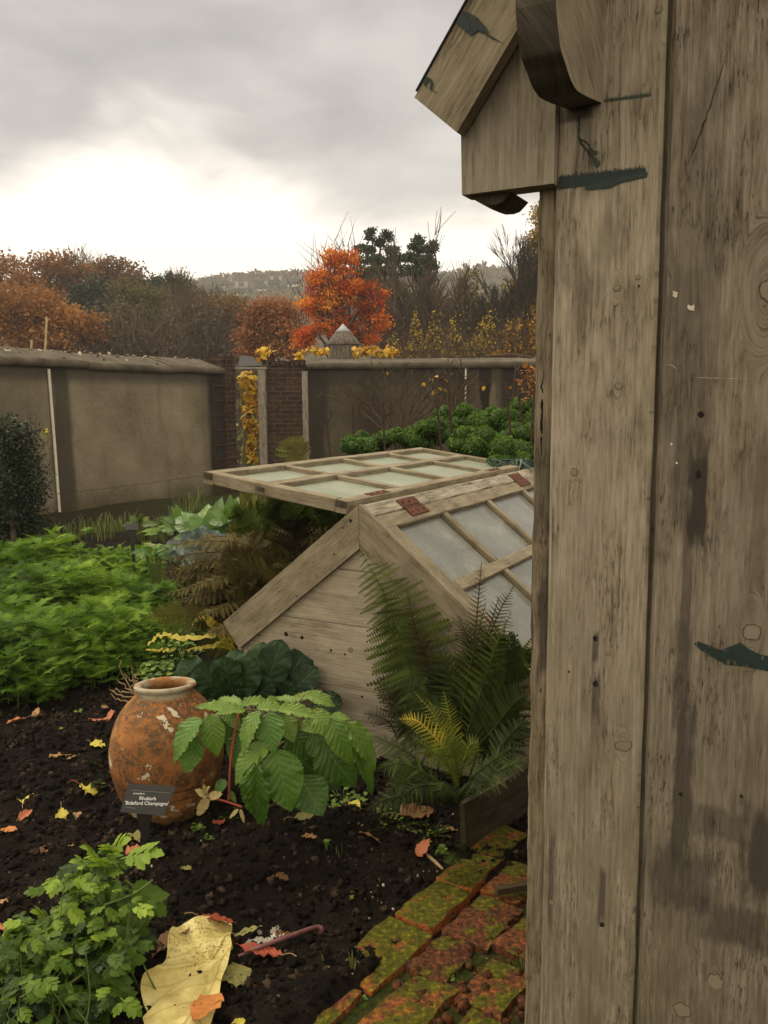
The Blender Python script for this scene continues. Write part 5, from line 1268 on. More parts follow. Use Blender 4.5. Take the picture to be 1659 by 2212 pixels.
# ================================================================== KALE BED
IC3 = ico(3)
def kale(x, y, Y, wpx, hpx, lab, seed, nd):
    s = Y / F; c = at(x, y, Y); W_, H_ = wpx * s, hpx * s; bz = gh(c[0], Y); t_ = thing('kale_plant', lab, 'kale', (c[0], Y, bz), 'curly kale plants'); b = MB(); st = MB()
    tube(st, spline([np.array([c[0], Y, bz - .05]), np.array([c[0] + .02, Y, (bz + c[2]) / 2]), c], 6), .022, 6)
    for k in range(nd):
        th = R.uniform(0, 6.283); el = R.uniform(-.5, 1.0); rr = R.uniform(.35, 1.0)
        p = c + np.array([math.cos(th) * W_ * rr * math.cos(el * .9), math.sin(th) * W_ * .9 * rr * math.cos(el * .9), H_ * math.sin(el * 1.3)])
        rad = R.uniform(.058, .105) * (1 if W_ > .3 else .8); v, f = IC3
        v2 = v * (1 + .30 * fbm(v * 3.1 + k * 7 + seed, 2) + .22 * np.abs(fbm(v * 8 + k * 3, 2)))[:, None] * rad * np.array([1.1, 1.1, .72])
        v2 = v2 @ rot_rand(1)[0].T * np.array([1, 1, .85]) + p
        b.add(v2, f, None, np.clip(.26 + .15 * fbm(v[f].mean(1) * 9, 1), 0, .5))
        m_ = 620; q = R.integers(0, len(v2), m_); nn_ = nrm(v2[q].mean(0) - p); nv = v2[q] - p; nv /= np.linalg.norm(nv, axis=1)[:, None]
        dd = np.cross(nv, R.normal(size=(m_, 3))) * .9 + nv * .7
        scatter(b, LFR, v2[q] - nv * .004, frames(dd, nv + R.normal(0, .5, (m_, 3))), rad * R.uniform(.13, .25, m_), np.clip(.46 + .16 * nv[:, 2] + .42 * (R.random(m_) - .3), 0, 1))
        tube(st, spline([np.array([c[0], Y, (bz + c[2] * 2) / 3]), (c + p) / 2 - Z * .03, p], 5), .006, 4)
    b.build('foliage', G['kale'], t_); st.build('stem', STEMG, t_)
LFR = T_leaf(lambda a: .5 * math.sin(math.pi * (a * .8 + .12)), 4, 1, .2, .2, 0, 0, 6, .25)
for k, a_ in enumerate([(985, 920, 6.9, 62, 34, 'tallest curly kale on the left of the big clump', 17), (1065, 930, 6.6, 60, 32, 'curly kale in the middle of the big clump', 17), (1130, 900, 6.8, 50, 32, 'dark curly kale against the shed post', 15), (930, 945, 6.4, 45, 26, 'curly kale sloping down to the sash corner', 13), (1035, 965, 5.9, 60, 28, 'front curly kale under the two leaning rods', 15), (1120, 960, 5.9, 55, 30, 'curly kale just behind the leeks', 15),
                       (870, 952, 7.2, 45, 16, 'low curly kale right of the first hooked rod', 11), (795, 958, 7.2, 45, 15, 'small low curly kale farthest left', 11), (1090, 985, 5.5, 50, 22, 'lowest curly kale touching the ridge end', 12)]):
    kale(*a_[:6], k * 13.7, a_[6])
b = MB()
for k in range(26):
    x = R.uniform(1070, 1160); p = at(x, 1030, 5.3); q = at(x + R.normal(0, 14), R.uniform(990, 1003), 5.3); r_ = q + np.array([R.normal(0, .08), R.normal(0, .05), -R.uniform(.0, .09)])
    P = spline([p, (p + q) / 2 + Z * .03, q, r_], 9); Sd = np.array([1, .3, 0]) * .012
    ws = np.interp(np.linspace(0, 1, 9), [0, .6, 1], [1, .9, .1]); V = np.concatenate([P - Sd * ws[:, None], P + Sd * ws[:, None] + Z * .004]); b.add(V, [(i_, i_ + 1, i_ + 10, i_ + 9) for i_ in range(8)], None, R.random())
tag(b.build('leek', G['cabbage'], origin=at(1115, 1030, 5.3)), 'row of blue green leeks peeping over the ridge board', 'leeks')
# rusty hooked support rods
for k, (x0, yt, x1, yb_, Y, hk, lab) in enumerate([(702, 884, 715, 975, 8.6, 1, 'hooked rusty rod farthest left beside the pier'), (761, 874, 766, 970, 7.6, 1, 'hooked rusty rod in front of the low kale end'), (779, 856, 785, 940, 8.4, 2, 'slim rod between the two hooked rods at the left'), (828, 868, 833, 963, 7.0, 1, 'thick hooked rusty rod amid the fanned bush'), (843, 860, 845, 955, 8.6, 0, 'thin rod just right of the thick hooked rod'), (942, 861, 951, 970, 6.2, 2, 'forked rod leaning in front of the big kale'), (967, 826, 982, 978, 5.9, 0, 'long rod rising high through the kale clump'), (1015, 883, 1017, 950, 7.2, 0, 'short rod among dark kale'), (1092, 826, 1107, 1008, 5.6, 1, 'tall hooked rod standing directly behind the leeks'), (1118, 835, 1134, 950, 6.2, 0, 'leaning rod between the leeks and the shed post'), (1156, 830, 1151, 1002, 5.6, 2, 'forked rod half hidden by the shed post')]):
    a_ = at(x0, yt, Y); c_ = at(x1, yb_, Y); c_ = c_ + (c_ - a_) * .6; b = MB()
    tube(b, [c_, (a_ + c_) / 2 + R.normal(0, .006, 3), a_], .0095, 6)
    if hk >= 1:
        hd = np.array([1.0, .2, 0]) * (.055 if hk == 1 else .04)
        tube(b, spline([a_ + Z * -.10, a_ + hd * .5 - Z * .115, a_ + hd - Z * .09, a_ + hd * 1.1 - Z * .02], 9) if hk == 1 else [a_ - Z * .10, a_ + hd - Z * .03, a_ + hd * 1.3 + Z * .03], .008, 6)
    tag(b.build('support_rod', RUSTD, origin=c_), lab, 'rod', 'rusty plant support rods')

# ================================================================== PLANTS IN THE BED
def G0(x, y, dz=0.0):
    p = on(x, y, 0.0); 
    for _ in range(3): p = on(x, y, gh(p[0], p[1]) + dz)
    return p
# feathery green manure: nobody could count its stems
BIP = [T_bipin(7, .36, q, 5) for q in range(4)]
b = MB()
k = 5200
x = R.uniform(-6.2, -1.15, k); y = R.uniform(3.75, 6.7, k)
pu = np.stack([CX + F * x / y, y], -1)
edge_near = np.interp(x, [-3.5, -2.4, -1.9, -1.5, -1.2], [3.6, 3.75, 3.95, 4.25, 4.8]); right = np.interp(y, [3.7, 4.4, 5.2, 6.2, 7.4, 8.4], [-1.62, -1.25, -1.18, -1.6, -2.4, -3.1])
edge = np.minimum(y - edge_near, (right - x) * .9) + .25 * fbm(np.stack([x * 2, y * 2, x * 0], -1), 2)
ok = (edge > 0) & (pu[:, 0] > -130); x, y, edge = x[ok], y[ok], edge[ok]
hgt = (.09 + .29 * np.clip(edge / .5, 0, 1) ** .7) * (.72 + .75 * fbm(np.stack([x * 2.6, y * 2.6, x * 0 + 3], -1), 2)) * R.uniform(.8, 1.25, len(x))
nst = len(x)
for q in range(13):
    hz = hgt * (R.random(nst) ** .55); th = R.uniform(0, 6.283, nst)
    d = np.stack([np.cos(th), np.sin(th), R.uniform(.05, 1.0, nst)], -1); L = R.uniform(.05, .112, nst) * (.75 + .5 * hz / .4)
    pos = np.stack([x, y, ground_h(x, y) + hz * .95], -1) + d * .015
    clump = np.clip(.46 + .85 * fbm(np.stack([x * 2.6, y * 2.6, hz * 4], -1), 2), .1, .9)
    sel = np.arange(nst) % 4 == q % 4
    for T in (BIP[q % 4],):
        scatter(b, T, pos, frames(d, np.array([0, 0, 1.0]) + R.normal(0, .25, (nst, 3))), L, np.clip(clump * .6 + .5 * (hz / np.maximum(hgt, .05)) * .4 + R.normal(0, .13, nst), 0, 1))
tag(b.build('feathery_plants', G['phacelia']), kind='stuff')
b = MB()
for q in range(260): p = np.array([x[q], y[q], gh(x[q], y[q])]); tube(b, [p, p + np.array([R.normal(0, .03), R.normal(0, .03), hgt[q] * .8])], .003, 4, cap=False)
tag(b.build('plant_stalks', STEMG), kind='stuff')

# dark clipped bush against the left wall
bp = G0(30, 1178); s_ = bp[1] / F
t_ = thing('box_bush', 'dark green small leaved bush at the left edge before the rendered wall', 'bush', bp)
b = MB(); BOXL = T_leaf(ovate, 3, 1, .2, .2); cl = ell_pts([(20, 1040, 62, 105), (45, 960, 36, 40), (10, 940, 50, 35), (40, 1130, 55, 45), (70, 1040, 24, 70)], bp[1] + .2, 420)
pos = np.repeat(cl, 34, 0) + R.normal(0, .05, (len(cl) * 34, 3)); d = R.normal(0, 1, pos.shape) + np.array([0, 0, .5])
scatter(b, BOXL, pos, frames(d, R.normal(0, .6, pos.shape) + np.array([0, -.4, 1])), R.uniform(.018, .036, len(pos)), np.clip(np.repeat(R.normal(.42, .14, len(cl)), 34) + R.normal(0, .15, len(pos)), 0, 1))
v, f = ico(3)
for e in [(20, 1050, 48, 95), (35, 1120, 45, 40)]:
    c = at(e[0], e[1], bp[1] + .25); b.add(c + v * (1 + .25 * fbm(v * 3, 2))[:, None] * np.array([e[2], e[2], e[3]]) * s_ * .85, f, None, .08)
b.build('foliage', G['box'], t_); b = MB(); tube(b, [bp - Z * .05, at(25, 1040, bp[1] + .2)], .03, 6)
for q in range(8): tube(b, [at(25, 1060, bp[1] + .2), at(*[(80, 905), (95, 915), (62, 900), (20, 895), (105, 950), (118, 1010), (70, 890), (100, 985)][q], bp[1] + .1)], [.008, .003], 4)
b.build('stem', TWIG, t_)
b = MB(); leaf_cloud(b, LOV, np.array([at(97, 930, bp[1]) + R.normal(0, .02, 3) for _ in range(12)]), .05)
tag(b.build('flower', G['fern_y'], origin=at(97, 930, bp[1])), 'small yellow sprig standing out of the dark bush', 'flower')

# grass tufts
def tuft(x, y, n, hpx, spread, lab, mt='grass', wd=.004, lean=.5):
    p = G0(x, y); L0 = hpx * p[1] / F; b = MB()
    for q in range(n):
        th = R.uniform(0, 6.283); d = np.array([math.cos(th), math.sin(th), 0]) * lean * R.random(); L = L0 * R.uniform(.5, 1.1); o = p + np.array([math.cos(th), math.sin(th), 0]) * spread * R.random()
        P = spline([o, o + (d * .35 + Z * .6) * L, o + (d + Z * (.95 - .3 * R.random())) * L], 6); Sd = nrm(np.cross(Z, d + np.array([.01, .02, 0]))) * wd; w_ = np.array([1, .95, .85, .65, .4, .05])
        V = np.concatenate([P - Sd * w_[:, None], P + Sd * w_[:, None]]); b.add(V, [(i_, i_ + 1, i_ + 7, i_ + 6) for i_ in range(5)], None, R.random())
    return tag(b.build('grass_tuft', G[mt], origin=p), lab, 'grass', 'grass tufts in the bed')
tuft(318, 1168, 90, 62, .14, 'thick grass tuft beside the small black sign near the wall'); tuft(345, 1158, 70, 55, .12, 'grass tuft between the two far black signs'); tuft(160, 1165, 60, 40, .25, 'thin dry grass at the foot of the cream conduit', 'grass'); tuft(225, 1165, 40, 45, .15, 'sparse grass left of the small black sign')
for x_, y_, n_, l_ in ((40, 1155, 45, 'sparse dry grass in front of the dark bush'), (262, 1150, 50, 'dry grass at the far edge of the feathery plants'), (395, 1130, 60, 'green grass behind the purplish cabbage'), (120, 1166, 45, 'low grass between the dark bush and the pipe'), (420, 1106, 60, 'grass at the wall foot behind glossy leaves'), (205, 1150, 45, 'fine grass under the slack wires')): tuft(x_, y_, 70, n_, .3, l_, 'grass', .006)
tuft(765, 2090, 9, 60, .01, 'three leaved grass tuft springing beside the long mossy brick', 'grass', .0022, .7); tuft(1130, 2140 * .985, 12, 50, .03, 'grass blades growing in the rubble joint', 'grass', .002, .6); tuft(700, 2075, 6, 40, .02, 'short grass under the purple stalk', 'grass', .002, .6); tuft(893, 2100, 8, 55, .02, 'grass blades beside the hollowed end of the long brick', 'grass', .002, .5); tuft(735, 1850, 5, 35, .02, 'single upright blades near the tan leaf on bare soil', 'grass', .0018, .4)

# broad glossy leaves, blue cabbages by the wall
CH = [T_leaf(ovate, 10, 2, .15, .3 + .2 * q, 0, .02, 5, .05, q) for q in range(3)]
CAB = [T_leaf(roundl, 14, 3, .1, .25, .12, .02, 4, .07, q) for q in range(3)]
def rosette(name, lab, cat, leaves, T, mt, Y, group=None, stemm=STEMG):
    p0 = at(*leaves[0][0], Y); p0[2] = gh(p0[0], p0[1]); t_ = thing(name, lab, cat, p0, group); b = MB(); st = MB()
    for (bs, tp, wd, *rest) in leaves:
        dY = rest[0] if rest else 0.0; a_ = at(*bs, Y + dY * .5); c_ = at(*tp, Y + dY); L = np.linalg.norm(c_ - a_); d = (c_ - a_) / L
        up = rest[1] if len(rest) > 1 else np.array([0, -.75, .65]); up = up + R.normal(0, .12, 3)
        w_ = wd * Y / F / .8
        scatter(b, T[R.integers(0, len(T))], a_[None], frames(d[None], up), np.array([[w_ / 1.0, L, L]]), rest[2] if len(rest) > 2 else R.uniform(.25, .75))
        tube(st, [p0, (p0 + a_) / 2, a_ + d * L * .2], [.006, .005, .003], 5, cap=False)
    b.build('foliage', mt, t_, smooth=True); st.build('stem', stemm, t_); return t_
rosette('leafy_plant', 'glossy upright green leaves near the foot of the left wall', 'plant', [((430, 1150), (400, 1100), 50), ((450, 1150), (440, 1085), 60, .1), ((460, 1150), (472, 1070), 42, .1), ((470, 1150), (490, 1100), 40), ((440, 1155), (380, 1125), 45, -.1), ((455, 1160), (420, 1120), 60, -.15), ((475, 1155), (500, 1130), 50, -.1), ((430, 1160), (372, 1150), 40, -.1), ((465, 1160), (455, 1110), 60, -.2), ((410, 1150), (375, 1105), 36, .1), ((485, 1160), (520, 1120), 45, .1)], CH, G['chard'], 7.2)
def ring_leaves(cx_, cy_, rx, ry, n, wd):
    out = []
    for q in range(n):
        th = math.pi * (q + R.uniform(.2, .8)) / n; L = R.uniform(.75, 1.15); d0 = R.uniform(-.25, .2)
        out.append(((cx_ + math.cos(th) * rx * .2, cy_ - math.sin(th) * ry * .15), (cx_ + math.cos(th) * rx * L, cy_ - math.sin(th) * ry * L * R.uniform(.6, 1.1)), wd * R.uniform(.7, 1.15), d0))
    return out
for cx_, cy_, rx, ry, n, wd, Y, mt, lab in ((400, 1140, 50, 45, 14, 30, 7.6, 'chard', 'small leafy green plant behind the first cabbage'), (500, 1130, 55, 55, 16, 40, 7.0, 'chard', 'broad leafy plant under the far end of the opened sash'), (560, 1110, 60, 45, 14, 36, 7.4, 'chard', 'dim leafy plant in the shade of the opened sash'), (350, 1150, 40, 26, 12, 20, 7.8, 'weed', 'low pale leafy plant by the grass tuft'), (330, 1200, 50, 30, 14, 24, 5.6, 'chard', 'low green leaves between the feathery plants and the brown ferns'), (480, 1240, 60, 40, 14, 30, 5.0, 'chard', 'green leaves glimpsed through the brown ferns'), (300, 1135, 36, 26, 12, 18, 8.3, 'grass', 'small tufty leaves at the wall foot'), (440, 1215, 60, 26, 12, 26, 5.4, 'cabbage', 'low blue leaves in front of the larger cabbage')):
    rosette('leafy_plant', lab, 'plant', ring_leaves(cx_, cy_, rx, ry, n, wd), CH, G[mt], Y, 'leafy plants by the wall')
rosette('cabbage', 'blue grey cabbage with ragged leaves between ferns and feathery plants', 'cabbage', [((430, 1185), (440, 1135), 55), ((440, 1190), (470, 1150), 60, -.1), ((430, 1190), (395, 1150), 50, -.05), ((450, 1185), (500, 1165), 55, -.1), ((420, 1195), (370, 1168), 50, -.1, np.array([.3, -.5, .8])), ((440, 1200), (455, 1165), 60, -.25), ((460, 1195), (525, 1190), 45, -.1), ((415, 1200), (345, 1180), 45, -.1)], CAB, G['cabbage'], 5.9)
rosette('cabbage', 'purplish single cabbage plant left of the larger blue cabbage', 'cabbage', [((385, 1190), (365, 1165), 32), ((390, 1190), (405, 1160), 36), ((385, 1195), (350, 1190), 30, -.1), ((395, 1195), (425, 1185), 30, -.1)], CAB, mat_leaf('purple cabbage', [(0, (.05, .045, .055)), (.6, (.09, .08, .095)), (1, (.15, .14, .15))], .1, .6, vein=(.15, .13, .15)), 6.2)
# lumber on soil, small far signs
b = MB()
for (x, y, x2, y2, w_) in ((318, 1186, 352, 1180, .05), (312, 1178, 340, 1183, .045)):
    a_ = G0(x, y, .02); c_ = G0(x2, y2, .02); d = nrm(c_ - a_); board(b, a_, nrm(np.cross(Z, d)), d, Z, w_, np.linalg.norm(c_ - a_), .02, .003, 3)
tag(b.build('timber_scrap', W_GABLE, origin=G0(330, 1182)), 'two pale scraps of board lying on soil by the cabbage', 'board')
def sign(corners, stake_px, Y, ybase, lab, text=None):
    c4 = [at(x, y, Yc) for (x, y), Yc in zip(corners, Y)]; base = at(stake_px, ybase, np.mean(Y[2:]) + .01); base[2] = gh(base[0], base[1]) - .03
    t_ = thing('plant_label', lab, 'label', base); b = MB(); c4 = np.array(c4); n = nrm(np.cross(c4[1] - c4[0], c4[3] - c4[0])); n = n if n @ (O - c4[0]) > 0 else -n
    e1 = nrm(c4[1] - c4[0]); e2 = np.cross(n, e1)
    prism(b, c4, n, .003, e1, e2); b.build('plate', BLACKP, t_)
    b = MB(); mid = c4.mean(0) - n * .006; top = mid * .45 + (c4[2] + c4[3]) / 2 * .55 - n * .004
    wpx = .011 * (1 if text else 1.1)
    zs = np.linspace(0, 1, 9); V = []; 
    for q in zs:
        p = base + (top - base) * q; hw_ = wpx * (1 if q < .62 else 1 + 1.5 * ((q - .62) / .38) ** 1.6); V += [p - e1 * hw_ - n * 0, p + e1 * hw_]
    b.add(V, [(2 * q, 2 * q + 1, 2 * q + 3, 2 * q + 2) for q in range(8)]); b.add(np.array(V) - n * .005, [(2 * q + 1, 2 * q, 2 * q + 2, 2 * q + 3) for q in range(8)])
    V = np.array(V); 
    for sd_ in (0, 1): E_ = V[sd_::2]; b.add(np.vstack([E_, E_ - n * .005]), [(q, q + 1, q + 10, q + 9) for q in range(8)])
    b.build('stake', BLACKP, t_); return t_, c4, n, e1, e2
mlab, t = newmat('white lettering'); fin(t, (.72, .72, .72), .7)
mgry, t = newmat('grey lettering'); fin(t, (.17, .17, .175), .7)
lab_t, c4, n_, e1, e2 = sign([(279, 1692), (380, 1698), (355, 1763), (259, 1754)], 309, [2.51, 2.51, 2.465, 2.465], 1905, 'black plant label reading Rhubarb Bideford Champagne in front of the clay pot')
def text(body, px, size, mt, parent, off=.0006, align='CENTER'):
    cu = bpy.data.curves.new('lettering', 'FONT'); cu.body = body; cu.size = size; cu.align_x = align; cu.align_y = 'CENTER'; cu.extrude = .0002; cu.resolution_u = 3
    tmp = bpy.data.objects.new('lettering_tmp', cu); COL.objects.link(tmp); dg = bpy.context.evaluated_depsgraph_get(); me = bpy.data.meshes.new_from_object(tmp.evaluated_get(dg)); bpy.data.objects.remove(tmp)
    ob = bpy.data.objects.new('lettering', me); COL.objects.link(ob); me.materials.clear(); me.materials.append(mt)
    c = plane(px[0], px[1], c4[0] + n_ * off, n_)
    v2 = nrm((c4[0] + c4[1]) / 2 - (c4[2] + c4[3]) / 2); v2 = nrm(v2 - n_ * (v2 @ n_)); 
    # letters keep to the plate's own (sheared) edges: along e1, upright along the plate normal's other axis
    upv = nrm(plane(px[0], px[1] - 8, c4[0], n_) - plane(px[0], px[1], c4[0], n_)); upv = nrm(upv * .75 + v2 * .25)
    ob.parent = parent; c = c - BASE[parent.name]
    ob.matrix_local = Matrix([[e1[i_], upv[i_], n_[i_], c[i_]] for i_ in range(3)] + [[0, 0, 0, 1]]); return ob
text('Rhubarb', (319, 1725), .0155, mlab, lab_t); text("'Bideford Champagne'", (317, 1735.5), .0155, mlab, lab_t)
text('RHUBARB 03', (300, 1714.5), .0062, mlab, lab_t)
def rule(x0, y0, x1, y1, w_):
    b = MB(); a_ = plane(x0, y0, c4[0] + n_ * .0005, n_); c_ = plane(x1, y1, c4[0] + n_ * .0005, n_); d = nrm(c_ - a_); u_ = np.cross(n_, d) * w_; b.add([a_ - u_, c_ - u_, c_ + u_, a_ + u_], [(0, 1, 2, 3)]); b.build('rule', mgry, lab_t)
rule(284, 1707, 366, 1713, .0005); rule(272, 1744, 293, 1746, .0006)
sign([(268, 1132), (298, 1131), (299, 1144), (270, 1145)], 287, [6.25, 6.25, 6.22, 6.22], 1172, 'small blank black label among grass near the wall')
sign([(368, 1106), (383, 1104), (384, 1114), (370, 1117)], 377, [7.6, 7.6, 7.57, 7.57], 1135, 'tiny black label at the foot of the wall beside glossy leaves')

# ---- terracotta pot
m, t = newmat('old terracotta'); co = obco(t); n = t.noise(co, 5, 5, .65); n2 = t.noise(co, 62, 6, .72); n3 = t.noise(co, 120, 3, .6); n4 = t.noise(co, 12, 4, .6)
c = ramp(t, t.m('ADD', t.m('MULTIPLY', n, .55), t.m('MULTIPLY', n2, .45)), [(.32, (.13, .052, .016)), (.48, (.27, .108, .030)), (.60, (.38, .165, .048)), (.74, (.44, .23, .095))])
c = t.mix(t.m('MULTIPLY', t.m('MULTIPLY', t.rng(n2, .40, .56), .9), t.rng(n4, .34, .56)), c, (.050, .034, .021))
c = t.mix(t.m('MULTIPLY', t.rng(n3, .60, .68), t.rng(n, .42, .6)), c, (.022, .018, .014))
zz_ = t.sep(co)[2]
up_ = t.rng(zz_, .26, .44)
c = t.mix(t.m('MULTIPLY', t.m('MULTIPLY', up_, t.rng(n2, .50, .62)), .6), c, (.115, .085, .055))
c = t.mix(t.m('MULTIPLY', t.rng(t.noise(co, 9, 5, .7), .54, .68), .4), c, (.40, .24, .10))
c = t.mix(t.rng(t.m('ADD', t.noise(co, 16, 2), t.m('MULTIPLY', n3, .2)), .74, .77), c, (.48, .43, .33))
c = t.mix(t.m('MULTIPLY', t.rng(t.m('ADD', zz_, t.m('MULTIPLY', n, .12)), .20, .06), .8), c, (.085, .058, .02))
lip = t.rng(zz_, .482, .497); c = t.mix(t.m('MULTIPLY', lip, t.rng(n4, .35, .55)), c, (.34, .31, .23))
band = t.m('MAXIMUM', t.rng(t.m('ABSOLUTE', t.m('SUBTRACT', zz_, .185)), .004, .001), t.rng(t.m('ABSOLUTE', t.m('SUBTRACT', zz_, .15)), .003, .001))
c = t.mix(t.m('MULTIPLY', band, .6), c, (.06, .03, .012))
fin(t, c, .85, t.m('SUBTRACT', t.m('ADD', n2, t.m('MULTIPLY', n3, .4)), t.m('MULTIPLY', band, .8)), .6, .006, .25); CLAY = m
rim_c = at(357, 1484, 3.0); base_c = at(368, 1802, 2.95); base_c[2] = -.05
ax_ = nrm(rim_c - base_c); Hp = np.linalg.norm(rim_c - base_c)
b = MB()
prof = [(.0, -.0), (.112, 0), (.136, .03), (.168, .085), (.190, .14), (.2035, .19), (.209, .235), (.207, .28), (.196, .33), (.175, .378), (.150, .412), (.126, .435), (.112, .449)]
pp = np.array(prof) * [1, (Hp - .024) / .449]
pp = spline(np.c_[pp, pp[:, 0] * 0], 60)[:, :2]
neck = np.array([(.103, Hp - .020), (.099, Hp - .014), (.104, Hp - .006), (.112, Hp), (.1145, Hp + .008), (.110, Hp + .015), (.100, Hp + .016), (.090, Hp + .011), (.084, Hp), (.085, Hp - .02), (.12, Hp - .06), (.17, Hp - .14), (.18, Hp - .25), (.0, Hp - .36)])
lathe(b, np.vstack([pp, neck]), base_c, ax_, 96, wob=.03)
pot = b.build('terracotta_pot', CLAY, origin=base_c, smooth=True)
tag(pot, 'weathered terracotta jar leaning in the soil behind the black label', 'pot')

# ---- raspberry like plant, leaflet by leaflet
RL = [T_leaf(lambda a: .36 * math.sin(math.pi * min(1, max(0, a)) ** .78) ** .85 if 0 < a < 1 else .002, 34, 4, .18, .16 + .14 * q, .10, .022, 8, .02, q) for q in range(4)]
zz2 = lambda x, y: (199 + x / 2.5, 1327 + y / 2.5)
t_ = thing('raspberry_plant', 'raspberry like plant with large toothed leaves on a red cane before the gable', 'plant', G0(566, 1790))
TOPV = np.array([0, -.35, .94]); FRV = np.array([0, -.85, .5])
LV = [ # base, tip, width, depth base, depth tip, normal, tone
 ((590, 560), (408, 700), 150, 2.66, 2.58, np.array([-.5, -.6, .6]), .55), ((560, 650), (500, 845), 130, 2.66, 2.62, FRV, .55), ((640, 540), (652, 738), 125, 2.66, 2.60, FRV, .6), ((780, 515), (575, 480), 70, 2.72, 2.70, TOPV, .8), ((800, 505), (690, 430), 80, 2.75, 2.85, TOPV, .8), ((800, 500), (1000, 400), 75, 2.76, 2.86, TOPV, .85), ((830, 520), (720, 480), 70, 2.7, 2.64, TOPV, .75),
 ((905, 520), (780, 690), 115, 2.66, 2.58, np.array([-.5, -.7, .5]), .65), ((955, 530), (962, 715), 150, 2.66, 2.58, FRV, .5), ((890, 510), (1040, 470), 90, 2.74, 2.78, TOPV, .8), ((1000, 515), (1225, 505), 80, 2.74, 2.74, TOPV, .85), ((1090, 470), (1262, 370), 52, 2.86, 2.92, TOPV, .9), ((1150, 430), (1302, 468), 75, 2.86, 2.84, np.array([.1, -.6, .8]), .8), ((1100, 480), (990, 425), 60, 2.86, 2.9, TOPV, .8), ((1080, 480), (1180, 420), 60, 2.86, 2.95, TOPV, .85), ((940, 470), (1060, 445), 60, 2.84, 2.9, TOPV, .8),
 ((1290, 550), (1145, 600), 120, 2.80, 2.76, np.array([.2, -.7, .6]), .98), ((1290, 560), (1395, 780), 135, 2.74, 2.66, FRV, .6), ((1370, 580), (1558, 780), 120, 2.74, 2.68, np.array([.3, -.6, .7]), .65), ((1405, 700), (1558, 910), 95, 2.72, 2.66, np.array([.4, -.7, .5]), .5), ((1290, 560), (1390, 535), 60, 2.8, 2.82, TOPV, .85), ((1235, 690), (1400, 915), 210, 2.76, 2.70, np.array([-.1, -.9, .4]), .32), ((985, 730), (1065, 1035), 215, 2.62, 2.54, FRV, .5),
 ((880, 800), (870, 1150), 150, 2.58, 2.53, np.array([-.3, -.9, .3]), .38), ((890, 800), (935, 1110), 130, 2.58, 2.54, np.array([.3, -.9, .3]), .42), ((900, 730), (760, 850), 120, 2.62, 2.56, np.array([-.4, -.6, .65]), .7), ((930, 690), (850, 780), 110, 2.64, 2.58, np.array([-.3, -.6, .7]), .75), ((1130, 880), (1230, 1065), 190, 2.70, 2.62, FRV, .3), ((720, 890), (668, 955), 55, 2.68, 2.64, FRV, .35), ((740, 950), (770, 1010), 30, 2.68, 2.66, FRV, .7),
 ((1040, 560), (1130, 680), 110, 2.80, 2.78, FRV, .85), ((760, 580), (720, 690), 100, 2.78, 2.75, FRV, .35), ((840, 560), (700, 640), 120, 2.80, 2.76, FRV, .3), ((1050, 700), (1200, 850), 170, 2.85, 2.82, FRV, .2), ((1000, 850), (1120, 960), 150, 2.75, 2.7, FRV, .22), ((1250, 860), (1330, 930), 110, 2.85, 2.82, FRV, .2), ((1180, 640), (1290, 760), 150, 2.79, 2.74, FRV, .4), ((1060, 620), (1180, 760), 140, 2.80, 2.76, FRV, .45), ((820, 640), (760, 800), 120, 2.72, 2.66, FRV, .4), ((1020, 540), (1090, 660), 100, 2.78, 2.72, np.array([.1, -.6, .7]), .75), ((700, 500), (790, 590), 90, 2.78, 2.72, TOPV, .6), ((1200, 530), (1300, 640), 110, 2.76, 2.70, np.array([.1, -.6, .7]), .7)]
b = MB()
for (bs, tp, wd, y0, y1, up, tone) in LV:
    a_ = at(*zz2(*bs), y0); c_ = at(*zz2(*tp), y1); L = np.linalg.norm(c_ - a_) * 1.03; d = (c_ - a_) / np.linalg.norm(c_ - a_)
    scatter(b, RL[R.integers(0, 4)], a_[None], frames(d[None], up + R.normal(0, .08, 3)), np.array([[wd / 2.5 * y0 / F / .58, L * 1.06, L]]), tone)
b.build('foliage', G['rasp'], t_, smooth=True)
b = MB(); tube(b, spline([at(*zz2(738, 1000), 2.66), at(*zz2(748, 800), 2.67), at(*zz2(770, 640), 2.69), at(*zz2(795, 520), 2.73)], 12), .0042, 7); b.build('cane', STEMR, t_)
b = MB()
for pts in ([(1095, 900), (1100, 730), (1118, 580), (1110, 480)], [(1100, 680), (1030, 690), (985, 735)], [(1110, 700), (1190, 690), (1240, 690)], [(795, 520), (850, 515), (900, 520)], [(775, 600), (730, 570), (640, 540)], [(745, 690), (690, 680), (590, 600)], [(1118, 580), (1050, 545), (1000, 515)], [(1110, 500), (1200, 530), (1290, 552)], [(1110, 480), (1130, 450), (1150, 430)]):
    tube(b, spline([at(*zz2(*q), 2.80) for q in pts], 10), .0032, 6)
b.build('stem', STEM, t_)
b = MB(); tube(b, spline([at(*zz2(808, 1040), 2.52), at(*zz2(720, 1010), 2.52), at(*zz2(630, 990), 2.52)], 8), .0035, 6); b.build('cane', STEMR, t_)
DEAD = mat_leaf('dead leaf', [(0, (.16, .11, .05)), (.5, (.30, .23, .11)), (1, (.48, .42, .20))], .2, .7, .2, 25, .5)
b = MB()
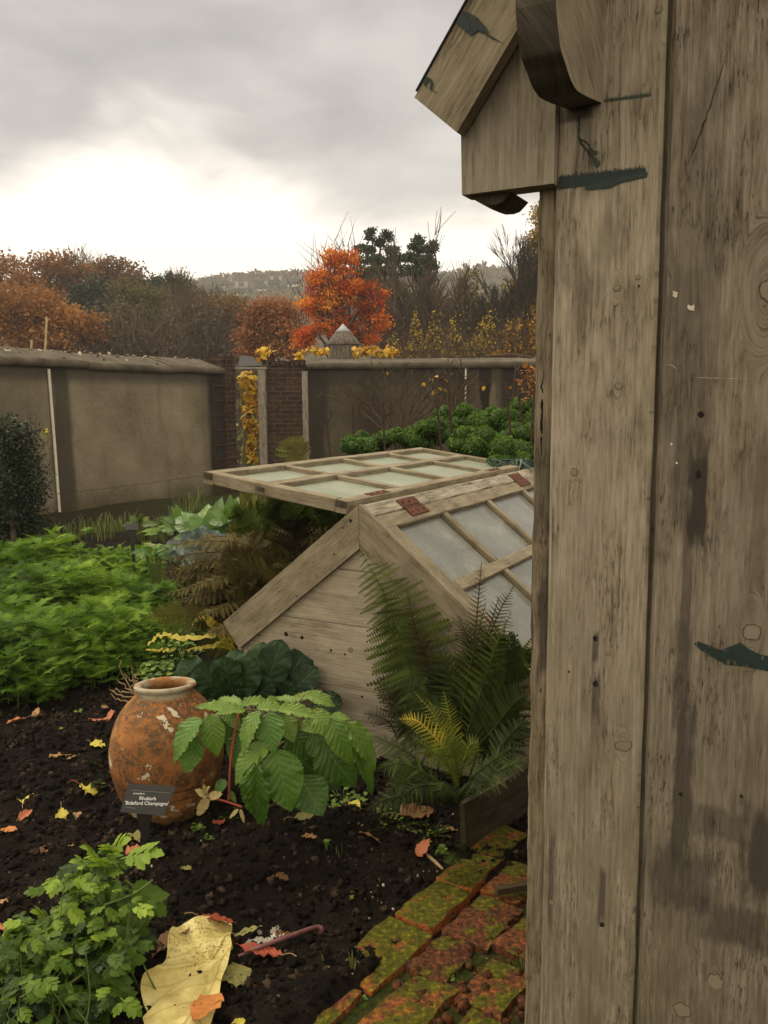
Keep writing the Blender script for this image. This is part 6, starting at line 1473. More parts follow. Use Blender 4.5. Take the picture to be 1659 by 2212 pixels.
for bs, tp, wd in (((630, 990), (560, 1090), 60), ((625, 985), (565, 950), 40), ((630, 985), (690, 970), 50), ((620, 980), (600, 930), 30), ((600, 960), (625, 935), 24), ((800, 1050), (820, 1130), 22), ((790, 1050), (740, 1100), 22)):
    a_ = at(*zz2(*bs), 2.52); c_ = at(*zz2(*tp), 2.50); L = np.linalg.norm(c_ - a_); scatter(b, CAB[R.integers(0, 3)], a_[None], frames((c_ - a_)[None], FRV), np.array([[wd / 2.5 * 2.5 / F / .8, L, L]]), R.uniform(.3, .9))
    if bs in ((600, 960), (790, 1050)): b.build('dead_leaf', DEAD, t_); b = MB()

# ---- dark crinkled leaves at the gable's foot
PR = [T_leaf(lambda a: .42 * math.sin(math.pi * a ** 1.1) ** .5 if 0 < a < 1 else .002, 16, 4, .06, .15 + .1 * q, .05, .018, 9, .05, q) for q in range(3)]
def P_(x, y): return zz2(x, y)
rosette('broad_leaf_plant', 'dark green crinkled broad leaves against the left of the gable', 'plant', [(P_(930, 430), P_(1010, 145), 79, .05, FRV, .35), (P_(1010, 430), P_(1150, 175), 79, .12, FRV, .25), (P_(1060, 440), P_(1205, 280), 70, .05, FRV, .15), (P_(880, 400), P_(910, 150), 71, .10, FRV, .75), (P_(760, 430), P_(690, 255), 81, -.08, np.array([-.2, -.6, .75]), .5), (P_(770, 440), P_(850, 260), 79, -.1, np.array([0, -.7, .7]), .45), (P_(700, 430), P_(580, 285), 76, -.1, np.array([-.2, -.5, .8]), .4), (P_(640, 440), P_(480, 260), 81, 0, np.array([-.3, -.6, .7]), .5), (P_(700, 420), P_(640, 250), 56, .05, FRV, .45), (P_(830, 400), P_(740, 190), 66, .1, FRV, .6), (P_(640, 440), P_(520, 340), 76, -.12, np.array([0, -.5, .8]), .35), (P_(720, 450), P_(680, 375), 46, -.15, FRV, .55),
    (P_(1180, 500), P_(1342, 470), 64, -.05, np.array([.1, -.7, .7]), .2), (P_(850, 470), P_(960, 380), 64, -.1, FRV, .2), (P_(1000, 480), P_(1090, 400), 64, -.05, FRV, .15), (P_(900, 470), P_(830, 330), 76, .02, FRV, .25)], PR, G['prim'], 3.42)

# ---- ferns
def fern(lab, base_px, Yb, fr, mt, width, pairs, rnd=.45, cat='fern', group=None, **kw):
    bp = at(*base_px, Yb); t_ = thing('fern', lab, cat, (bp[0], bp[1], gh(bp[0], bp[1])), group); b = MB()
    for f_ in fr:
        pts = [at(x, y, Y) for (x, y, Y) in f_[0]]; w_ = f_[1] if len(f_) > 1 else width; up = f_[2] if len(f_) > 2 else np.array([0, -.8, .6]); rn = f_[3] if len(f_) > 3 else rnd
        frond(b, pts, w_, f_[4] if len(f_) > 4 else pairs, up, rn, **kw)
    b.build('foliage', mt, t_); return t_
UPF = np.array([.15, -.9, .4])
# the big drooping frond in front of the gable
fern('large arching green fern hanging in front of the pale gable boards', (930, 1600), 3.12, [
    ([(935, 1610, 3.05), (905, 1470, 3.13), (858, 1335, 3.20), (778, 1188, 3.25)], .225, np.array([-.25, -.95, .1]), .66, 40), ([(940, 1610, 3.03), (900, 1500, 3.08), (868, 1390, 3.15), (815, 1250, 3.20)], .16, np.array([-.35, -.9, .15]), .38, 36), ([(940, 1640, 3.0), (915, 1560, 3.04), (885, 1490, 3.1), (860, 1420, 3.16)], .11, np.array([-.3, -.9, .2]), .4, 26)], G['fern_g'], .2, 40, droop=.25, ang=-.12, jit=.10, rr=.003, pin=PINF)
fern('dark brown withered fern fronds in front of the right bargeboard', (960, 1640), 3.0, [
    ([(950, 1560, 3.02), (925, 1450, 3.08), (895, 1350, 3.1), (880, 1280, 3.1)], .06, UPF, .15, 26), ([(955, 1560, 3.02), (935, 1460, 3.06), (915, 1400, 3.08), (885, 1345, 3.1)], .06, UPF, .1, 24), ([(990, 1600, 2.95), (1015, 1450, 2.98), (1030, 1330, 2.98), (1040, 1215, 2.98)], .055, UPF, .25, 34), ([(990, 1590, 2.95), (1035, 1440, 2.95), (1075, 1330, 2.95), (1110, 1265, 2.95)], .06, UPF, .2, 30),
    ([(980, 1600, 2.93), (1000, 1480, 2.95), (1010, 1390, 2.95), (990, 1330, 2.97)], .07, UPF, .2, 26), ([(985, 1600, 2.95), (1020, 1480, 2.95), (1050, 1380, 2.95), (1078, 1290, 2.95)], .06, UPF, .15, 28), ([(860, 1600, 3.1), (840, 1560, 3.12), (810, 1545, 3.15), (785, 1540, 3.18)], .05, UPF, .1, 18), ([(900, 1620, 3.05), (870, 1560, 3.1), (845, 1500, 3.14), (810, 1455, 3.2)], .09, np.array([-.4, -.8, .3]), .1, 24)], G['fern_b'], .06, 28, droop=.2, pin=PINF)
fr = []
for k in range(15):
    bx = R.uniform(940, 1060); by = R.uniform(1600, 1700); Yb = R.uniform(2.80, 3.02); tx = bx + R.uniform(-90, 110); ty = R.uniform(1360, 1600)
    fr.append(([(bx, by, Yb), ((bx + tx) / 2 + R.uniform(-15, 15), (by + ty) / 2 - 20, Yb + .02), (tx, ty, Yb + .02), (tx + R.uniform(-40, 40), ty + R.uniform(-10, 25), Yb)], R.uniform(.05, .11), UPF, float(np.clip(R.normal(.12, .10), 0, .5)), 26))
fern('dark heap of old fern fronds filling the corner beneath the bargeboard', (990, 1680), 2.92, fr, G['fern_g'], .08, 26, droop=.3, jit=.15)
fern('upright dark green fern rising over the lower bargeboard', (990, 1650), 2.92, [
    ([(985, 1640, 2.88), (1000, 1520, 2.9), (1025, 1400, 2.9), (1050, 1300, 2.92)], .075, UPF, .35, 32), ([(990, 1640, 2.88), (1030, 1520, 2.88), (1070, 1400, 2.88), (1105, 1320, 2.9)], .085, UPF, .6, 30), ([(985, 1640, 2.88), (985, 1540, 2.92), (965, 1450, 2.96), (940, 1380, 3.0)], .09, UPF, .25, 28), ([(995, 1640, 2.85), (1060, 1540, 2.84), (1090, 1460, 2.84), (1095, 1390, 2.84)], .09, UPF, .2, 28),
    ([(1000, 1650, 2.85), (1070, 1570, 2.82), (1110, 1520, 2.8), (1140, 1500, 2.8)], .11, UPF, .3, 26), ([(980, 1650, 2.9), (960, 1560, 2.95), (920, 1500, 3.0), (880, 1470, 3.04)], .10, UPF, .2, 26), ([(1000, 1650, 2.85), (1040, 1590, 2.84), (1080, 1560, 2.84), (1120, 1570, 2.84)], .12, UPF, .22, 26), ([(970, 1660, 2.9), (930, 1600, 2.95), (890, 1570, 3.0), (850, 1560, 3.0)], .11, UPF, .2, 26), ([(990, 1650, 2.9), (1005, 1560, 2.92), (1030, 1480, 2.93), (1090, 1440, 2.93)], .10, UPF, .12, 26)], G['fern_g'], .08, 34, droop=.3, jit=.12, pin=PINF)
fern('yellowing fern fronds glowing among dark ferns', (985, 1690), 2.76, [
    ([(985, 1690, 2.70), (960, 1620, 2.70), (905, 1560, 2.70), (862, 1553, 2.70)], 0.047, UPF, .95, 24), ([(985, 1690, 2.70), (965, 1610, 2.72), (940, 1550, 2.74), (896, 1495, 2.76)], 0.043, UPF, .55, 24), ([(985, 1690, 2.70), (980, 1610, 2.73), (972, 1550, 2.75), (958, 1492, 2.78)], 0.047, UPF, .5, 24), ([(985, 1690, 2.69), (975, 1640, 2.7), (965, 1590, 2.72), (925, 1510, 2.75)], 0.047, UPF, .45, 22),
    ([(985, 1700, 2.68), (1000, 1650, 2.68), (1015, 1610, 2.7), (1035, 1605, 2.7)], 0.055, UPF, .4, 20), ([(985, 1700, 2.68), (965, 1650, 2.66), (930, 1620, 2.66), (890, 1590, 2.66)], 0.055, UPF, .3, 22), ([(990, 1700, 2.67), (985, 1650, 2.66), (975, 1620, 2.66), (960, 1600, 2.66)], 0.062, UPF, .2, 18)], G['fern_y'], .06, 26, pin=PINF)
fern('low spreading green fern at the foot of the gable ferns', (980, 1740), 2.68, [
    ([(985, 1730, 2.60), (930, 1680, 2.58), (870, 1650, 2.58), (815, 1660, 2.56)], 0.086, TOPV, 0.33, 26), ([(985, 1735, 2.60), (930, 1700, 2.56), (870, 1690, 2.54), (830, 1720, 2.52)], 0.079, TOPV, 0.28, 24), ([(985, 1735, 2.6), (950, 1700, 2.55), (900, 1700, 2.5), (845, 1740, 2.48)], 0.072, TOPV, 0.13, 24), ([(990, 1730, 2.6), (1020, 1680, 2.56), (1070, 1640, 2.55), (1130, 1600, 2.56)], 0.079, TOPV, 0.23, 26), ([(990, 1735, 2.6), (1040, 1690, 2.54), (1090, 1660, 2.5), (1140, 1640, 2.48)], 0.079, TOPV, 0.33, 26),
    ([(985, 1735, 2.6), (970, 1700, 2.52), (960, 1690, 2.46), (950, 1720, 2.42)], 0.072, TOPV, 0.23, 20), ([(990, 1735, 2.6), (1000, 1700, 2.52), (1020, 1690, 2.46), (1050, 1700, 2.42)], 0.072, TOPV, 0.18, 20), ([(985, 1730, 2.62), (900, 1640, 2.68), (850, 1610, 2.72), (810, 1590, 2.76)], 0.079, TOPV, 0.23, 24), ([(1050, 1700, 2.6), (1080, 1620, 2.62), (1110, 1580, 2.66), (1140, 1555, 2.68)], 0.086, TOPV, 0.13, 24), ([(980, 1740, 2.6), (900, 1720, 2.52), (840, 1725, 2.48), (790, 1750, 2.46)], 0.065, TOPV, 0.13, 24)], G['fern_g'], .1, 30, droop=.3, jit=.1, pin=PINF)
fern('single small fern growing beside the end of the tarred plank', (985, 1880), 2.42, [([(1000, 1850, 2.45), (985, 1845, 2.43), (975, 1860, 2.40), (968, 1868, 2.38)], .035, TOPV, .35, 12), ([(1005, 1845, 2.46), (1000, 1828, 2.45), (990, 1830, 2.42)], .03, TOPV, .3, 10)], G['fern_g'], .03, 12)
fern('olive bracken leaf at the foot of the brick pier', (655, 1000), 9.0, [([(655, 1010, 9.0), (640, 985, 9.0), (630, 965, 9.0), (622, 945, 9.0)], .20, UPF, .75, 20), ([(655, 1010, 9.0), (650, 985, 9.0), (645, 970, 9.0), (640, 955, 9.0)], .16, UPF, .6, 18)], G['fern_b'], .2, 20)
# the tangle of rust brown ferns left of the cold frame
fr = []
for k in range(72):
    a0 = R.uniform(0, 1); bx = R.uniform(560, 700); by = R.uniform(1290, 1370); Yb = R.uniform(4.0, 4.6); th = R.uniform(-1.5, 1.1); L = R.uniform(120, 290)
    dx_ = math.sin(th - .35) * L; dy_ = math.cos(th - .35) * L * .62
    fr.append(([(bx, by, Yb), (bx + dx_ * .35, by - dy_ * .7, Yb), (bx + dx_ * .75, by - dy_ * 1.0, Yb - .1), (bx + dx_ * 1.0, by - dy_ * (.8 if th < -.4 else .95), Yb - .25)], R.uniform(.07, .12), UPF, float(np.clip(R.normal(.45, .28), 0, 1)), 26))
for tip in [((335, 1215), 4.2), ((370, 1300), 4.05), ((400, 1270), 4.1), ((430, 1190), 4.4), ((330, 1255), 4.15), ((325, 1190), 4.3), ((345, 1285), 4.1), ((380, 1230), 4.2), ((420, 1330), 4.0), ((350, 1240), 4.2), ((390, 1180), 4.5), ((440, 1370), 3.9), ((470, 1200), 4.5)]:
    (x, y), Y = tip; fr.append(([(600 + R.uniform(-20, 20), 1350, 4.2), (560, (y + 1300) / 2 - 50, 4.3), ((560 + x) / 2, y - 22, Y), (x, y, Y - .1)], .10, TOPV, float(R.uniform(.3, .6)), 30))
fern('tangled rust brown fern clump left of the cold frame', (620, 1360), 4.3, fr, G['fern_b'], .12, 24, droop=.2, jit=.12)
fr = []
for k in range(80):
    bx = R.uniform(500, 745); by = R.uniform(1130, 1300); th = R.uniform(-.9, .9); L = R.uniform(50, 130); Yb = R.uniform(4.7, 5.3)
    fr.append(([(bx, by, Yb), (bx + math.sin(th) * L * .5, by - L * .55, Yb), (bx + math.sin(th) * L, by - L * .75, Yb - .1)], R.uniform(.07, .13), UPF, float(np.clip(R.normal(.4, .2), 0, 1)), 20))
fern('dark green ferns in the shade under the opened sash', (640, 1250), 5.0, fr, G['fern_g'], .1, 20, jit=.12)
fr = []
for k in range(12):
    bx = R.uniform(500, 600); by = R.uniform(1120, 1180); th = R.uniform(-.7, .7); L = R.uniform(40, 75)
    fr.append(([(bx, by, 5.8), (bx + math.sin(th) * L * .5, by - L * .6, 5.8), (bx + math.sin(th) * L, by - L * .8, 5.7)], .10, UPF, float(R.uniform(.6, 1)), 20))
fern('paler olive ferns below the near corner of the opened sash', (550, 1170), 5.8, fr, G['fern_b'], .1, 20, jit=.12)
# yellow wavy strap fern
YST = mat_leaf('yellow strap leaf', [(0, (.16, .15, .02)), (.5, (.42, .34, .035)), (1, (.60, .50, .10))], .3, .5, .3, 14, .7)
b = MB()
def strap(pts, wd, rn, Y=3.9):
    C = spline([at(x, y, Y) for x, y in pts], 44); Tn = np.gradient(C, axis=0); Sd = np.cross(Tn, np.array([0, -.6, .8])); Sd /= np.linalg.norm(Sd, axis=1)[:, None]; q = np.linspace(0, 1, 44)
    w_ = wd * np.sin(np.pi * np.clip(q * .9 + .06, 0, 1)) ** .6; w_ = w_ * (1 + .35 * vnoise(np.stack([q * 22, q * 0 + rn * 9, q * 0], -1)) * 2); wv = .5 * wd * np.sin(q * 62 + 4 * np.sin(q * 9)); C = C + R.normal(0, .003, C.shape); V = np.concatenate([C + Sd * w_[:, None] + Z * wv[:, None], C, C - Sd * w_[:, None] + Z * (.35 * wd * np.sin(q * 55 + 1))[:, None]])
    fs = [(i_, i_ + 1, i_ + 45, i_ + 44) for i_ in range(43)] + [(i_ + 44, i_ + 45, i_ + 89, i_ + 88) for i_ in range(43)]; b.add(V, fs, None, rn)
strap([(498, 1395), (470, 1372), (400, 1378), (350, 1372), (318, 1392)], .015, .75); strap([(505, 1400), (490, 1362), (470, 1355), (455, 1370)], .012, .6); strap([(510, 1405), (470, 1395), (430, 1400), (395, 1408)], .011, .35); strap([(520, 1400), (500, 1380), (480, 1385), (450, 1400)], .010, .5); strap([(380, 1402), (350, 1405), (315, 1402)], .008, .8); strap([(505, 1410), (460, 1350), (440, 1335), (415, 1345)], .018, .35)
tag(b.build('strap_fern', YST, origin=at(505, 1405, 3.9)), 'yellow wavy strap shaped leaves by the lower end of the left bargeboard', 'fern')
# pale small leaved weeds beside the pot
def weed(lab, x, y, n, rpx, hpx, sz, mt='weed', name='weed', cat='weed', group='weeds in the bed', T=None):
    p = G0(x, y); s = p[1] / F; b = MB(); T = T or LOV
    k = n; pos = p + np.stack([R.normal(0, rpx * s * .5, k), R.normal(0, rpx * s * .5, k), R.random(k) * hpx * s], -1); d = R.normal(0, 1, (k, 3)); d[:, 2] = np.abs(d[:, 2]) * .4
    scatter(b, T, pos, frames(d, np.array([0, -.2, 1]) + R.normal(0, .2, (k, 3))), sz * R.uniform(.6, 1.3, k), R.random(k))
    for q in range(k): tube(b, [p + np.array([R.normal(0, .01), R.normal(0, .01), -.01]), pos[q]], .0016, 3, .3, cap=False)
    return tag(b.build(name, mt if not isinstance(mt, str) else G[mt], origin=p), lab, cat, group)
weed('loose mat of pale green seedlings behind the pot', 345, 1462, 170, 55, 34, .032); weed('pale green seedlings under the yellow strap leaves', 385, 1430, 120, 45, 50, .03); weed('bushy little weed at the left shoulder of the pot', 300, 1462, 50, 24, 22, .028)
weed('lime moss like weed at the pot foot right side', 430, 1790, 45, 14, 8, .012); weed('sprig weed on the bank under the dead leaf', 446, 1815, 18, 14, 6, .012); weed('two leaved seedling on dark soil left of the mossed brick', 688, 1942, 12, 7, 16, .018); weed('neat seedling right of the two leaved one', 758, 1940, 10, 8, 8, .016); weed('seedling below the tan leaf', 704, 1822, 10, 8, 6, .015); weed('green weed rooted at the mossy brick with grit', 972, 1922, 26, 12, 12, .018)
weed('weed clump in front of the plank foot', 955, 1845, 16, 14, 14, .02); weed('tiny seedling beside the two hollow bricks', 783, 2160, 9, 6, 8, .012); weed('clover like weed in the rubble joint', 978, 2120, 16, 9, 8, .012); weed('small seedling near the salmon leaf above the pot', 168, 1540, 10, 11, 5, .016); weed('small seedling on the open soil left of the pot', 128, 1575, 9, 9, 4, .014); weed('green creeping stems beneath the raspberry leaves', 740, 1735, 60, 55, 12, .022)
weed('trailing ferny sprig left of the pot foot', 215, 1712, 26, 22, 30, .03, 'fern_g', T=PIN); weed('dark moss patch right of the pot foot', 470, 1772, 60, 30, 6, .010, 'fern_g')
weed('low mossy growth behind the raspberry plant', 860, 1770, 90, 70, 10, .014, 'fern_g'); weed('mossy low plants left of the plank', 930, 1800, 70, 45, 10, .012, 'fern_g')
# dry twigs beside the pot
b = MB()
for pts in ([(300, 1500), (280, 1490), (262, 1445), (264, 1428)], [(300, 1495), (282, 1470), (268, 1455)], [(300, 1505), (270, 1505), (245, 1498), (235, 1480)], [(295, 1500), (268, 1480), (252, 1470)], [(290, 1512), (262, 1515), (238, 1500)], [(300, 1490), (290, 1465), (282, 1440)], [(288, 1485), (296, 1470), (300, 1455)], [(292, 1500), (275, 1495), (255, 1490), (240, 1495)]):
    P = spline([at(x, y, 3.15) for x, y in pts], 9) + R.normal(0, .004, (9, 3)); tube(b, P, np.linspace(.0035, .0018, 9), 5)
tag(b.build('dead_stems', STEM, origin=at(300, 1510, 3.15)), 'bundle of pale dry stems leaning on the left of the pot', 'twigs')

# ---- foreground feverfew like plant
FV = [T_lobed(q) for q in range(4)]
t_ = thing('leafy_herb', 'bright green lobed herb filling the bottom left corner', 'herb', G0(130, 2150))
b = MB(); st = MB()
base = [(-.98, 1.78), (-.86, 1.86), (-.74, 1.95), (-.70, 2.1), (-.92, 2.0), (-1.05, 1.9), (-.62, 1.78), (-.78, 1.72), (-.66, 1.92)]
def fleaf(a_, c_, up, tone, wsc=.95):
    L = np.linalg.norm(c_ - a_); scatter(b, FV[R.integers(0, 4)], a_[None], frames(((c_ - a_) / L)[None], up + R.normal(0, .15, 3)), np.array([[L * wsc, L, L]]), tone)
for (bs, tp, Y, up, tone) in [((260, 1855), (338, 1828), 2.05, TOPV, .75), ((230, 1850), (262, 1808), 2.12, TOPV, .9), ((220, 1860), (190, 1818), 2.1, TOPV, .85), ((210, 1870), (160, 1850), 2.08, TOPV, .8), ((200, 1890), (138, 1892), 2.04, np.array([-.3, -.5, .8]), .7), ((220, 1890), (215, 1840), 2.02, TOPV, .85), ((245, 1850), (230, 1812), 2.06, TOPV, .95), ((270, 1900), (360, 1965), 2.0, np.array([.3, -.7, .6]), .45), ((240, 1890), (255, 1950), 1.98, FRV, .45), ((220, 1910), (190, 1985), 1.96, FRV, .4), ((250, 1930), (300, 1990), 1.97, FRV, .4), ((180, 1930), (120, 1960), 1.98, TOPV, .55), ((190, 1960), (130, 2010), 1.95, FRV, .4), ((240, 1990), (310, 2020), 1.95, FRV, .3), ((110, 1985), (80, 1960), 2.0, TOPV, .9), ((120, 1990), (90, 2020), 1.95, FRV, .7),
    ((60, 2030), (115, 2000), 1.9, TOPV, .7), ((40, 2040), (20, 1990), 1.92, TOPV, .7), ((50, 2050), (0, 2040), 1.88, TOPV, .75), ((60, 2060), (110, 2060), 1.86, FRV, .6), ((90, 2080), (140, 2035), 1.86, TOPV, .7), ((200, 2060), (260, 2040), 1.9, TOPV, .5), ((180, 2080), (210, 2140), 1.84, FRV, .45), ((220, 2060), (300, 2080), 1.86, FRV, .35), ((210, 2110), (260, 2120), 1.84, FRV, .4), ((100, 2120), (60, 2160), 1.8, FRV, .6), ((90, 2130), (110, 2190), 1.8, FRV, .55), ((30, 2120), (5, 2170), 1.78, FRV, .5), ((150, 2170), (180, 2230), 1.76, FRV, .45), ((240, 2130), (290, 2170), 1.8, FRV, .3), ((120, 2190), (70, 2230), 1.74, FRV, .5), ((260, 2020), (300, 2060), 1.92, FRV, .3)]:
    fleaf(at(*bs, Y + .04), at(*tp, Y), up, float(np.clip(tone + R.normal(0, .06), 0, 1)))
polys = [(205, 1866, 30, 18, 2.08, 18), (188, 1905, 44, 34, 2.04, 42), (225, 1960, 85, 50, 2.0, 55), (130, 1930, 30, 40, 2.04, 10), (105, 2010, 70, 30, 1.97, 34), (230, 2040, 70, 40, 1.92, 40), (60, 2060, 80, 45, 1.88, 44), (160, 2110, 100, 50, 1.85, 50), (60, 2150, 80, 50, 1.79, 40), (200, 2180, 85, 40, 1.78, 34), (30, 2020, 40, 22, 1.94, 16)]
for (cx_, cy_, rx, ry, Y, m_) in polys:
    for q in range(m_):
        a_, r_ = R.uniform(0, 6.283), R.random() ** .5
        p = at(cx_ + rx * r_ * math.cos(a_), cy_ + ry * r_ * math.sin(a_), Y + R.normal(0, .045)); g_ = gh(p[0], p[1])
        if p[2] < g_ + .01: p[2] = g_ + .01 + .03 * R.random()
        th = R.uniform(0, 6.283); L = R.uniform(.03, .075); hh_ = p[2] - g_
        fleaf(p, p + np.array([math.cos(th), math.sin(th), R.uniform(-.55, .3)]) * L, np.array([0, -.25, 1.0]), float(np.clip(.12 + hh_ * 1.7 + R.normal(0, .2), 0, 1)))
        if q % 6 == 0:
            a0 = np.array([p[0] + R.normal(0, .05), p[1] + R.normal(0, .04), 0]); a0[2] = gh(a0[0], a0[1]); tube(st, spline([a0, (a0 + p) / 2 + R.normal(0, .008, 3), p], 6), [.0026, .0025, .0022, .002, .0017, .0013], 5, cap=False)
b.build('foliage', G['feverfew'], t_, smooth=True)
for pts in ([(105, 2130), (140, 2090), (165, 2045)], [(130, 2140), (170, 2110), (205, 2085)], [(195, 2000), (210, 1970), (225, 1930)], [(245, 1930), (255, 1890), (240, 1860)], [(210, 1960), (290, 1930), (330, 1900)]): tube(st, spline([at(x, y, 1.84 + (2110 - y) * .0009) for x, y in pts], 8), .003, 5)
st.build('stem', STEMG, t_)

# ================================================================== FALLEN LEAVES
FT = dict(lance=lambda s_: T_leaf(lambda a: .17 * math.sin(math.pi * a ** .85) if 0 < a < 1 else .002, 12, 2, R.uniform(.1, .7), R.uniform(-.3, .4), .03, .02, 7, .03, s_),
          ovate=lambda s_: T_leaf(lambda a: .40 * math.sin(math.pi * a ** .72) ** .8 if 0 < a < 1 else .002, 14, 3, R.uniform(-.1, .3), R.uniform(-.1, .3), .05, .02, 5, .05, s_),
          fan=lambda s_: T_leaf(lambda a: .05 + .45 * a ** 1.3 if a < .8 else .36 * (1 - (a - .8) * 3.2), 10, 3, R.uniform(0, .3), R.uniform(0, .3), .06, .03, 5, .10, s_))
def fl(kind, bs, tp, mt, lab, wsc=1.0, stalk=0.0, lift=.010, z1=.0, sm=STEM):
    a_ = G0(*bs, lift); c_ = G0(*tp, lift + z1); L = np.linalg.norm(c_ - a_); d = (c_ - a_) / L; T = FT[kind](int(R.integers(0, 99))); b = MB()
    scatter(b, T, a_[None], frames(d[None], Z + R.normal(0, .18, 3)), np.array([[L * wsc, L, L]]), R.uniform(.3, .7), 0)
    if stalk:
        side = nrm(np.cross(d, Z)); e = a_ - d * L * stalk + side * L * stalk * R.uniform(-.3, .3) + Z * .006; tube(b, spline([a_ + d * L * .05, (a_ + e) / 2 + Z * .008, e], 7), .0014, 5, .6, 1)
    return tag(b.build('fallen_leaf', [G[mt], sm], origin=a_, smooth=True), lab, 'leaf', 'fallen leaves on the soil')
fl('lance', (54, 1552), (0, 1556), 'pink', 'long salmon leaf at the left edge below the feathery plants', 1.1, .7, .015)
fl('ovate', (72, 1548), (84, 1528), 'tan', 'curled tan leaf beside the long salmon leaf', .7, .2, .02, .02)
fl('lance', (232, 1557), (206, 1537), 'pink', 'small salmon leaf left of the pot shoulder', 1.8, .0)
fl('ovate', (218, 1528), (236, 1525), 'tan', 'tiny pale curled leaf above the small salmon leaf', .9)
fl('ovate', (196, 1604), (228, 1607), 'yellow', 'round yellow green leaf left of the pot belly', 1.1, .3, .014)
fl('fan', (173, 1696), (208, 1708), 'yellow', 'torn yellow leaf with a pink stalk near the pot foot', 1.2, .6, .014, .01, STEMR)
fl('fan', (49, 1735), (49, 1708), 'yellow', 'yellow fan shaped leaf with thin stalk on open soil', 1.1, .5, .012)
fl('lance', (40, 1774), (70, 1745), 'pink', 'peach lance shaped leaf pointing up on the soil', 1.2, .1, .012, .012)
fl('fan', (133, 1745), (135, 1765), 'yellow', 'small yellow fan leaf with upright stalk', 1.2, .5, .012)
fl('fan', (166, 1768), (168, 1752), 'tan', 'little buff fan leaf right of the small yellow fan', 1.1, .3, .01)
fl('lance', (38, 1792), (0, 1796), 'orange', 'orange leaf cut by the left edge above the herb', 2.0, .0, .014)
fl('lance', (0, 1995), (12, 2010), 'pink', 'pinkish leaf at the left edge just above the herb', 1.5)
fl('fan', (12, 2008), (40, 2012), 'yellow', 'small yellow leaf tucked against the herb at left', 1.0, .2)
fl('ovate', (272, 1845), (322, 1822), 'pink', 'salmon leaf lying behind the label stake', 1.0, .0, .02, .02)
fl('ovate', (285, 1858), (330, 1848), 'yellow', 'yellow leaf under the salmon one at the label stake', .8, .0, .012)
fl('lance', (300, 1815), (272, 1797), 'olive', 'olive yellow pointed leaf between pot foot and stake', 1.6, .3, .012)
fl('ovate', (125, 1628), (144, 1634), 'tan', 'brown lump of dead leaf on the open soil', 1.0)
fl('ovate', (145, 1640), (165, 1628), 'tan', 'thin buff scrap of leaf beside the brown lump', .6)
fl('lance', (405, 2003), (307, 2044), 'brown', 'brown curled leaf touching the big yellow leaf', 1.7, .1, .03, .0)
fl('lance', (431, 1981), (512, 1990), 'red', 'red brown leaf lying over the top of the big yellow leaf', 1.2, .4, .04)
fl('lance', (505, 2022), (566, 1998), 'olive', 'olive green leaf sloping up beside the big yellow leaf', 1.2, .1, .015, .02)
fl('lance', (612, 2064), (510, 2062), 'red', 'ribbed red leaf beneath the purple stalk', 1.3, .3, .014)
fl('ovate', (500, 2082), (512, 2132), 'olive', 'yellow green ovate leaf with pink stalk at the big leaf edge', 1.35, .0, .02)
fl('lance', (473, 2146), (420, 2222), 'orange', 'orange leaf overlapping the lower edge of the big yellow leaf', 2.0, .0, .05)
fl('lance', (530, 2202), (495, 2220), 'yellow', 'yellow leaf tip at the bottom edge right of the orange leaf', 1.6, .0)
fl('lance', (634, 1768), (690, 1756), 'olive', 'olive spindle leaf below the raspberry leaves', 1.2, .4, .012)
fl('ovate', (652, 1805), (686, 1812), 'tan', 'tan cupped leaf on dark soil under the raspberry', .75, .0, .012)
fl('lance', (776, 1797), (836, 1806), 'tan', 'tan pointed leaf with dark thread stalk mid bed', 1.8, .0, .014)
fl('ovate', (868, 1762), (936, 1752), 'brown', 'wide brown leaf heap left of the tarred plank', 1.0, .5, .018)
fl('lance', (895, 1768), (862, 1755), 'red', 'reddish leaf beside the wide brown leaf', 1.8)
fl('ovate', (950, 1782), (990, 1790), 'tan', 'buff leaf tucked against the tarred plank end', .9)
fl('ovate', (902, 1850), (926, 1808), 'pink', 'upright rosy leaf standing on the soil before the plank', .8, .0, .01, .04)
fl('ovate', (752, 1735), (774, 1748), 'yellow', 'yellow green leaf tucked under the raspberry foliage', 1.0, .4)
fl('lance', (735, 1690), (745, 1700), 'red', 'dark red leaf scrap in shadow under the raspberry', 3.0)
fl('ovate', (110, 1830), (90, 1838), 'brown', 'brown crumpled leaf above the herb', .9); fl('lance', (150, 1823), (160, 1825), 'tan', 'tiny tan scrap above the herb', 2.0); fl('lance', (0, 1945), (16, 1948), 'tan', 'tan scrap at the left edge over the herb', 2.0)
fl('ovate', (410, 1880), (390, 1872), 'olive', 'small olive scrap in the dark hollow right of the label', .7); fl('lance', (600, 2026), (625, 2010), 'brown', 'dark brown leaf scrap by the purple stalk', 1.5)
fl('ovate', (595, 1888), (626, 1902), 'brown', 'brown leaf sunk in the dark hollow', .9); fl('ovate', (470, 1772), (476, 1784), 'red', 'upright dark red leaf at the bank top', .9)
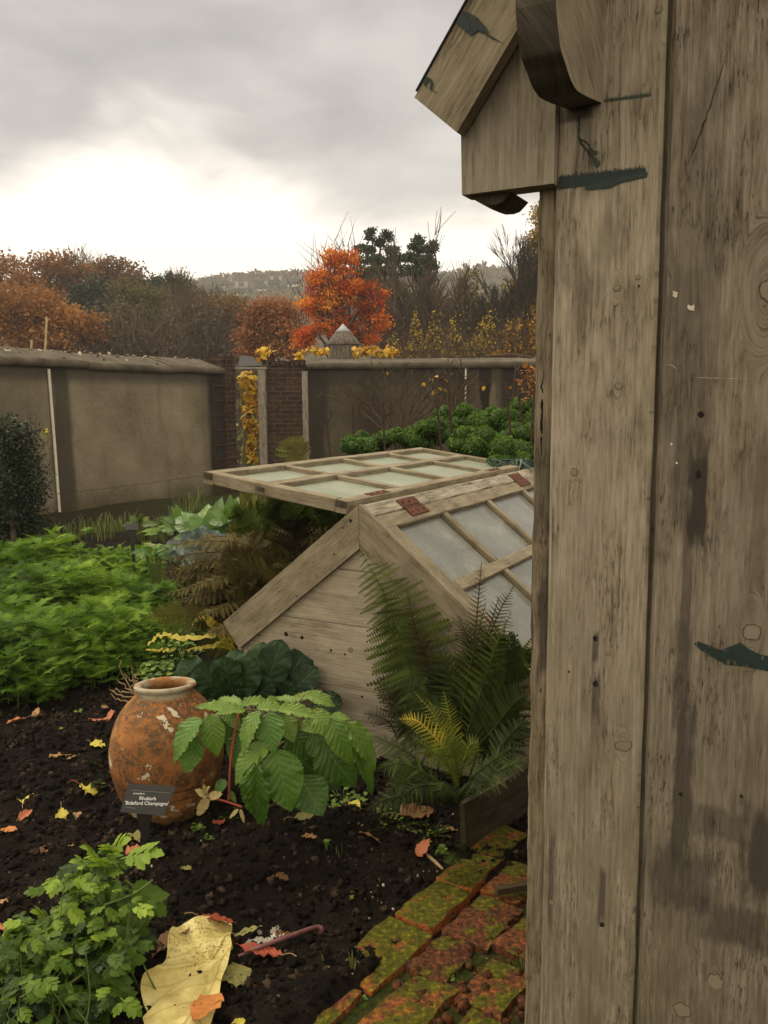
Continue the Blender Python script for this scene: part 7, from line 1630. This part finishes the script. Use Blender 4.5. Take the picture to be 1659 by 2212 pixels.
# big yellow leaf
BLP = [(505, 2066), (497, 2040), (500, 2018), (500, 1998), (478, 1990), (452, 1986), (425, 2000), (398, 2018), (368, 2042), (360, 2078), (350, 2100), (336, 2112), (312, 2132), (305, 2162), (320, 2186), (309, 2192), (312, 2215), (330, 2262), (395, 2285), (440, 2245), (470, 2180), (479, 2125), (492, 2092)]
bc = G0(505, 2068, .02); out_ = [G0(x, y, .02) for x, y in BLP]; b = MB(); nr_ = 14; V = []; UVs = []
ol = spline(np.array(out_ + [out_[0]]), 90)[:-1]; cen = np.mean(ol, 0) * .55 + bc * .45
midd = nrm(G0(400, 2240, .02) - bc)
mids = nrm(np.cross(Z, midd))
for k in range(nr_ + 1):
    q = k / nr_
    for p in ol:
        w_ = cen + (p - cen) * q; rel = w_ - bc; al_ = rel @ midd; ac = rel @ mids
        zf = .010 * math.sin(ac * 60 + al_ * 25) * q + .03 * abs(ac) + .020 * q ** 3 * math.sin(ac * 35 + 2) + .004 * math.sin(al_ * 48 + ac * 30) * q + .0015 * math.sin((al_ - abs(ac) * .9) * 2.2 * 42) + .016 * math.exp(-((ac - .055 - al_ * .35) / .012) ** 2)
        V.append(w_ + Z * (zf + .012)); UVs.append((.5 + ac * 2.2, .2 + al_ * 2.2))
M_ = len(ol); fs = [(k * M_ + j_, k * M_ + (j_ + 1) % M_, (k + 1) * M_ + (j_ + 1) % M_, (k + 1) * M_ + j_) for k in range(nr_) for j_ in range(M_)]
b.add(V, fs, UVs, .5)
m, t = newmat('big yellow leaf'); uv = uvco(t); co = obco(t); u, v, _ = t.sep(uv); au = t.m('ABSOLUTE', t.m('SUBTRACT', u, .5)); n = t.noise(co, 14, 4, .6); n2 = t.noise(co, 130, 4, .6)
c = ramp(t, n, [(.3, (.42, .34, .11)), (.5, (.62, .52, .20)), (.7, (.74, .65, .31))]); mid_ = t.rng(au, .012, .003); sv = t.m('SINE', t.m('MULTIPLY', t.m('SUBTRACT', v, t.m('MULTIPLY', au, .9)), 42)); c = t.mix(t.m('MULTIPLY', t.m('MAXIMUM', mid_, t.rng(sv, .95, 1.0)), .7), c, (.36, .26, .07))
mask = t.rng(t.m('ADD', v, t.m('MULTIPLY', n, .3)), .72, .42); c = t.mix(t.m('MULTIPLY', t.rng(n2, .55, .64), t.m('MULTIPLY', mask, .8)), c, (.085, .055, .02)); c = t.mix(t.rng(t.noise(co, 75, 1), .76, .79), c, (.05, .035, .018))
fin(t, c, .5, t.m('ADD', t.m('MULTIPLY', sv, .3), n2), .5, .004, .35, trans=.15)
tag(b.build('fallen_leaf', [m], origin=bc, smooth=True), 'huge pale yellow speckled leaf spread on the soil at the bottom', 'leaf', 'fallen leaves on the soil')
b = MB(); tube(b, spline([G0(515, 2066, .02), G0(560, 2046, .03), G0(620, 2024, .035), G0(680, 2004, .03), G0(694, 2007, .02), G0(692, 2018, .01)], 20), np.concatenate([np.linspace(.0045, .0085, 18), [.008, .006]]), 8)
tag(b.build('leaf_stalk', mat_simple('purple stalk', [(.3, (.11, .045, .05)), (.7, (.21, .095, .09))], 25, 3, .5, .2, .003), origin=G0(560, 2046, .03), smooth=True), 'thick purple stalk lying beside the big yellow leaf', 'stalk')
PALE = mat_leaf('papery leaf', [(0, (.20, .17, .14)), (.5, (.36, .33, .29)), (1, (.52, .49, .46))], .2, .7, .2, 40, .5); b = MB()
for (bs, tp, wd) in (((545, 2040), (575, 2028), 1.0), ((570, 2040), (590, 2024), .9), ((590, 2018), (596, 1994), .8), ((590, 2026), (612, 2010), .8), ((565, 2018), (556, 2008), .9), ((600, 2012), (606, 2000), .8), ((550, 2030), (530, 2044), .8)):
    a_ = G0(*bs, .012); c_ = G0(*tp, .02); L = np.linalg.norm(c_ - a_); scatter(b, CAB[R.integers(0, 3)], a_[None], frames(((c_ - a_) / L)[None], Z + R.normal(0, .3, 3)), np.array([[L * wd, L, L]]), R.random())
tag(b.build('leaf_remains', PALE, origin=G0(585, 2020)), 'grey papery torn leaf remains above the purple stalk', 'leaf')
b = MB(); tube(b, spline([G0(922, 1846, .012), G0(938, 1860, .012), G0(957, 1878, .01)], 8), [.005, .006, .006, .0055, .006, .0055, .005, .004], 6); tag(b.build('wood_offcut', STEM, origin=G0(938, 1860)), 'short pale broken stem beside the upright rosy leaf', 'stick')

# ================================================================== THE AIR
m = bpy.data.materials.new('haze air'); m.use_nodes = True; t = NT(m.node_tree)
pv = t.n('ShaderNodeVolumePrincipled'); t.set(pv, 'Color', (.95, .95, .96)); t.set(pv, 'Density', .0011); t.set(pv, 'Anisotropy', .2)
o_ = t.n('ShaderNodeOutputMaterial'); t.t.links.new(pv.outputs[0], o_.inputs['Volume'])
b = MB(); X0, X1, Y0, Y1, Z0, Z1 = -703, 703, -43, 823, -3.0, 75.0
V = [(x, y, z) for z in (Z0, Z1) for y in (Y0, Y1) for x in (X0, X1)]
b.add(V, [(0, 2, 3, 1), (4, 5, 7, 6), (0, 1, 5, 4), (2, 6, 7, 3), (0, 4, 6, 2), (1, 3, 7, 5)])
tag(b.build('haze', m), kind='stuff')
